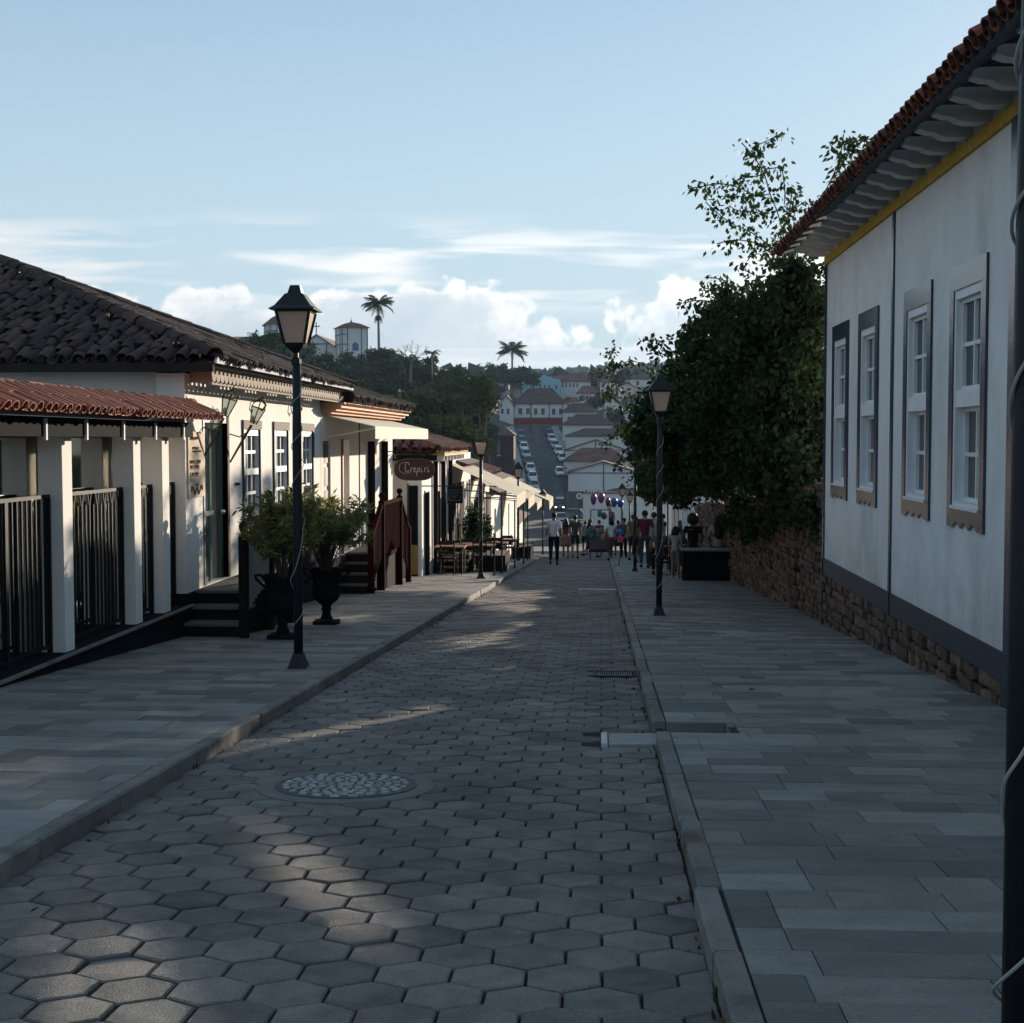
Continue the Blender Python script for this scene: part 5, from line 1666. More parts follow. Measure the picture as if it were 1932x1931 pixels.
mb = MB(oF); mb.box(-5.6, -5.65, 64, 84, -9, -2.5); mb.build('room_darkness', M['dark'], hf_)
hip_roof(hf_, oF, -4.45, -13, 63.6, 84.5, -2.35, None, M['tile_old'], ridge=((-8.7, 68, -.7), (-8.7, 80, -.7)), tiles=False)
# terraced roofs going on down the hill
for k, (y0, y1, ze, lbl) in enumerate(((90, 112, -5.0, 'long old tiled roof below the awnings on the left, with a pale parapet'), (116, 140, -7.2, 'lower tiled roof farther down the left side of the street'))):
    hh_ = thing('downhill_house', lbl, 'house', (-9, (y0 + y1) / 2, road(y0)))
    oo = tuple(hh_.location)
    MB(oo).box(-7.5, -20, y0, y1, road(y1) - 2, ze).build('wall', M['farwhite'], hh_)
    hip_roof(hh_, oo, -6.9, -20.5, y0 - .5, y1 + .5, ze + .01, None, M['tile_far'], tiles=False, ridge=((-13.5, y0 + 6, ze + 2.6), (-13.5, y1 - 6, ze + 2.6)))
    MB(oo).beam((-7.2, y0 - .2, ze + .25), (-13.5, y0 + 5.6, ze + 2.75), .4, .12).build('parapet_cap', M['farwhite'], hh_)


def big_awning(x0, x1, y0, y1, zw, zf, lbl, stripe, val=.38):
    t = thing('street_awning', lbl, 'awning', ((x0 + x1) / 2, (y0 + y1) / 2, (zw + zf) / 2), group='cream awnings stepping down the left pavement')
    off = tuple(t.location)
    n = 22 if stripe else 1
    for i in range(n):
        a, b = y0 + (y1 - y0) * i / n, y0 + (y1 - y0) * (i + 1) / n
        m = M['stripe'] if stripe and i % 4 == 3 else M['tan']
        MB(off).hexa([(x0, a, zw), (x1, a, zf), (x1, b, zf), (x0, b, zw), (x0, a, zw + .012), (x1, a, zf + .012), (x1, b, zf + .012), (x0, b, zw + .012)]).build('canvas_strip' if stripe else 'canvas', m, t)
    MB(off).box(x1 + .002, x1 + .014, y0, y1, zf - val, zf + .01).build('valance', M['tan'], t)
    for y in (y0 + .15, y1 - .15):
        MB(off).tube([(x0 + .02, y, zw - .75), ((x0 + x1) / 2, y, (zw + zf) / 2 - .35), (x1 - .02, y, zf - .03)], .02, 6).build('folding_arm', plain('brown_tube', (.14, .08, .06), .5), t)
    MB(off).tube([(x1 - .02, y0, zf - .02), (x1 - .02, y1, zf - .02)], .03, 6).build('front_bar', plain('white_tube', (.7, .7, .68), .4), t)


big_awning(XD + .02, -2.50, 42.5, 47.6, -.73, -1.66, 'long striped cream awning reaching out to the left kerb past the capless lamp', True)
big_awning(-4.86, -2.60, 51.6, 56.2, -1.35, -2.12, 'cream awning with a rounded valance just beyond the striped one', False)
big_awning(-4.86, -2.55, 57.6, 62.0, -1.6, -2.55, 'lower cream awning in the middle of the far row', True, .3)
big_awning(-4.86, -2.55, 71.5, 77.0, -1.98, -3.05, 'last yellowish awning at the foot of the left row', False, .45)
# dark square hanging sign
t = thing('square_sign', 'dark square hanging sign with a thin white outline left of the striped awning', 'sign', (-3.66, 36.0, -1.39))
MB().box(-.20, .20, -.07, .07, -.21, .21).build('box', plain('black_board', (.015, .018, .018), .6), t)
fr = [(-.15, -.075, -.13), (-.15, -.075, .13), (.15, -.075, .13), (.15, -.075, -.13), (-.15, -.075, -.13)]
MB().tube(fr, .005, 4).build('outline', plain('chalk_line', (.22, .24, .22)), t)
for i in range(3): MB().tube([(-.10, -.075, .06 - i * .06), (.0, -.076, .075 - i * .06), (.10 - .03 * i, -.075, .055 - i * .06)], .0045, 4).build('script_line', plain('chalk_line', (.22, .24, .22)), t)
MB().box(-1.14, .2, -.02, .02, .212, .24).build('bracket', M['iron'], t)

# thin black awning poles by the kerb
for i, (x, y, h) in enumerate(((-2.72, 36.6, 1.1), (-2.66, 38.6, 2.2), (-2.55, 42.6, 2.05), (-2.55, 47.4, 2.35), (-2.62, 49.0, 1.9), (-2.62, 51.7, 2.2))):
    t = thing('slim_post', ['low slim black post beside the capless lamp', 'slim black post in front of the planter box', 'slim black pole under the near corner of the striped awning', 'slim black pole under the far corner of the striped awning',
                            'slim black pole beyond the striped awning', 'slim black pole at the corner of the next cream awning'][i], 'post', (x, y, walk(y)), group='slim black poles of the terrace')
    MB().tube([(0, 0, 0), (0, 0, h)], .022, 8).build('pole', M['iron'], t)
    MB().lathe([(.07, 0), (.07, .012), (.03, .03)], n=10).build('foot_plate', M['iron'], t)

# ---------------------------------------------------------------- terrace furniture
TOP = plain('red_brown_top', (.20, .085, .065), .5)


def cafe_table(m):
    t = thing('cafe_table', '', 'table', group='terrace tables on the left pavement')
    MB().box(-.40, .40, -.40, .40, .71, .745).build('table_top', m, t)
    leg = MB().box(-.022, .022, -.022, .022, 0, .709).mesh('leg', M['iron'])
    for sx in (-1, 1):
        for sy in (-1, 1): place('leg', leg, t, (sx * .33, sy * .33, 0))
    MB().box(-.35, .35, -.01, .01, .63, .68).build('apron', M['iron'], t)
    return t


def cafe_chair(m):
    t = thing('cafe_chair', '', 'chair', group='terrace chairs on the left pavement')
    MB().box(-.20, .20, -.20, .20, .43, .46).build('seat', m, t)
    for sx in (-1, 1):
        MB().beam((sx * .18, -.18, .43), (sx * .19, -.20, 0), .03, .03, (0, 1, 0)).build('leg', m, t)
        MB().beam((sx * .18, .18, .90), (sx * .18, .21, 0), .03, .03, (0, 1, 0)).build('leg', m, t)
    for k in range(3): MB().box(-.17, .17, .17, .195, .56 + k * .12, .63 + k * .12).build('back_slat', m, t)
    return t


tb0 = cafe_table(TOP); ch0 = cafe_chair(plain('dark_chair', (.03, .02, .018), .5))
tabs = [(-3.95, 37.6, 'red-brown terrace table nearest the doorstep'), (-3.35, 39.8, 'red-brown terrace table behind the planter box'), (-3.85, 42.2, 'terrace table against the wall under the striped awning'), (-3.3, 44.8, 'terrace table in the middle of the striped awning'), (-3.4, 53.0, 'terrace table under the second cream awning')]
for i, (x, y, lbl) in enumerate(tabs):
    o = tb0 if i == 0 else copy_tree(tb0)
    o.location = (x, y, walk(y)); o['label'] = lbl
    for j, (dx, dy, rz) in enumerate(((0, -.62, math.pi), (0, .62, 0))):
        c = ch0 if i == 0 and j == 0 else copy_tree(ch0)
        c.location = (x + dx + random.uniform(-.08, .08), y + dy, walk(y + dy)); c.rotation_euler = (0, 0, rz + random.uniform(-.3, .3))
        c['label'] = ('near chair at the ' if j == 0 else 'far chair at the ') + lbl
for x, y, l, lbl in ((-2.98, 40.6, 1.0, 'long black planter box on the left terrace by the kerb'), (-3.0, 55.5, 1.3, 'far black planter box near the man in the white shirt')):
    t = thing('planter_box', lbl, 'planter', (x, y, walk(y)), group='black planter boxes of the terrace')
    MB().box(-.35, .35, -l, l, 0, .50).build('box', plain('black_planter', (.013, .014, .016), .6), t)
    MB().box(-.31, .31, -l + .04, l - .04, .5, .505).build('soil', M['joint'], t)
for i, (x, y, h, lbl) in enumerate(((-4.05, 45.6, 1.5, 'dark bushy potted plant under the striped awning'), (-4.2, 50.6, 1.3, 'leafy potted plant beyond the striped awning'))):
    t = thing('potted_plant', lbl, 'plant', (x, y, walk(y)))
    MB().lathe([(.16, 0), (.22, .35), (.23, .4), (.19, .4), (.01, .36)], n=14).build('pot', plain('clay_pot', (.2, .09, .06)), t)
    place('foliage', leaf_mesh('foliage', blob_points([((0, 0, .4 + h * .5), (.38, .38, h * .5))], 1400, .5), .12, M['leaf']), t)
    MB().tube([(0, 0, .3), (0, 0, .4 + h * .4)], .02, 5).build('stem', M['trunk'], t)

# ================================================================ RIGHT, beyond the vine: white boarded house, sign post, counter
hr = thing('boarded_house', 'white house with upright dark shutters behind the green sign on the right', 'house', (XR_W + .2, 52, walk(52)))
oR = tuple(hr.location)
XQ = XR_W + .15
ops = [(47.5 + i * 1.5, 48.15 + i * 1.5, -4.1, -2.4) for i in range(6)]
mb = MB(oR); wall_open(mb, XQ, XQ + .3, 46.8, 58, -6, -1.6, ops); mb.build('wall', M['white'], hr)
for (a, b, z0, z1) in ops: MB(oR).box(XQ + .08, XQ + .12, a, b, z0, z1).build('shutter', M['post'], hr)
mb = MB(oR); mb.box(XQ + .302, 9, 46.8, 47.0, -6, -1.6); mb.box(XQ + .302, 9, 57.8, 57.99, -6, -1.6); mb.build('side_wall', M['white'], hr)
rf = MB(oR); rf.hexa([(XQ - .5, 46.4, -1.60), (6, 46.4, -.4), (6, 58.4, -.4), (XQ - .5, 58.4, -1.60), (XQ - .5, 46.4, -1.56), (6, 46.4, -.35), (6, 58.4, -.35), (XQ - .5, 58.4, -1.56)])
rf.hexa([(6.002, 46.4, -.4), (9.5, 46.4, -1.6), (9.5, 58.4, -1.6), (6.002, 58.4, -.4), (6.002, 46.4, -.35), (9.5, 46.4, -1.56), (9.5, 58.4, -1.56), (6.002, 58.4, -.35)]); rf.build('roof', M['tile_old'], hr)
for k, (y0, y1, m, lbl) in enumerate(((58.3, 66, 'pinkish', 'pinkish house front beyond the white boarded house'), (66.3, 78, 'cream', 'yellowish far house front at the end of the right pavement'), (78.3, 110, 'white', 'pale last house on the right before the valley'))):
    hh_ = thing('street_house', lbl, 'house', (XQ, y0, road(y0)))
    oo = tuple(hh_.location)
    zt_ = road(y0) + 2.7
    mb = MB(oo); wall_open(mb, XQ + .1 + k * .3, XQ + .4 + k * .3, y0, y1, road(y1) - 1, zt_, [(y0 + 1.5, y0 + 2.5, road(y1) - 1, zt_ - .7), (y0 + 4.5, y0 + 5.5, zt_ - 1.9, zt_ - .7)]); mb.box(XQ + .402 + k * .3, 9, y0, y0 + .2, road(y1) - 1, zt_); mb.build('wall', M[m], hh_)
    MB(oo).box(XQ + .7 + k * .3, XQ + .75 + k * .3, y0, y1, road(y1) - 1, zt_ - .1).build('room_darkness', M['dark'], hh_)
    MB(oo).hexa([(XQ - .35 + k * .3, y0 - .2, zt_), (8, y0 - .2, zt_ + 1.6), (8, y1 + .2, zt_ + 1.6), (XQ - .35 + k * .3, y1 + .2, zt_), (XQ - .35 + k * .3, y0 - .2, zt_ + .08), (8, y0 - .2, zt_ + 1.68), (8, y1 + .2, zt_ + 1.68), (XQ - .35 + k * .3, y1 + .2, zt_ + .08)]).build('roof', M['tile_old'], hh_)

GREEN = plain('bottle_green', (.012, .05, .028), .5)
t = thing('street_sign', 'green rounded sign board with white scroll top on a pole by the right vine', 'sign', (1.97, 42.0, walk(42)))
zs = -1.66 - walk(42)
MB().tube([(0, 0, 0), (0, 0, zs - .10)], .022, 8).build('pole', GREEN, t)
pts = [(-.20 + .03, -.13), (.20 - .03, -.13), (.20, -.10), (.20, .10), (.17, .13), (-.17, .13), (-.20, .10), (-.20, -.10)]
MB().prism(pts, (0, -.015, zs), (1, 0, 0), (0, 0, 1), (0, .03, 0)).build('board', GREEN, t)
wm = plain('pale_scroll', (.55, .57, .55))
MB().tube([(-.12, 0, zs + .14), (-.09, 0, zs + .19), (-.04, 0, zs + .17), (0, 0, zs + .22), (.04, 0, zs + .17), (.09, 0, zs + .19), (.12, 0, zs + .14)], .014, 6).build('scroll_top', wm, t)
MB().lathe([(.015, -.01), (.024, .01), (.01, .04)], (0, 0, zs + .23), 8).build('finial', wm, t)
for i, (a, b) in enumerate(((-.16, -.06), (-.13, .12))): MB().box(a, b, -.0185, -.0155, zs - .02 - .07 * i, zs - .005 - .07 * i).build('sign_text_line', plain('faint_green_text', (.10, .17, .13)), t)
MB().lathe([(.012, -.002), (.02, 0), (.012, .002)], (0, -.018, zs + .045), 6).build('sign_emblem', plain('faint_green_text', (.10, .17, .13)), t)
t = thing('stair_rail', 'dark green sloping timber handrail before the white boarded house', 'railing', (2.55, 45, walk(45)))
off = tuple(t.location)
for y, h in ((43.8, .7), (46.0, 1.45)): MB(off).box(2.50, 2.60, y - .05, y + .05, walk(y), walk(y) + h).build('post', GREEN, t)
MB(off).beam((2.55, 43.8, walk(43.8) + .68), (2.55, 46, walk(46) + 1.38), .08, .08).build('handrail', GREEN, t)
for i in range(6):
    y = 44.05 + i * .3; MB(off).box(2.53, 2.57, y, y + .05, walk(y) + .05, walk(y) + .70 + .29 * i / 1.0 * .36).build('baluster', GREEN, t)

t = thing('terrace_counter', 'black bar counter with a pale edged top against the stone wall on the right', 'counter', (2.52, 34.4, walk(34.4)))
MB().box(-.55, .60, -.30, .30, 0, .72).build('body', plain('black_counter', (.010, .010, .012), .6), t)
MB().box(-.60, .62, -.36, .36, .721, .755).build('counter_top', plain('pale_board_top', (.22, .21, .19), .5), t)
for i in range(3): MB().box(-.5 + i * .37, -.17 + i * .37, -.312, -.301, .06, .66).build('panel', plain('black_panel', (.014, .014, .016), .5), t)
rt = []
for i, (x, y, lbl) in enumerate(((1.75, 38.3, 'small dark table at the far end of the right terrace'), (2.3, 40.5, 'second small dark table on the right terrace under the vine'))):
    o = copy_tree(tb0); o.location = (x, y, walk(y)); o['label'] = lbl; o['group'] = 'terrace tables on the right pavement'
    rt.append(o)
    for j, dy in enumerate((-.6, .6)):
        c = copy_tree(ch0); c.location = (x, y + dy, walk(y + dy)); c.rotation_euler = (0, 0, math.pi if j == 0 else 0)
        c['label'] = ('near' if j == 0 else 'far') + ' side chair of the ' + lbl; c['group'] = 'terrace chairs on the right pavement'
# ================================================================ PEOPLE
def skin_obj(name, J, E, m, parent, root=0, sub=1):
    me = bpy.data.meshes.new(name)
    me.from_pydata([j[:3] for j in J], E, [])
    me.materials.append(m)
    o = place(name, me, parent)
    sk = o.modifiers.new('skin', 'SKIN'); sk.use_smooth_shade = True
    me.skin_vertices.new() if not me.skin_vertices else None
    for i, j in enumerate(J):
        r = j[3]
        me.skin_vertices[0].data[i].radius = r if isinstance(r, tuple) else (r, r)
    me.skin_vertices[0].data[root].use_root = True
    sb = o.modifiers.new('sub', 'SUBSURF'); sb.levels = sub; sb.render_levels = sub
    return o


hand_mb = MB()
hand_mb.hexa([(-.012, -.036, 0), (.012, -.036, 0), (.012, .036, 0), (-.012, .036, 0), (-.013, -.038, -.085), (.013, -.038, -.085), (.013, .040, -.085), (-.013, .040, -.085)])
for i, (yy, L) in enumerate(((-.029, .055), (-.010, .068), (.011, .073), (.031, .066))):
    hand_mb.tube([(0, yy, -.08), (.004, yy, -.08 - L * .55), (.016, yy, -.08 - L)], [.0095, .0088, .007], 5)
hand_mb.tube([(0, .034, -.015), (.01, .058, -.045), (.016, .064, -.075)], [.011, .010, .008], 5)
HAND = {}


def person(x, y, h, lbl, top, bottom, bkind='trousers', hair='short', skin='skin', face=0.0, stride=.0, pose='walk', z=None, sleeves=.5, long_hair=0.0, group='people on the street', build=1.0, shoes=(.015, .013, .012)):
    t = thing('person', lbl, 'person', (x, y, road(y) if z is None else z), face, group)
    k = h / 1.72
    t.scale = (k * build, k * build, k)
    sk = M[skin]
    s = stride
    if pose == 'sit':
        hipz, kn, an = .52, ((.11, .40, .50), (-.11, .40, .50)), ((.11, .42, .08), (-.11, .40, .08))
    else:
        hipz = .93
        kn = ((.10, .03 + s * .22, .50), (-.10, .05 - s * .10, .50)); an = ((.10, .0 + s * .40, .085), (-.10, -.04 - s * .42, .10 + abs(s) * .10))
    dz = hipz - .93
    arm = .16 * s
    J = [(0, 0, hipz + .02, (.120, .09)), (0, 0, 1.12 + dz, (.112, .08)), (0, .0, 1.34 + dz, (.138, .09)), (0, 0, 1.47 + dz, .058), (0, .015, 1.54 + dz, .055), (0, .022, 1.62 + dz, (.076, .092)), (0, .02, 1.685 + dz, (.055, .07)),
         (.175, -.01, 1.42 + dz, .055), (.225, -.03 - arm, 1.16 + dz, .042), (.235, .05 - arm * 1.3, .95 + dz, .031), (-.175, -.01, 1.42 + dz, .055), (-.225, -.03 + arm, 1.16 + dz, .042), (-.235, .05 + arm * 1.3, .95 + dz, .031),
         (.095, 0, hipz - .03, .088), kn[0] + (.058,), an[0] + (.037,), (-.095, 0, hipz - .03, .088), kn[1] + (.058,), an[1] + (.037,),
         (.105, an[0][1] + .12, .035, (.038, .028)), (-.105, an[1][1] + .12, .04 + (an[1][2] - .085), (.038, .028)), (0, .115, 1.60 + dz, .014)]
    if pose == 'reach':
        J[8] = (.26, .12, 1.22, .042); J[9] = (.25, .33, 1.28, .031); J[11] = (-.25, .10, 1.2, .042); J[12] = (-.22, .3, 1.22, .031)
    if pose == 'sit':
        J[8] = (.24, .08, 1.18 + dz, .042); J[9] = (.18, .30, 1.06 + dz, .031); J[11] = (-.24, .08, 1.18 + dz, .042); J[12] = (-.18, .30, 1.06 + dz, .031)
    E_ = [(0, 1), (1, 2), (2, 3), (3, 4), (4, 5), (5, 6), (2, 7), (7, 8), (8, 9), (2, 10), (10, 11), (11, 12), (0, 13), (13, 14), (14, 15), (0, 16), (16, 17), (17, 18), (15, 19), (18, 20)]
    skin_obj('body', J[:21], E_, sk, t)
    # face: nose and ears as small forms, eyes and mouth as dark marks
    MB().lathe([(.010, -.02), (.016, -.01), (.008, .02)], (0, .108, 1.60 + dz), 6).build('nose', sk, t)
    for sx in (-1, 1):
        MB().lathe([(.006, -.028), (.012, 0), (.006, .028)], (sx * .080, .015, 1.605 + dz), 6, 0, .6, 1.4).build('ear', sk, t)
        MB().box(sx * .03 - .011, sx * .03 + .011, .098, .104, 1.628 + dz, 1.637 + dz).build('eye', M['hair'], t)
    MB().box(-.02, .02, .097, .103, 1.555 + dz, 1.562 + dz).build('mouth', M['redpaint'], t)
    if skin not in HAND: HAND[skin] = hand_mb.mesh('hand', sk, True)
    for sx, w in ((1, J[9]), (-1, J[12])):
        rx_ = 0 if pose == 'walk' or pose == 'stand' else 1.25
        place('hand', HAND[skin], t, (w[0], w[1], w[2] + .01), (rx_, 0, 0), (sx, 1, 1))
    # clothing
    g = .014
    def up(j, a): return (j[0], j[1], j[2], (j[3][0] + a, j[3][1] + a) if isinstance(j[3], tuple) else j[3] + a)
    def lerp(a, b, q, r): return tuple(a[i] + (b[i] - a[i]) * q for i in range(3)) + (r,)
    TJ = [up(J[1], .022), up(J[2], .016), (0, 0, 1.455 + dz, .075), (0, 0, hipz - .04, (.165, .130)), up(J[7], g + .004), up(J[10], g + .004)]
    TE = [(0, 1), (1, 2), (0, 3), (1, 4), (1, 5)]
    TJ += [lerp(J[7], J[8], sleeves if sleeves <= 1 else 1, .055), lerp(J[10], J[11], sleeves if sleeves <= 1 else 1, .055)]; TE += [(4, 6), (5, 7)]
    if sleeves > 1:
        TJ += [lerp(J[8], J[9], .9, .042), lerp(J[11], J[12], .9, .042)]; TE += [(6, 8), (7, 9)]
    skin_obj('shirt', TJ, TE, top, t)
    if bkind in ('trousers', 'shorts'):
        e = 1.0 if bkind == 'trousers' else .0
        BJ = [(0, 0, hipz + .06, (.142, .108)), up(J[13], .015), up(J[16], .015)]
        BE = [(0, 1), (0, 2)]
        if bkind == 'trousers':
            BJ += [up(J[14], .014), up(J[17], .014), lerp(J[14], J[15], .93, .052), lerp(J[17], J[18], .93, .052)]; BE += [(1, 3), (2, 4), (3, 5), (4, 6)]
        else:
            BJ += [lerp(J[13], J[14], .85, .082), lerp(J[16], J[17], .85, .082)]; BE += [(1, 3), (2, 4)]
        skin_obj(bkind, BJ, BE, bottom, t)
    else:
        zt_ = hipz + .12; zb_ = hipz - (.42 if bkind == 'skirt' else .55)
        MB().lathe([(.125, zt_), (.165, hipz - .02), (.20, (zt_ + zb_) / 2 - .1), (.235, zb_), (.215, zb_), (.12, zt_ - .03)], n=16, sx=1.0, sy=.85).build('skirt', bottom, t, smooth=True)
    for j, a in ((19, an[0]), (20, an[1])):
        MB().tube([(a[0], a[1] - .055, a[2] - .045), (a[0], a[1] + .05, a[2] - .045), (J[j][0], J[j][1] + .06, J[j][2] - .004)], [.042, .045, .034], 8).build('shoe', plain('shoe_%02d' % int(shoes[0] * 100), shoes), t, smooth=True)
    # hair
    zc = 1.645 + dz
    if hair == 'bald': return t
    cap = [(.02, .085), (.06, .072), (.086, .035), (.093, -.01), (.088, -.05), (.072, -.075), (.05, -.08)]
    if hair == 'curly': cap = [(.02, .16), (.09, .14), (.145, .07), (.16, -.01), (.14, -.09), (.09, -.13), (.05, -.14)]
    MB().lathe([(r_, z_) for r_, z_ in cap[::-1]], (0, -.012, zc + .01), 14, 0, .95, 1.08).build('hair', M['hair'], t, smooth=True)
    if long_hair:
        MB().lathe([(.05, -long_hair), (.11, -long_hair + .08), (.12, -.2), (.10, -.06), (.075, .03)], (0, -.055, zc), 12, 0, 1.1, .62).build('long_hair', M['hair'], t, smooth=True)
    if hair == 'cap':
        MB().lathe([(.098, .0), (.094, .05), (.05, .095), (.01, .10)], (0, .0, zc + .01), 14, 0, .95, 1.1).build('cap', bottom, t, smooth=True)
        MB().box(-.06, .06, .09, .17, zc + .01, zc + .022).build('cap_peak', bottom, t)
    return t


C_ = lambda n, c: plain('cloth_' + n, c, .85)
person(-1.57, 48.5, 1.80, 'man in a pale shirt and black trousers walking down the road, nearest walker', C_('pale', (.52, .53, .60)), C_('black', (.014, .014, .016)), stride=.55, skin='skin2', sleeves=.9)
person(-1.02, 58.0, 1.76, 'man in charcoal t-shirt and dark shorts walking on the road', C_('char', (.055, .06, .068)), C_('dkshort', (.03, .03, .036)), 'shorts', stride=.35, sleeves=.8)
person(-1.42, 59.0, 1.62, 'woman in a dusky pink skirt between the two walking men', C_('wine', (.10, .045, .055)), C_('dusky', (.22, .12, .11)), 'skirt', stride=-.4, long_hair=.32)
person(-.42, 61.0, 1.62, 'woman in a long dark dress crossing behind the charcoal man', C_('plum', (.05, .028, .034)), C_('plum', (.05, .028, .034)), 'dress', face=-.9, stride=.8, long_hair=.2)
person(.40, 55.2, 1.66, 'woman in a white top and brown trousers by the balloon cart', C_('white', (.62, .64, .70)), C_('brown', (.10, .06, .05)), face=.7, stride=.25, long_hair=.25, sleeves=.6)
person(1.34, 43.2, 1.74, 'man in a maroon striped shirt and blue jeans by the second right lamp', C_('maroon', (.09, .018, .022)), C_('jeans', (.045, .055, .075)), stride=.3, z=walk(43.2), build=1.08, sleeves=.9)
person(1.66, 44.6, 1.70, 'person in a pale grey shirt half hidden behind the right lamp post', C_('grey', (.30, .31, .36)), C_('dk', (.02, .02, .024)), z=walk(44.6), stride=-.2)
person(1.86, 35.6, 1.28, 'child in a light shirt and shorts standing beside the black counter', C_('offw', (.34, .31, .29)), C_('khaki', (.16, .16, .14)), 'shorts', z=walk(35.6), face=-.4, pose='stand', long_hair=.12, shoes=(.45, .42, .40))
person(2.28, 35.45, 1.70, 'seated person with big curly hair and dark top at the black counter', C_('black', (.014, .014, .016)), C_('dk', (.02, .02, .024)), z=walk(35.4) + .24, pose='sit', hair='curly', face=-.1, skin='skin2')
person(2.90, 35.3, 1.70, 'seated woman with long black hair and a pale blouse at the black counter', C_('blouse', (.30, .31, .33)), C_('black', (.014, .014, .016)), z=walk(35.3) + .26, pose='sit', long_hair=.52, sleeves=.9)
person(1.55, 37.5, 1.68, 'seated person at the small dark table left of the green sign', C_('olive', (.10, .11, .09)), C_('dk', (.02, .02, .024)), z=walk(37.5), pose='sit', face=.1)
person(2.15, 39.8, 1.66, 'seated person in grey at the second dark table under the vine', C_('grey2', (.20, .20, .21)), C_('dk', (.02, .02, .024)), z=walk(39.8), pose='sit', face=-.3)
person(.92, 56.0, 1.64, 'person in a teal top beside the hanging toys', C_('teal', (.03, .08, .09)), C_('dk', (.02, .02, .024)), 'trousers', face=2.6, pose='stand')
person(1.15, 50.0, 1.66, 'person in brown near the pink balloon on the right kerb', C_('tan', (.13, .09, .06)), C_('dkshort', (.03, .03, .036)), 'shorts', z=walk(50), stride=-.4, face=.2)
for i, (x, y, h, a, b, bk, lbl) in enumerate(((-.05, 68.0, 1.68, 'dk1', (.04, .04, .05), 'trousers', 'dark clothed walker just left of the vendor cart, farther off'), (.80, 64.0, 1.62, 'dk2', (.09, .05, .05), 'skirt', 'woman in dull red beyond the white topped woman'),
                                   (1.5, 60.5, 1.74, 'dk3', (.05, .06, .05), 'trousers', 'man in dark green beyond the maroon shirted man'), (-.75, 72.0, 1.70, 'dk4', (.16, .15, .15), 'shorts', 'person in grey far down the road between the walkers'),
                                   (2.05, 47.5, 1.66, 'dk5', (.03, .03, .035), 'trousers', 'dark figure standing by the green handrail'))):
    person(x, y, h, lbl, C_(a, b), C_('dk', (.02, .02, .024)), bk, z=walk(y) if x > 1 and y < 60 else None, stride=.3 * (-1) ** i, face=(0, .3, -.2, .1, 2.0)[i], skin='skin2' if i % 2 else 'skin')
for x, y in ((2.28, 35.40), (2.90, 35.25)):
    t = thing('bar_stool', 'round black stool under the ' + ('curly haired person' if x < 2.5 else 'long haired woman') + ' at the counter', 'stool', (x, y, walk(y)), group='stools at the black counter')
    MB().lathe([(.17, .66), (.18, .68), (.18, .71), (.16, .725)], n=16).build('seat', M['iron'], t)
    for a in range(4): MB().tube([(.12 * math.cos(a * 1.571 + .78), .12 * math.sin(a * 1.571 + .78), .66), (.19 * math.cos(a * 1.571 + .78), .19 * math.sin(a * 1.571 + .78), 0)], .014, 6).build('leg', M['iron'], t)
# lift the sitters: their seats are at stool height

# balloon seller's cart
cart = thing('vendor_cart', 'street vendor cart hung with bags and toys in the middle of the road', 'cart', (.02, 57.8, road(57.8)))
MB().box(-.45, .45, -.35, .35, .42, .95).build('chest', C_('cartgrey', (.10, .095, .10)), cart)
MB().box(-.48, .48, -.38, .38, .30, .41).build('tray', C_('cartdark', (.05, .03, .035)), cart)
for sx in (-1, 1):
    MB().tube([(sx * .40, -.30, .95), (sx * .40, -.30, 2.0)], .02, 6).build('upright', M['iron'], cart)
    w = MB(); w.lathe([(.20, -.02), (.20, .02)], n=16); wm_ = w.mesh('wheel', M['iron']); place('wheel', wm_, cart, (sx * .42, 0, .20), (0, math.pi / 2, 0))
MB().tube([(-.40, -.30, 2.0), (.40, -.30, 2.0)], .02, 6).build('crossbar', M['iron'], cart)
r5 = random.Random(4)
for i in range(22):
    c = [(.20, .10, .12), (.09, .12, .13), (.30, .28, .27), (.07, .07, .1), (.05, .16, .17), (.22, .14, .08)][i % 6]
    MB().lathe([(.02, -.16), (.10, -.12), (.12, 0), (.08, .11), (.02, .14)], (r5.uniform(-.55, .55), r5.uniform(-.42, -.2), r5.uniform(.75, 1.95)), 8).build('hanging_bag', C_('bag%d' % (i % 6), c), cart, smooth=True)
bal = [(-.28, 57.6, 2.42, (.16, .035, .19), .13, .24, 'elongated purple balloon above the vendor cart'), (.03, 57.6, 2.47, (.20, .05, .12), .14, .22, 'purple red balloon right of the purple one'),
       (.55, 57.2, 2.28, (.02, .06, .26), .13, .20, 'deep blue balloon over the vendor cart'), (.80, 57.4, 2.24, (.02, .07, .28), .13, .16, 'second round blue balloon on the right of the bunch'),
       (.30, 57.5, 2.30, (.10, .03, .06), .10, .19, 'dark maroon balloon between purple and blue ones'), (.76, 55.6, 1.05, (.01, .07, .32), .15, .17, 'low blue ball at hip height by the white topped woman')]
for x, y, zc, col, rx_, rz_, lbl in bal:
    t = thing('balloon', lbl, 'balloon', (x, y, road(y)), group='balloons of the street vendor')
    prof = [(math.sin(math.pi * q / 10) * rx_ * (1 - .12 * (q < 5)) + .002, -math.cos(math.pi * q / 10) * rz_) for q in range(11)]
    MB().lathe(prof, (0, 0, zc), 16).build('skin', plain('balloon_%d_%d' % (int(col[0] * 99), int(col[2] * 99)), col, .25, spec=.5), t, smooth=True)
    MB().tube([(0, 0, zc - rz_), (.01, 0, zc - rz_ - .4), (0, .05, .4 if zc > 1.5 else .05)], .004, 4).build('string', M['wire'], t)
t = thing('toy_pinwheel', 'bright pink toy star on a thin leaning stick at the right kerb', 'toy', (.62, 45.9, walk(45.9)))
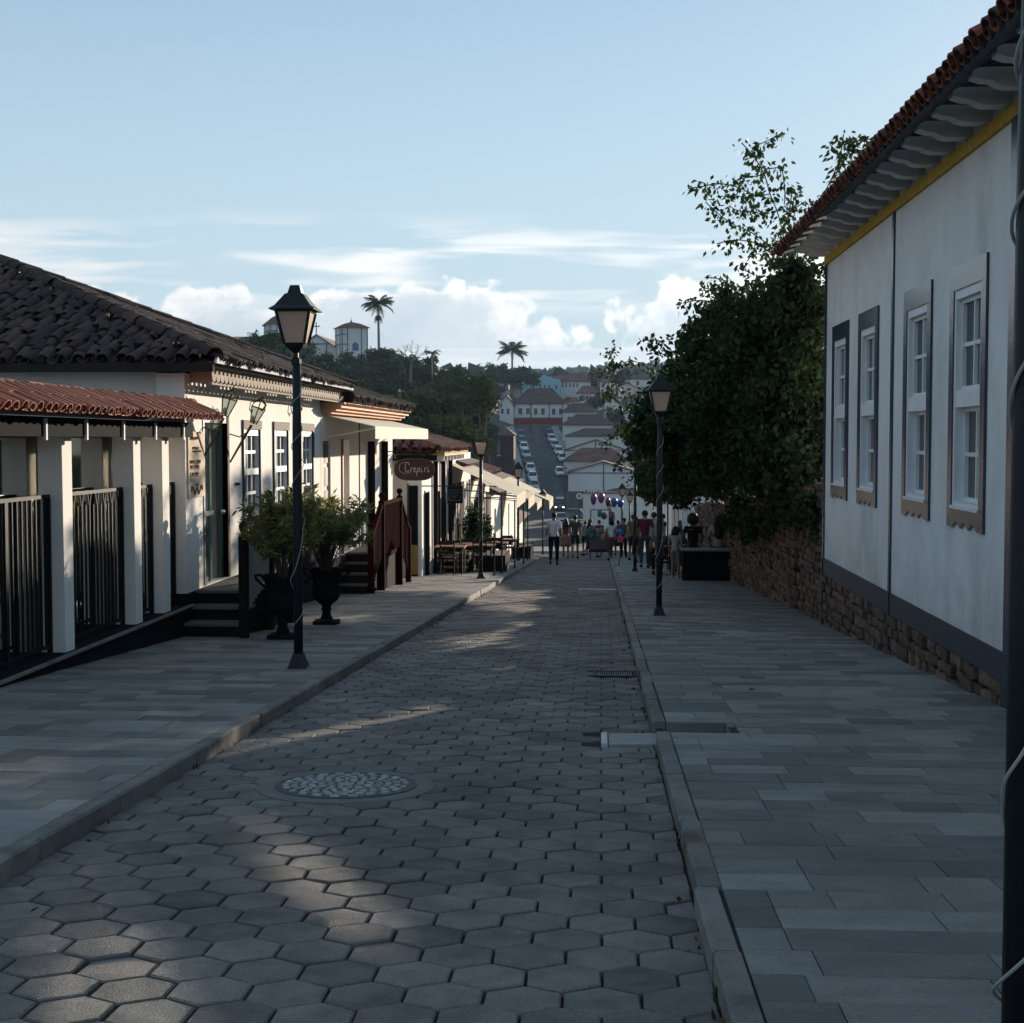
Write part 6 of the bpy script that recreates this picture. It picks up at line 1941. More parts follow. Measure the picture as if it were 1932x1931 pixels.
MB().tube([(-.03, 0, 0), (.10, 0, .78)], .014, 6).build('stick', M['redwood'], t)
pk = plain('hot_pink', (.55, .07, .14), .4)
pts = []
for k in range(10):
    rr = .16 if k % 2 == 0 else .09
    pts.append((rr * math.sin(k * math.pi / 5), rr * math.cos(k * math.pi / 5)))
MB().prism(pts, (.02, -.03, .86), (1, 0, 0), (0, 0, 1), (0, .05, 0)).build('star', pk, t)


# ================================================================ CARS
def make_car(paint, kind='hatch'):
    t = thing('car', '', 'car')
    L, Wd = (4.0, .86) if kind == 'hatch' else (4.5, .92)
    H = 1.48 if kind == 'hatch' else 1.68
    bel = .86 if kind == 'hatch' else 1.0
    b = MB()
    # lower body as a loft of cross sections along y (front at -y)
    secs = [(-L / 2, .62, .36, .58), (-L / 2 + .12, .78, .24, .66), (-L / 2 + .5, .84, .20, .76), (-L / 2 + 1.1, Wd, .20, bel), (0, Wd, .20, bel + .02), (L / 2 - .9, Wd, .20, bel + .04), (L / 2 - .2, .82, .24, bel + .02), (L / 2, .74, .38, bel - .1)]
    vs = []; fs = []
    for (y, w, z0, z1) in secs:
        vs += [(-w, y, z0 + .05), (-w * .93, y, z0), (w * .93, y, z0), (w, y, z0 + .05), (w * 1.0, y, (z0 + z1) / 2), (w * .93, y, z1), (-w * .93, y, z1), (-w, y, (z0 + z1) / 2)]
    for i in range(len(secs) - 1):
        for j in range(8):
            q = (j + 1) % 8
            fs.append((i * 8 + j, i * 8 + q, (i + 1) * 8 + q, (i + 1) * 8 + j))
    fs += [tuple(range(8)), tuple(range((len(secs) - 1) * 8, len(secs) * 8))]
    b._add(vs, fs); b.build('body', paint, t)
    y0, y1, y2, y3 = -L / 2 + 1.05, -L / 2 + 1.75, L / 2 - .75, L / 2 - .15
    w0, w1 = Wd * .90, Wd * .72
    g = MB(); g.hexa([(-w0, y0, bel), (w0, y0, bel), (w0, y3, bel + .02), (-w0, y3, bel + .02), (-w1, y1, H - .05), (w1, y1, H - .05), (w1, y2, H - .05), (-w1, y2, H - .05)]); g.build('glasshouse', M['glass'], t)
    r = MB(); r.hexa([(-w1 - .02, y1 - .03, H - .055), (w1 + .02, y1 - .03, H - .055), (w1 + .02, y2 + .03, H - .055), (-w1 - .02, y2 + .03, H - .055), (-w1 * .9, y1 + .1, H), (w1 * .9, y1 + .1, H), (w1 * .9, y2 - .1, H), (-w1 * .9, y2 - .1, H)]); r.build('roof', paint, t)
    for sx in (-1, 1):
        MB().beam((sx * w0, y0 - .01, bel), (sx * w1, y1, H - .03), .07, .05).build('pillar', paint, t)
        MB().beam((sx * w0, y3 + .01, bel), (sx * w1, y2, H - .03), .09, .06).build('pillar', paint, t)
        MB().box(sx * (Wd + .02), sx * (Wd + .16), y0 + .15, y0 + .26, bel - .02, bel + .12).build('mirror', paint, t)
        MB().box(sx * .46, sx * .74, -L / 2 + .035, -L / 2 + .12, .58, .70).build('headlight', plain('headlamp', (.6, .62, .64), .15), t)
        for yy in (-L / 2 + .8, L / 2 - .75):
            w = MB(); w.lathe([(.31, -.10), (.33, -.06), (.33, .06), (.31, .10), (.2, .105), (.01, .10)], n=16); o = place('wheel', w.mesh('wheel', plain('tyre', (.012, .012, .012), .8)), t, (sx * (Wd - .08), yy, .33), (0, sx * math.pi / 2, 0))
    MB().box(-.45, .45, -L / 2 - .012, -L / 2 + .1, .40, .54).build('grille', M['iron'], t)
    MB().box(-.2, .2, -L / 2 - .02, -L / 2 + .05, .32, .40).build('number_plate', plain('plate', (.4, .4, .4)), t)
    return t


PW = plain('car_white', (.70, .70, .70), .25, spec=.5); PS = plain('car_silver', (.38, .40, .42), .25, spec=.5); PD = plain('car_dark', (.03, .035, .045), .25, spec=.5); PG = plain('car_green_grey', (.10, .14, .14), .25, spec=.5)
protos = {}
ordn = ['first', 'second', 'third', 'fourth', 'fifth', 'sixth', 'seventh', 'eighth', 'ninth', 'tenth']


def street_x(y): return float(np.interp(y, fy, fx))
def street_w(y): return float(np.interp(y, fy, fw))


def put_car(col, x, y, lbl, rz=0.0, kind='hatch', group='cars parked on the far street', tilt=True):
    key = (col.name, kind)
    if key not in protos:
        protos[key] = make_car(col, kind); o = protos[key]
    else: o = copy_tree(protos[key])
    o.location = (x, y, road(y) - .015)
    sl = (road(y + 1) - road(y - 1)) / 2
    o.rotation_euler = (math.atan(sl) if tilt else 0, 0, rz); o['label'] = lbl; o['group'] = group


cols = [(PW, 'white'), (PS, 'silver'), (PW, 'white'), (PW, 'white'), (PD, 'dark'), (PS, 'silver'), (PW, 'white'), (PG, 'grey-green'), (PD, 'dark')]
for i, (c, n) in enumerate(cols):
    y = 240 + i * 8.6
    put_car(c, street_x(y) - street_w(y) + 1.2, y, f'{n} car parked at the left kerb of the far street, {ordn[i]} from the bottom', R(5.5))
for i, (c, n) in enumerate([(PW, 'white'), (PW, 'white'), (PS, 'silver'), (PW, 'white'), (PD, 'dark')]):
    y = 278 + i * 8.2
    put_car(c, street_x(y) + street_w(y) - 1.2, y, f'{n} car parked at the right kerb of the far street, {ordn[i]} from the bottom', R(5.5))
put_car(PW, street_x(262) + 1.6, 262, 'white car driving down the middle of the far street', R(5.5), group='cars moving in the valley')
put_car(PD, -6.5, 231, 'dark suv with headlights on at the foot of the far street', 0, 'suv', group='cars moving in the valley')
for sx in (-.6, .6):
    pass
put_car(PG, -3.4, 214, 'pale green-grey car turning broadside behind the walkers', R(72), 'suv', group='cars moving in the valley')
put_car(PS, -5.6, 206, 'silver car behind the man in the pale shirt', R(8), group='cars moving in the valley')
# the dark suv's lamps are lit
suv = [o for o in bpy.data.objects if o.get('label') == 'dark suv with headlights on at the foot of the far street'][0]
lit = mat('lit_headlamp', (.8, .8, .75), .3, .02, 2, emit=((1.0, .93, .80), 5.0))
for c in children(suv):
    if c.name.startswith('headlight'):
        c.data = c.data.copy(); c.data.materials.clear(); c.data.materials.append(lit)


# ================================================================ FAR HOUSES
def far_house(lbl, xl, xr, ytop, ybot, D, wallm, roofm, roof='front', ridge_px=20, wins=(), depth=9.0, base=None, name='far_house', winm='farwin', over=.35, extra=None):
    """xl..xr, wall top and bottom as read off the photo at distance D"""
    a, b = at(xl, ytop, D), at(xr, ytop, D)
    zb = at((xl + xr) / 2, ybot, D)[2]; zt = a[2]
    x0, x1 = a[0], b[0]
    t = thing(name, lbl, 'house', ((x0 + x1) / 2, D, zb))
    off = tuple(t.location)
    zg = min(zb, float(terrain_z((x0 + x1) / 2, D + depth))) - 1.5
    sc = D / 2700
    ops = []
    for (wx0, wx1, wy0, wy1) in wins:
        p, q = at(wx0, wy0, D), at(wx1, wy1, D)
        ops.append((p[0], q[0], q[2], p[2]))
    w = MB(off)
    x = x0
    for (ua, ub, va, vb) in sorted(ops):
        w.box(x, ua, D, D + .4, zg, zt); w.box(ua, ub, D, D + .4, zg, va); w.box(ua, ub, D, D + .4, vb, zt); x = ub
    w.box(x, x1, D, D + .4, zg, zt)
    w.box(x0, x0 + .3, D + .4, D + depth, zg, zt); w.box(x1 - .3, x1, D + .4, D + depth, zg, zt)
    if roof == 'gable':
        w.prism([(x0, zt + .001), (x1, zt + .001), ((x0 + x1) / 2, zt + ridge_px * sc)], (0, D, 0), (1, 0, 0), (0, 0, 1), (0, .4, 0))
    w.build('wall', M[wallm], t)
    for (ua, ub, va, vb) in ops:
        o = MB(off).box(ua, ub, D + .12, D + .2, va, vb).build('window', M[winm], t)
        MB(off).box(ua - .08, ub + .08, D - .06, D - .002, va - .12, va - .001).build('sill', M['farwhite'], o)
    if base:
        zb2 = at(xl, base[0], D)[2]
        MB(off).box(x0 - .01, x1 + .01, D - .05, D - .003, zg, zb2).build('base_band', M[base[1]], t)
    r = MB(off); h = ridge_px * sc; o_ = over
    if roof == 'gable':
        xm = (x0 + x1) / 2
        for sx, xe in ((-1, x0 - o_), (1, x1 + o_)):
            ze = zt - o_ * h / (xm - x0)
            p = [(xe, D - o_, ze), (xm, D - o_, zt + h), (xm, D + depth, zt + h), (xe, D + depth, ze)]
            r.hexa([(a_, b_, c_ + .005) for a_, b_, c_ in p] + [(a_, b_, c_ + .22) for a_, b_, c_ in p])
    elif roof == 'front':
        for (ya, yb) in ((D - o_, D + depth / 2), (D + depth + o_, D + depth / 2 + .01)):
            xi = min((x1 - x0) * .3, depth * .45)
            p = [(x0 - o_, ya, zt), (x1 + o_, ya, zt), (x1 + o_ - xi, yb, zt + h), (x0 - o_ + xi, yb, zt + h)]
            r._add([(a_, b_, c_ + .01) for a_, b_, c_ in p], [(0, 1, 2, 3)])
        xi = min((x1 - x0) * .3, depth * .45)
        r._add([(x0 - o_, D - o_, zt + .01), (x0 - o_, D + depth + o_, zt + .01), (x0 - o_ + xi, D + depth / 2, zt + h)], [(0, 1, 2)])
        r._add([(x1 + o_, D - o_, zt + .01), (x1 + o_, D + depth + o_, zt + .01), (x1 + o_ - xi, D + depth / 2, zt + h)], [(0, 1, 2)])
        r._add([(x0 - o_, D - o_, zt - .15), (x1 + o_, D - o_, zt - .15), (x1 + o_, D - o_, zt + .01), (x0 - o_, D - o_, zt + .01)], [(0, 1, 2, 3)])
    if r.v: r.build('roof', M[roofm], t)
    return t, off, (x0, x1, zb, zt)


# zoom of the valley in the photo, 4.83 times: pixel helper for numbers read there
def vz(x, y): return (1220 + x / 4.83) / 1.3416, (900 + y / 4.83) / 1.3416
def vx(x): return (1220 + x / 4.83) / 1.3416
def vy(y): return (900 + y / 4.83) / 1.3416


wl = [(vx(445), vx(492), vy(650), vy(725)), (vx(540), vx(583), vy(650), vy(722)), (vx(635), vx(678), vy(652), vy(728)), (vx(722), vx(768), vy(652), vy(728)), (vx(855), vx(898), vy(655), vy(728)), (vx(942), vx(980), vy(655), vy(728))]
t, off, (x0, x1, zb, zt) = far_house('white house with a dark red base band closing the top of the far street', vx(385), vx(1025), vy(592), vy(850), 331, 'farwhite', 'slate_far', 'front', 30, wl, 10, (vy(765), 'farred'))
for q in (390, 600, 823, 985):
    xx = at(vx(q), 770, 330.9)[0]; MB(off).box(xx - .08, xx + .08, 330.85, 330.94, zb - 1, zt).build('trim_post', M['slate_far'], t)
far_house('small white gabled wing left of the red based house', vx(215), vx(383), vy(600), vy(740), 329, 'farwhite', 'slate_far', 'gable', 16, [(vx(230), vx(265), vy(655), vy(715)), (vx(303), vx(335), vy(655), vy(725))], 8)
# blue church-like front with a shaped parapet
t, off, (x0, x1, zb, zt) = far_house('sky blue building with a curved parapet front on the far slope', vx(505), vx(960), vy(300), vy(500), 420, 'bluehouse', 'tile_far', 'none', 0,
          [(vx(612), vx(635), vy(355), vy(408)), (vx(700), vx(722), vy(365), vy(410)), (vx(757), vx(778), vy(365), vy(410)), (vx(810), vx(830), vy(365), vy(412)), (vx(898), vx(922), vy(370), vy(418))], 14)
ps = [(505, 300), (505, 322), (545, 318), (555, 288), (640, 282), (648, 300), (660, 270), (700, 262), (740, 245), (770, 240), (800, 258), (845, 266), (868, 285), (872, 305), (960, 300)]
pp = [(at(vx(a), vy(b), 420)[0], at(vx(a), vy(b), 420)[2]) for a, b in ps]
pp = [p for p in pp if p[1] >= zt - .01]
MB(off).prism([(x0, zt + .002)] + pp + [(x1, zt + .002)], (0, 420, 0), (1, 0, 0), (0, 0, 1), (0, .4, 0)).build('parapet', M['bluehouse'], t)
MB(off).hexa([(x0, 420.6, zt - .5), (x1, 420.6, zt - .5), (x1, 434, zt - .5), (x0, 434, zt - .5), (x0, 420.6, zt - .1), (x1, 420.6, zt - .1), (x1, 427, zt + 1.2), (x0, 427, zt + 1.2)]).build('roof', M['tile_far'], t)
far_house('pale house with arcaded windows under a red roof right of the blue building', vx(962), vx(1330), vy(322), vy(400), 426, 'farwhite', 'tile_far', 'front', 17, [(vx(975 + i * 45), vx(995 + i * 45), vy(345), vy(395)) for i in range(5)], 12)
far_house('white house with blue window surrounds below the red roof', vx(1165), vx(1430), vy(465), vy(560), 385, 'farwhite', 'tile_far', 'front', 15, [(vx(1275), vx(1300), vy(490), vy(550)), (vx(1365), vx(1395), vy(490), vy(550))], 9, winm='farblue')
far_house('long reddish roofed building left of the blue building', vx(100), vx(500), vy(365), vy(470), 432, 'farwhite', 'tile_far', 'front', 21, [], 14)
far_house('low pinkish house in front of the long reddish roof', vx(150), vx(490), vy(410), vy(470), 410, 'pinkish', 'tile_far', 'front', 9, [], 9)
for i, (xl, xr, yt, yb_, D, wm2, rm2, rp, lbl) in enumerate((
        (928, 960, 722, 735, 395, 'farwhite', 'tile_far', 9, 'small white house below the dark tree left of the coconut palm'), (1048, 1075, 716, 730, 455, 'pinkish', 'tile_far', 8, 'pinkish cottage above the blue building'),
        (1078, 1104, 712, 724, 470, 'farwhite', 'tile_far', 8, 'small white cottage high behind the arcaded house'), (1132, 1162, 722, 738, 410, 'farwhite', 'tile_far', 9, 'white cottage right of the arcaded house'),
        (1140, 1172, 752, 768, 340, 'farwhite', 'tile_far', 9, 'white cottage between the far trees above the stepped row'), (1176, 1206, 758, 772, 345, 'bluehouse', 'slate_far', 9, 'pale blue cottage near the vine at the upper right'),
        (1208, 1240, 748, 764, 360, 'farwhite', 'tile_far', 9, 'white cottage half behind the lantern at the upper right'), (1010, 1034, 752, 762, 352, 'farwhite', 'tile_far', 7, 'low white house just behind the red based house'),
        (1066, 1092, 758, 770, 338, 'pinkish', 'tile_far', 8, 'pinkish house right of the red based house'))):
    far_house(lbl, xl, xr, yt, yb_, D, wm2, rm2, 'front', rp, [(xl + 5, xl + 8, yt + 4, yt + 9), (xr - 9, xr - 6, yt + 4, yt + 9)], 7)
# the stepped row on the right of the far street
far_house('white house with a square window at the top of the stepped row', vx(988), vx(1400), vy(692), vy(850), 318, 'farwhite', 'slate_far', 'front', 17, [(vx(1045), vx(1112), vy(755), vy(815))], 9)
far_house('white house with a small oval mark, second from the top of the stepped row', vx(985), vx(1600), vy(848), vy(960), 303, 'farwhite', 'slate_far', 'front', 20, [], 9)
far_house('white house with a long low roof, third from the top of the stepped row', vx(1025), vx(1870), vy(985), vy(1060), 290, 'farwhite', 'slate_far', 'front', 14, [], 9)
t, off, q = far_house('white gabled house, fourth from the top of the stepped row', vx(1020), vx(1760), vy(1165), vy(1260), 277, 'farwhite', 'tile_far', 'gable', 19, [], 9)
xm = (q[0] + q[1]) / 2; MB(off).box(xm - .1, xm + .1, 276.9, 276.97, q[3], q[3] + 1.8).build('trim_post', M['slate_far'], t)
MB(off).box(q[0], q[1], 276.9, 276.97, q[3] - .12, q[3] + .0).build('trim_rail', M['slate_far'], t)
t, off, q = far_house('house with a mossy old tiled gable roof, fifth in the stepped row', vx(1000), vx(1790), vy(1290), vy(1380), 262, 'farwhite', 'tile_far', 'front', 24, [], 9)
t, off, q = far_house('large white gabled house with blue timber lines at the foot of the stepped row', vx(1055), vx(1790) + 20, vy(1440), vy(1440) + 50, 246, 'farwhite', 'tile_far', 'gable', 20, [], 16)
xm = (q[0] + q[1]) / 2
MB(off).box(xm - .1, xm + .1, 245.9, 245.97, q[2] - 1, q[3] + 1.7).build('trim_post', M['farblue'], t)
MB(off).box(q[0], q[1], 245.9, 245.97, q[3] - .1, q[3] + .08).build('trim_rail', M['farblue'], t)
for k in range(5):
    MB(off).box(q[0] - .04, q[0] - .002, 248 + k * 2.6, 249.1 + k * 2.6, q[2] - .6, q[2] + 1.9).build('side_door', M['farwin'], t)
# compound wall and low dark roof nearer
t, off, q = far_house('white compound wall house with a low dark roof in the valley', 1106, 1300, 945, 985, 196, 'farwhite', 'slate_far', 'front', 20, [], 12)
t, off, q = far_house('white wall with a tiled coping behind the balloons', 1100, 1215, 932, 1000, 180, 'farwhite', 'slate_far', 'none', 0, [], 1.0)
for i in range(22):
    MB(off).tube([(q[0] + (q[1] - q[0]) * (i + .5) / 22, 179.8, q[3] + .05), (q[0] + (q[1] - q[0]) * (i + .5) / 22, 180.6, q[3] + .16)], .12, 6).build('coping_tile', M['tile_far'], t)
far_house('white plain house on the right slope behind the leaves', 1180, 1300, 775, 800, 330, 'farwhite', 'slate_far', 'front', 20, [(1200, 1206, 780, 790)], 9)
far_house('pale house with a pink wall among trees at the upper right', 1150, 1215, 740, 775, 372, 'pinkish', 'tile_far', 'gable', 16, [(1192, 1200, 745, 757)], 9)
far_house('grey roofed house high among the trees at the upper right', 1180, 1260, 716, 735, 440, 'farwhite', 'slate_far', 'front', 10, [(1200, 1206, 720, 728)], 9)
# dark maroon building at the left foot of the far street
t, off, q = far_house('dark maroon walled building in shade at the left of the far street', 884, 969, 822, 890, 256, 'maroon', 'slate_far', 'front', 20, [(905, 911, 832, 860), (938, 944, 832, 860)], 7)

# poles and a small round road sign in the valley
t = thing('round_sign', 'small round white road sign on a thin pole in the valley', 'sign', at(1093, 985, 190))
zg = road(190) - t.location[2]
MB().tube([(0, 0, zg), (0, 0, 4.0)], .05, 6).build('pole', M['iron'], t)
MB().prism([(.42 * math.cos(a * .3927), .42 * math.sin(a * .3927)) for a in range(16)], (0, -.06, 3.4), (1, 0, 0), (0, 0, 1), (0, .04, 0)).build('disc', M['farwhite'], t)
MB().prism([(.30 * math.cos(a * .3927), .30 * math.sin(a * .3927)) for a in range(16)], (0, -.075, 3.4), (1, 0, 0), (0, 0, 1), (0, .014, 0)).build('disc_face', plain('sign_grey', (.3, .32, .34)), t)
MB().box(-.05, .05, -.085, -.076, 3.2, 3.6).build('arrow', M['iron'], t)
for x_, D, h, lbl in ((1001, 318, 6.5, 'thin utility pole in front of the red based house'), (973, 262, 8.0, 'pale pole at the corner of the dark maroon building'), (1066, 238, 6, 'dark pole on the right pavement of the far street'), (845, 180, 9, 'thin pole among the trees on the left')):
    p = at(x_, 900, D); zg = float(terrain_z(p[0], D))
    t = thing('utility_pole', lbl, 'pole', (p[0], D, zg), group='poles in the valley')
    MB().tube([(0, 0, 0), (0, 0, h)], [.12, .09], 7).build('shaft', M['farwhite'] if D == 262 else M['slate_far'], t)
    MB().box(-.5, .5, -.06, .06, h - .6, h - .45).build('cross_arm', M['slate_far'], t)

# ================================================================ CHURCH ON THE HILL
CH = 300.0
ch = thing('hill_church', 'white colonial church with two square towers and blue timber lines on the wooded hill', 'church', at(600, 690, CH))
o_ = tuple(ch.location)
bt = M['farblue']


def tower(xl, xm, xr, ytop, ybot, yap, rot=.40):
    a, b = at(xl, ytop, CH), at(xr, ytop, CH)
    xc = (a[0] + b[0]) / 2; wid = (b[0] - a[0]); zt = a[2]; zb = at(xm, ybot, CH)[2] - 6
    s = wid / (math.cos(rot) + math.sin(rot)) / 2
    t = MB(o_)
    def P(u, v): return (xc + u * math.cos(rot) - v * math.sin(rot), CH + 3 + u * math.sin(rot) + v * math.cos(rot))
    cs = [P(-s, -s), P(s, -s), P(s, s), P(-s, s)]
    t.hexa([(x, y, zb) for x, y in cs] + [(x, y, zt) for x, y in cs])
    tw = t.build('tower', M['farwhite'], ch)
    r = MB(o_); e = s + .55; ap = at(xm, yap, CH)[2]
    cs2 = [P(-e, -e), P(e, -e), P(e, e), P(-e, e)]
    base = [(x, y, zt - .1) for x, y in cs2]
    mid = [(xc + (x - xc) * .5, CH + 3 + (y - CH - 3) * .5, zt + (ap - zt) * .62) for x, y in cs2]
    apx_ = (xc, CH + 3, ap)
    for i in range(4):
        r.quad(base[i], base[(i + 1) % 4], mid[(i + 1) % 4], mid[i]); r.quad(mid[i], mid[(i + 1) % 4], apx_)
    r.quad(*base); r.build('tower_roof', M['tile_far'], tw)
    MB(o_).lathe([(.12, 0), (.2, .25), (.06, .5), (.04, 1.0)], (xc, CH + 3, ap - .1), 6).build('finial', M['slate_far'], tw)
    for face in (0, 1):
        for u in (-.96, -.55, .5, .96):
            for k in range(1):
                q = MB(o_)
                p = P(u * s, -s - .04) if face == 0 else P(-s - .04, u * s)
                p2 = P(u * s + .22, -s - .04) if face == 0 else P(-s - .04, u * s + .22)
                q.hexa([(p[0], p[1], zb), (p2[0], p2[1], zb), (p2[0] + .02, p2[1] + .1, zb), (p[0] + .02, p[1] + .1, zb), (p[0], p[1], zt), (p2[0], p2[1], zt), (p2[0] + .02, p2[1] + .1, zt), (p[0] + .02, p[1] + .1, zt)])
                q.build('timber_line', bt, tw)
        for zf in (.35, .72):
            z = zt - (zt - at(xm, ybot, CH)[2]) * (1 - zf)
            p = P(-s, -s - .05) if face == 0 else P(-s - .05, s); p2 = P(-.5 * s, -s - .05) if face == 0 else P(-s - .05, -s)
            MB(o_).beam((p[0], p[1], z), (p2[0], p2[1], z), .12, .2).build('timber_rail', bt, tw)
    w0, w1 = P(-.15 * s, -s - .06), P(.3 * s, -s - .06)
    zc = at(xm, ybot, CH)[2] + .6
    MB(o_).prism([(0, 0), (1, 0), (1, .75), (.5, 1), (0, .75)], (w0[0], w0[1], zc), (w1[0] - w0[0], w1[1] - w0[1], 0), (0, 0, 1.9), (.02, .1, 0)).build('belfry_window', bt, tw)


tower(625, 652, 691, 618, 668, 606)
tower(488, 535, 565, 612, 660, 588)
ga, gl, gr = at(597, 634, CH + 4), at(556, 662, CH + 4), at(650, 668, CH + 4)
n = MB(o_); n.prism([(gl[0], ga[2] - 12), (gr[0], ga[2] - 12), (gr[0], gr[2]), (ga[0], ga[2]), (gl[0], gl[2])], (0, CH + 4, 0), (1, 0, 0), (0, 0, 1), (0, 26, 0)); nv = n.build('nave', M['farwhite'], ch)
for e in (gl, gr):
    MB(o_).hexa([(ga[0], CH + 3.6, ga[2] + .02), (e[0], CH + 3.6, e[2] + .02), (e[0], CH + 30, e[2] + .02), (ga[0], CH + 30, ga[2] + .02), (ga[0], CH + 3.6, ga[2] + .3), (e[0], CH + 3.6, e[2] + .3), (e[0], CH + 30, e[2] + .3), (ga[0], CH + 30, ga[2] + .3)]).build('nave_roof', M['tile_far'], nv)
MB(o_).box(ga[0] - 3.2, ga[0] + 3.2, CH + 3.9, CH + 3.98, ga[2] - 1.9, ga[2] - 1.65).build('timber_rail', bt, nv)
for dx in (-2.2, 2.2): MB(o_).box(ga[0] + dx - .12, ga[0] + dx + .12, CH + 3.9, CH + 3.98, ga[2] - 8, ga[2] - 1.9).build('timber_line', bt, nv)
MB(o_).box(ga[0] - .1, ga[0] + .1, CH + 3.8, CH + 4.0, ga[2], ga[2] + 2.8).build('cross_upright', M['slate_far'], nv)
MB(o_).box(ga[0] - .8, ga[0] + .8, CH + 3.81, CH + 3.99, ga[2] + 1.85, ga[2] + 2.05).build('cross_arm', M['slate_far'], nv)

# ================================================================ HILL TREES
variants = []
for k in range(6):
    bl = []
    r9 = random.Random(40 + k)
    for j in range(9):
        a = r9.uniform(0, 6.28); q = r9.uniform(.1, .62)
        bl.append(((math.cos(a) * q, math.sin(a) * q, r9.uniform(-.35, .62)), (r9.uniform(.26, .46),) * 2 + (r9.uniform(.22, .38),)))
    P = blob_points(bl, 1700, .66)
    variants.append((leaf_mesh('crown', P, .135, M['hill'] if k % 3 else M['hill2'], aspect=.8, droop=.2)))
trunk_me = MB().tube([(0, 0, 0), (.03, 0, .5), (0, .02, 1.0)], [.03, .024, .014], 6).mesh('trunk', M['trunk'])
trunk_l = MB().tube([(0, 0, .45), (.12, .05, .7), (.2, .1, .95)], [.014, .01, .005], 5).mesh('limb', M['trunk'])


def hill_tree(xv, ytop, D, r, k, lbl, grp, squash=.8, name='tree'):
    p = at(xv, ytop, D)
    rz_ = r * squash
    zc = p[2] - rz_ * .85
    zg = float(terrain_z(p[0], D)) - .5
    t = thing(name, lbl, 'tree', (p[0], D, zg), random.uniform(0, 6.28), grp)
    place('crown', variants[k % 6], t, (0, 0, zc - zg), None, (r, r, rz_))
    hh = max(1.0, zc - zg)
    place('trunk', trunk_me, t, (0, 0, 0), None, (r * 2.0, r * 2.0, hh))
    for j in range(2): place('limb', trunk_l, t, (0, 0, 0), (0, 0, j * 3), (r * 2.5, r * 2.5, hh))
    return t


G_H = 'trees of the wooded hillside on the left'
LB = 'green tree of the dense wooded hillside below the church'
r8 = random.Random(11)
rows = [(282, [(440, 640), (470, 632), (500, 628), (535, 640), (570, 648), (600, 658), (640, 662), (668, 668), (700, 668), (735, 672), (770, 672), (715, 660), (745, 664), (790, 668)], 4.2),
        (250, [(455, 662), (500, 660), (545, 668), (590, 676), (640, 684), (685, 686), (730, 680), (775, 678), (815, 690), (850, 694)], 4.6),
        (205, [(520, 695), (575, 700), (630, 702), (690, 712), (745, 705), (800, 705), (850, 712), (885, 712), (905, 722)], 4.3),
        (165, [(600, 735), (660, 738), (715, 742), (770, 735), (825, 738), (870, 735), (900, 738)], 3.9),
        (130, [(700, 780), (750, 775), (800, 775), (845, 775), (880, 785)], 3.4)]
ROWN = ['crest row', 'second row', 'middle row', 'fourth row', 'lowest row']
ORD = ordn + ['eleventh', 'twelfth', 'thirteenth', 'fourteenth', 'fifteenth']
for ri, (D, lst, r) in enumerate(rows):
    for ti, (xv, yt) in enumerate(sorted(lst)):
        LB = f'{ORD[ti]} green tree from the left in the {ROWN[ri]} of the wooded hillside'
        hill_tree(xv + r8.uniform(-8, 8), yt + r8.uniform(-4, 5), D + r8.uniform(-9, 9), r * r8.uniform(.8, 1.25), r8.randrange(6), LB, G_H, r8.uniform(.7, 1.0))
hill_tree(892, 772, 236, 4.2, 1, 'dark tree standing before the maroon building', None, 1.0)
hill_tree(925, 800, 238, 3.0, 4, 'low dark tree right in front of the maroon wall', None, .9)
hill_tree(905, 700, 150, 2.6, 0, 'sunlit yellow-green tree at the right foot of the wooded hill', None, 1.2)
hill_tree(870, 690, 190, 4.2, 2, 'tall rounded tree standing up at the right end of the wooded hill', None, 1.2)
hill_tree(505, 627, 200, 3.0, 3, 'light green tree below the left church tower', None, .8)
for xv, yt, D, r, lbl in ((937, 682, 405, 4.6, 'dark round tree left of the coconut palm'), (985, 688, 408, 4.2, 'dark round tree right of the coconut palm'), (1000, 700, 400, 3.4, 'small dark tree at the right end of the palm clump'), (962, 692, 392, 4.4, 'dark tree hiding the foot of the coconut palm'), (925, 706, 390, 5, 'light low tree left of the long reddish roof'),
                          (1142, 742, 352, 3.2, 'pale leafy tree beside the house with blue windows'), (1112, 746, 360, 3.2, 'light bushy tree in front of the blue windowed house'), (1062, 748, 340, 2.8, 'low bush behind the red based house'), (1128, 712, 430, 4.2, 'light tree behind the arcaded house'),
                          (1165, 700, 420, 4.5, 'dark tree among the houses at the upper right'), (1200, 745, 350, 4.0, 'dark tree before the pink walled house'), (1235, 725, 400, 5, 'dark tree at the upper right near the vine'), (1160, 765, 310, 3.0, 'green tree behind the top of the stepped row'), (1120, 926, 205, 2.0, 'bright green round bush over the compound wall'),
                          (1190, 790, 300, 3.4, 'dark tree behind the stepped row roofs'), (1095, 775, 330, 2.4, 'small tree above the top stepped house')):
    hill_tree(xv, yt, D, r, 0 if 'light' in lbl or 'bright' in lbl or 'pale' in lbl else 1, lbl, 'trees among the far houses', .85)
# bare grey tree on the hill
t = thing('bare_tree', 'leafless grey tree on the wooded hill right of the tall palm', 'tree', (at(775, 700, 240)[0], 240, at(775, 700, 240)[2] - 6))
MB().tube([(0, 0, 0), (0, 0, 6), (.2, 0, 7.5)], [.3, .25, .2], 6).build('trunk', M['grey_twig'], t)
r8b = random.Random(2)


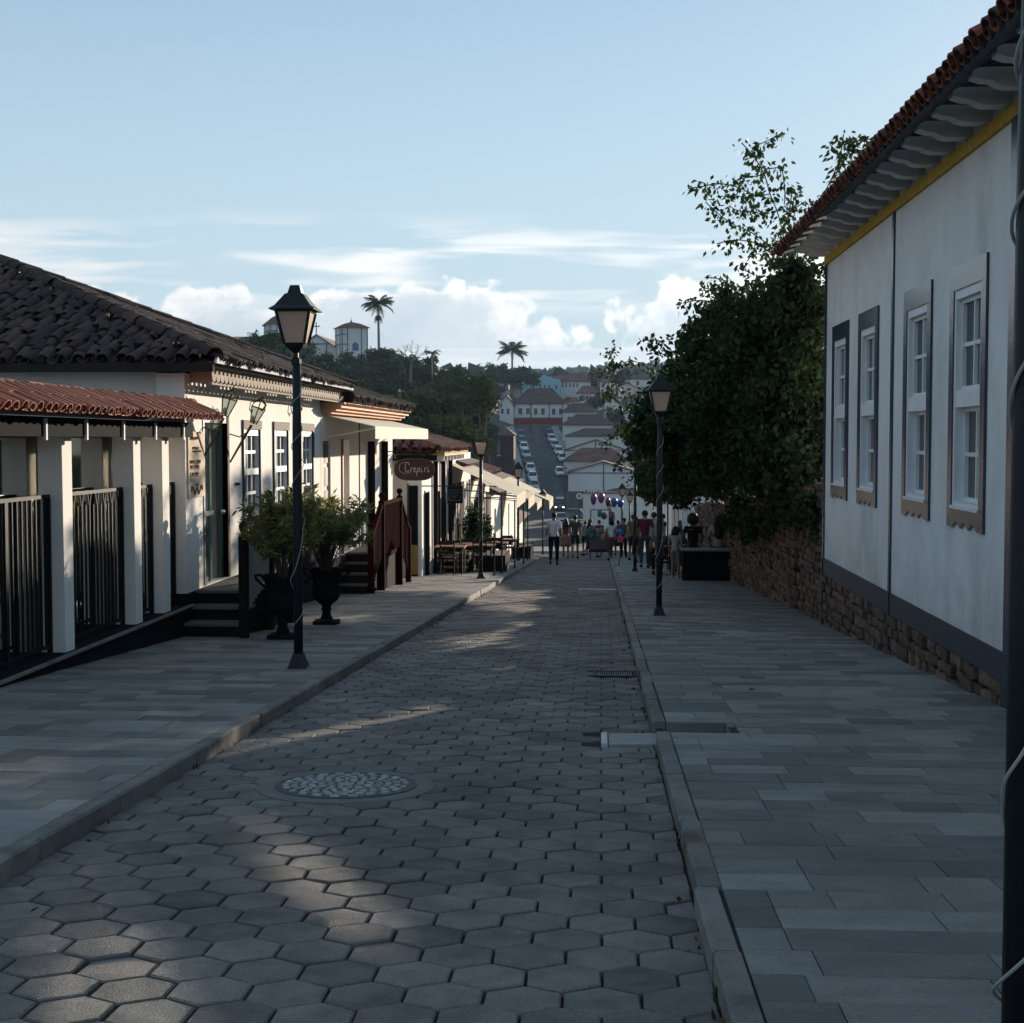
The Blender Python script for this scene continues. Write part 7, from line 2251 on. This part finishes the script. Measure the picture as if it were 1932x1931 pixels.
def grow(p, d, L, r, depth):
    q = p + d * L
    MB().tube([tuple(p), tuple(q)], [r, r * .6], 4, False).build('branch', M['grey_twig'], t)
    if depth:
        for _ in range(3):
            nd = (d + Vector((r8b.gauss(0, .55), r8b.gauss(0, .55), r8b.gauss(.15, .3)))).normalized()
            grow(q, nd, L * r8b.uniform(.6, .85), r * .55, depth - 1)


for k in range(5): grow(Vector((.2, 0, 7.4)), Vector((math.cos(k * 1.26) * .8, math.sin(k * 1.26) * .8, .7)).normalized(), 1.5, .10, 3)


# palms
def frond(L, droop, m, w=.62, n=22, seed=0):
    r_ = random.Random(seed)
    mb = MB(); pts = []
    for i in range(9):
        q = i / 8
        pts.append(Vector((L * q * (1 - .12 * q), 0, L * (.38 * q - droop * q * q))))
    mb.tube([tuple(p) for p in pts], [.05 * (1 - .8 * i / 8) * L / 3 for i in range(9)], 4)
    for i in range(n * 2):
        q = .12 + .86 * (i // 2) / n
        k = min(7, int(q * 8)); f_ = q * 8 - k
        p = pts[k].lerp(pts[k + 1], f_)
        sgn = 1 if i % 2 else -1
        ll = w * L * .42 * math.sin(math.pi * min(1, q * .9 + .12)) + .1
        tip = p + Vector((ll * .55, sgn * ll * .75, -ll * r_.uniform(.35, .75)))
        sd_ = Vector((.075 * L / 3, 0, 0))
        mb.quad(tuple(p - sd_), tuple(p + sd_), tuple(tip + sd_ * .2), tuple(tip - sd_ * .2))
    return mb.mesh('frond', m)


def palm(xv, ybase, ytop, D, lbl, L, nf, droop, r0, m, skirt=False):
    a, b = at(xv, ybase, D), at(xv, ytop, D)
    zc = b[2] - L * .22
    zg = float(terrain_z(a[0], D)) - .5
    t = thing('palm_tree', lbl, 'palm', (a[0], D, zg))
    H = zc - zg
    MB().tube([(0, 0, 0), (.1, 0, H * .5), (0, 0, H)], [r0 * 1.3, r0 * 1.1, r0 * .8], 8).build('trunk', M['ptrunk'], t, smooth=True)
    ms = [frond(L, droop * q, m, seed=i) for i, q in enumerate((.75, 1.0, 1.3))]
    for i in range(nf):
        place('frond', ms[i % 3], t, (0, 0, H), (random.gauss(0, .1), .45 - 1.35 * random.random(), i * 2.4))
    if skirt:
        ms2 = frond(L * .45, 1.1, M['trunk'], seed=9)
        for i in range(8): place('dead_frond', ms2, t, (0, 0, H - L * .55), (0, .5, i * .8))
        MB().lathe([(.1, -1.4), (.42, -.9), (.40, -.3), (.1, .1)], (0, 0, H - L * .55), 8).build('seed_cluster', M['trunk'], t)
    return t


palm(714, 668, 567, 290, 'tall imperial palm with a hanging seed cluster right of the church', 3.9, 26, .62, .26, M['palm'], True)
palm(966, 712, 655, 400, 'coconut palm rising above the far roofs in the centre', 5.4, 26, .55, .28, mat('coco_leaf', (.09, .095, .04), .6, .3, 1, piece=.3, transl=.3))
palm(815, 690, 664, 250, 'small dark palm top at the right of the wooded hill', 1.7, 14, .9, .14, M['palm'])
palm(1128, 735, 700, 428, 'feathery palm behind the arcaded house', 4.0, 14, .8, .2, M['palm'])

# distant wooded ridge: one mass
n = 15000
X = rng.uniform(-420, 320, n); Y = rng.uniform(520, 1560, n)
X = X * Y / 1000
Z = terrain_z(X, Y) + rng.uniform(.5, 6.5, n)
P = np.stack([X, Y, Z], 1)
o = place('ridge_wood', leaf_mesh('ridge_wood', P, 7.5, mat('ridge_leaf', (.032, .048, .024), .9, .35, .01, piece=.4), aspect=.9))
o['kind'] = 'stuff'; o['label'] = 'far wooded ridge on the horizon'; o['category'] = 'wood'

# ================================================================ HAZE
hz = MB(); hz.box(-420, 420, -70, 1750, -18, 110)
hm = bpy.data.materials.new('haze_air'); hm.use_nodes = True
_t = NT(hm.node_tree); _o = _t.n('ShaderNodeOutputMaterial'); _v = _t.n('ShaderNodeVolumePrincipled')
_v.inputs['Color'].default_value = (.55, .75, 1.0, 1); _v.inputs['Density'].default_value = .00016; _v.inputs['Anisotropy'].default_value = .0
_t.t.links.new(_v.outputs[0], _o.inputs['Volume'])
if HAZE:
    o = hz.build('haze', hm); o['kind'] = 'stuff'
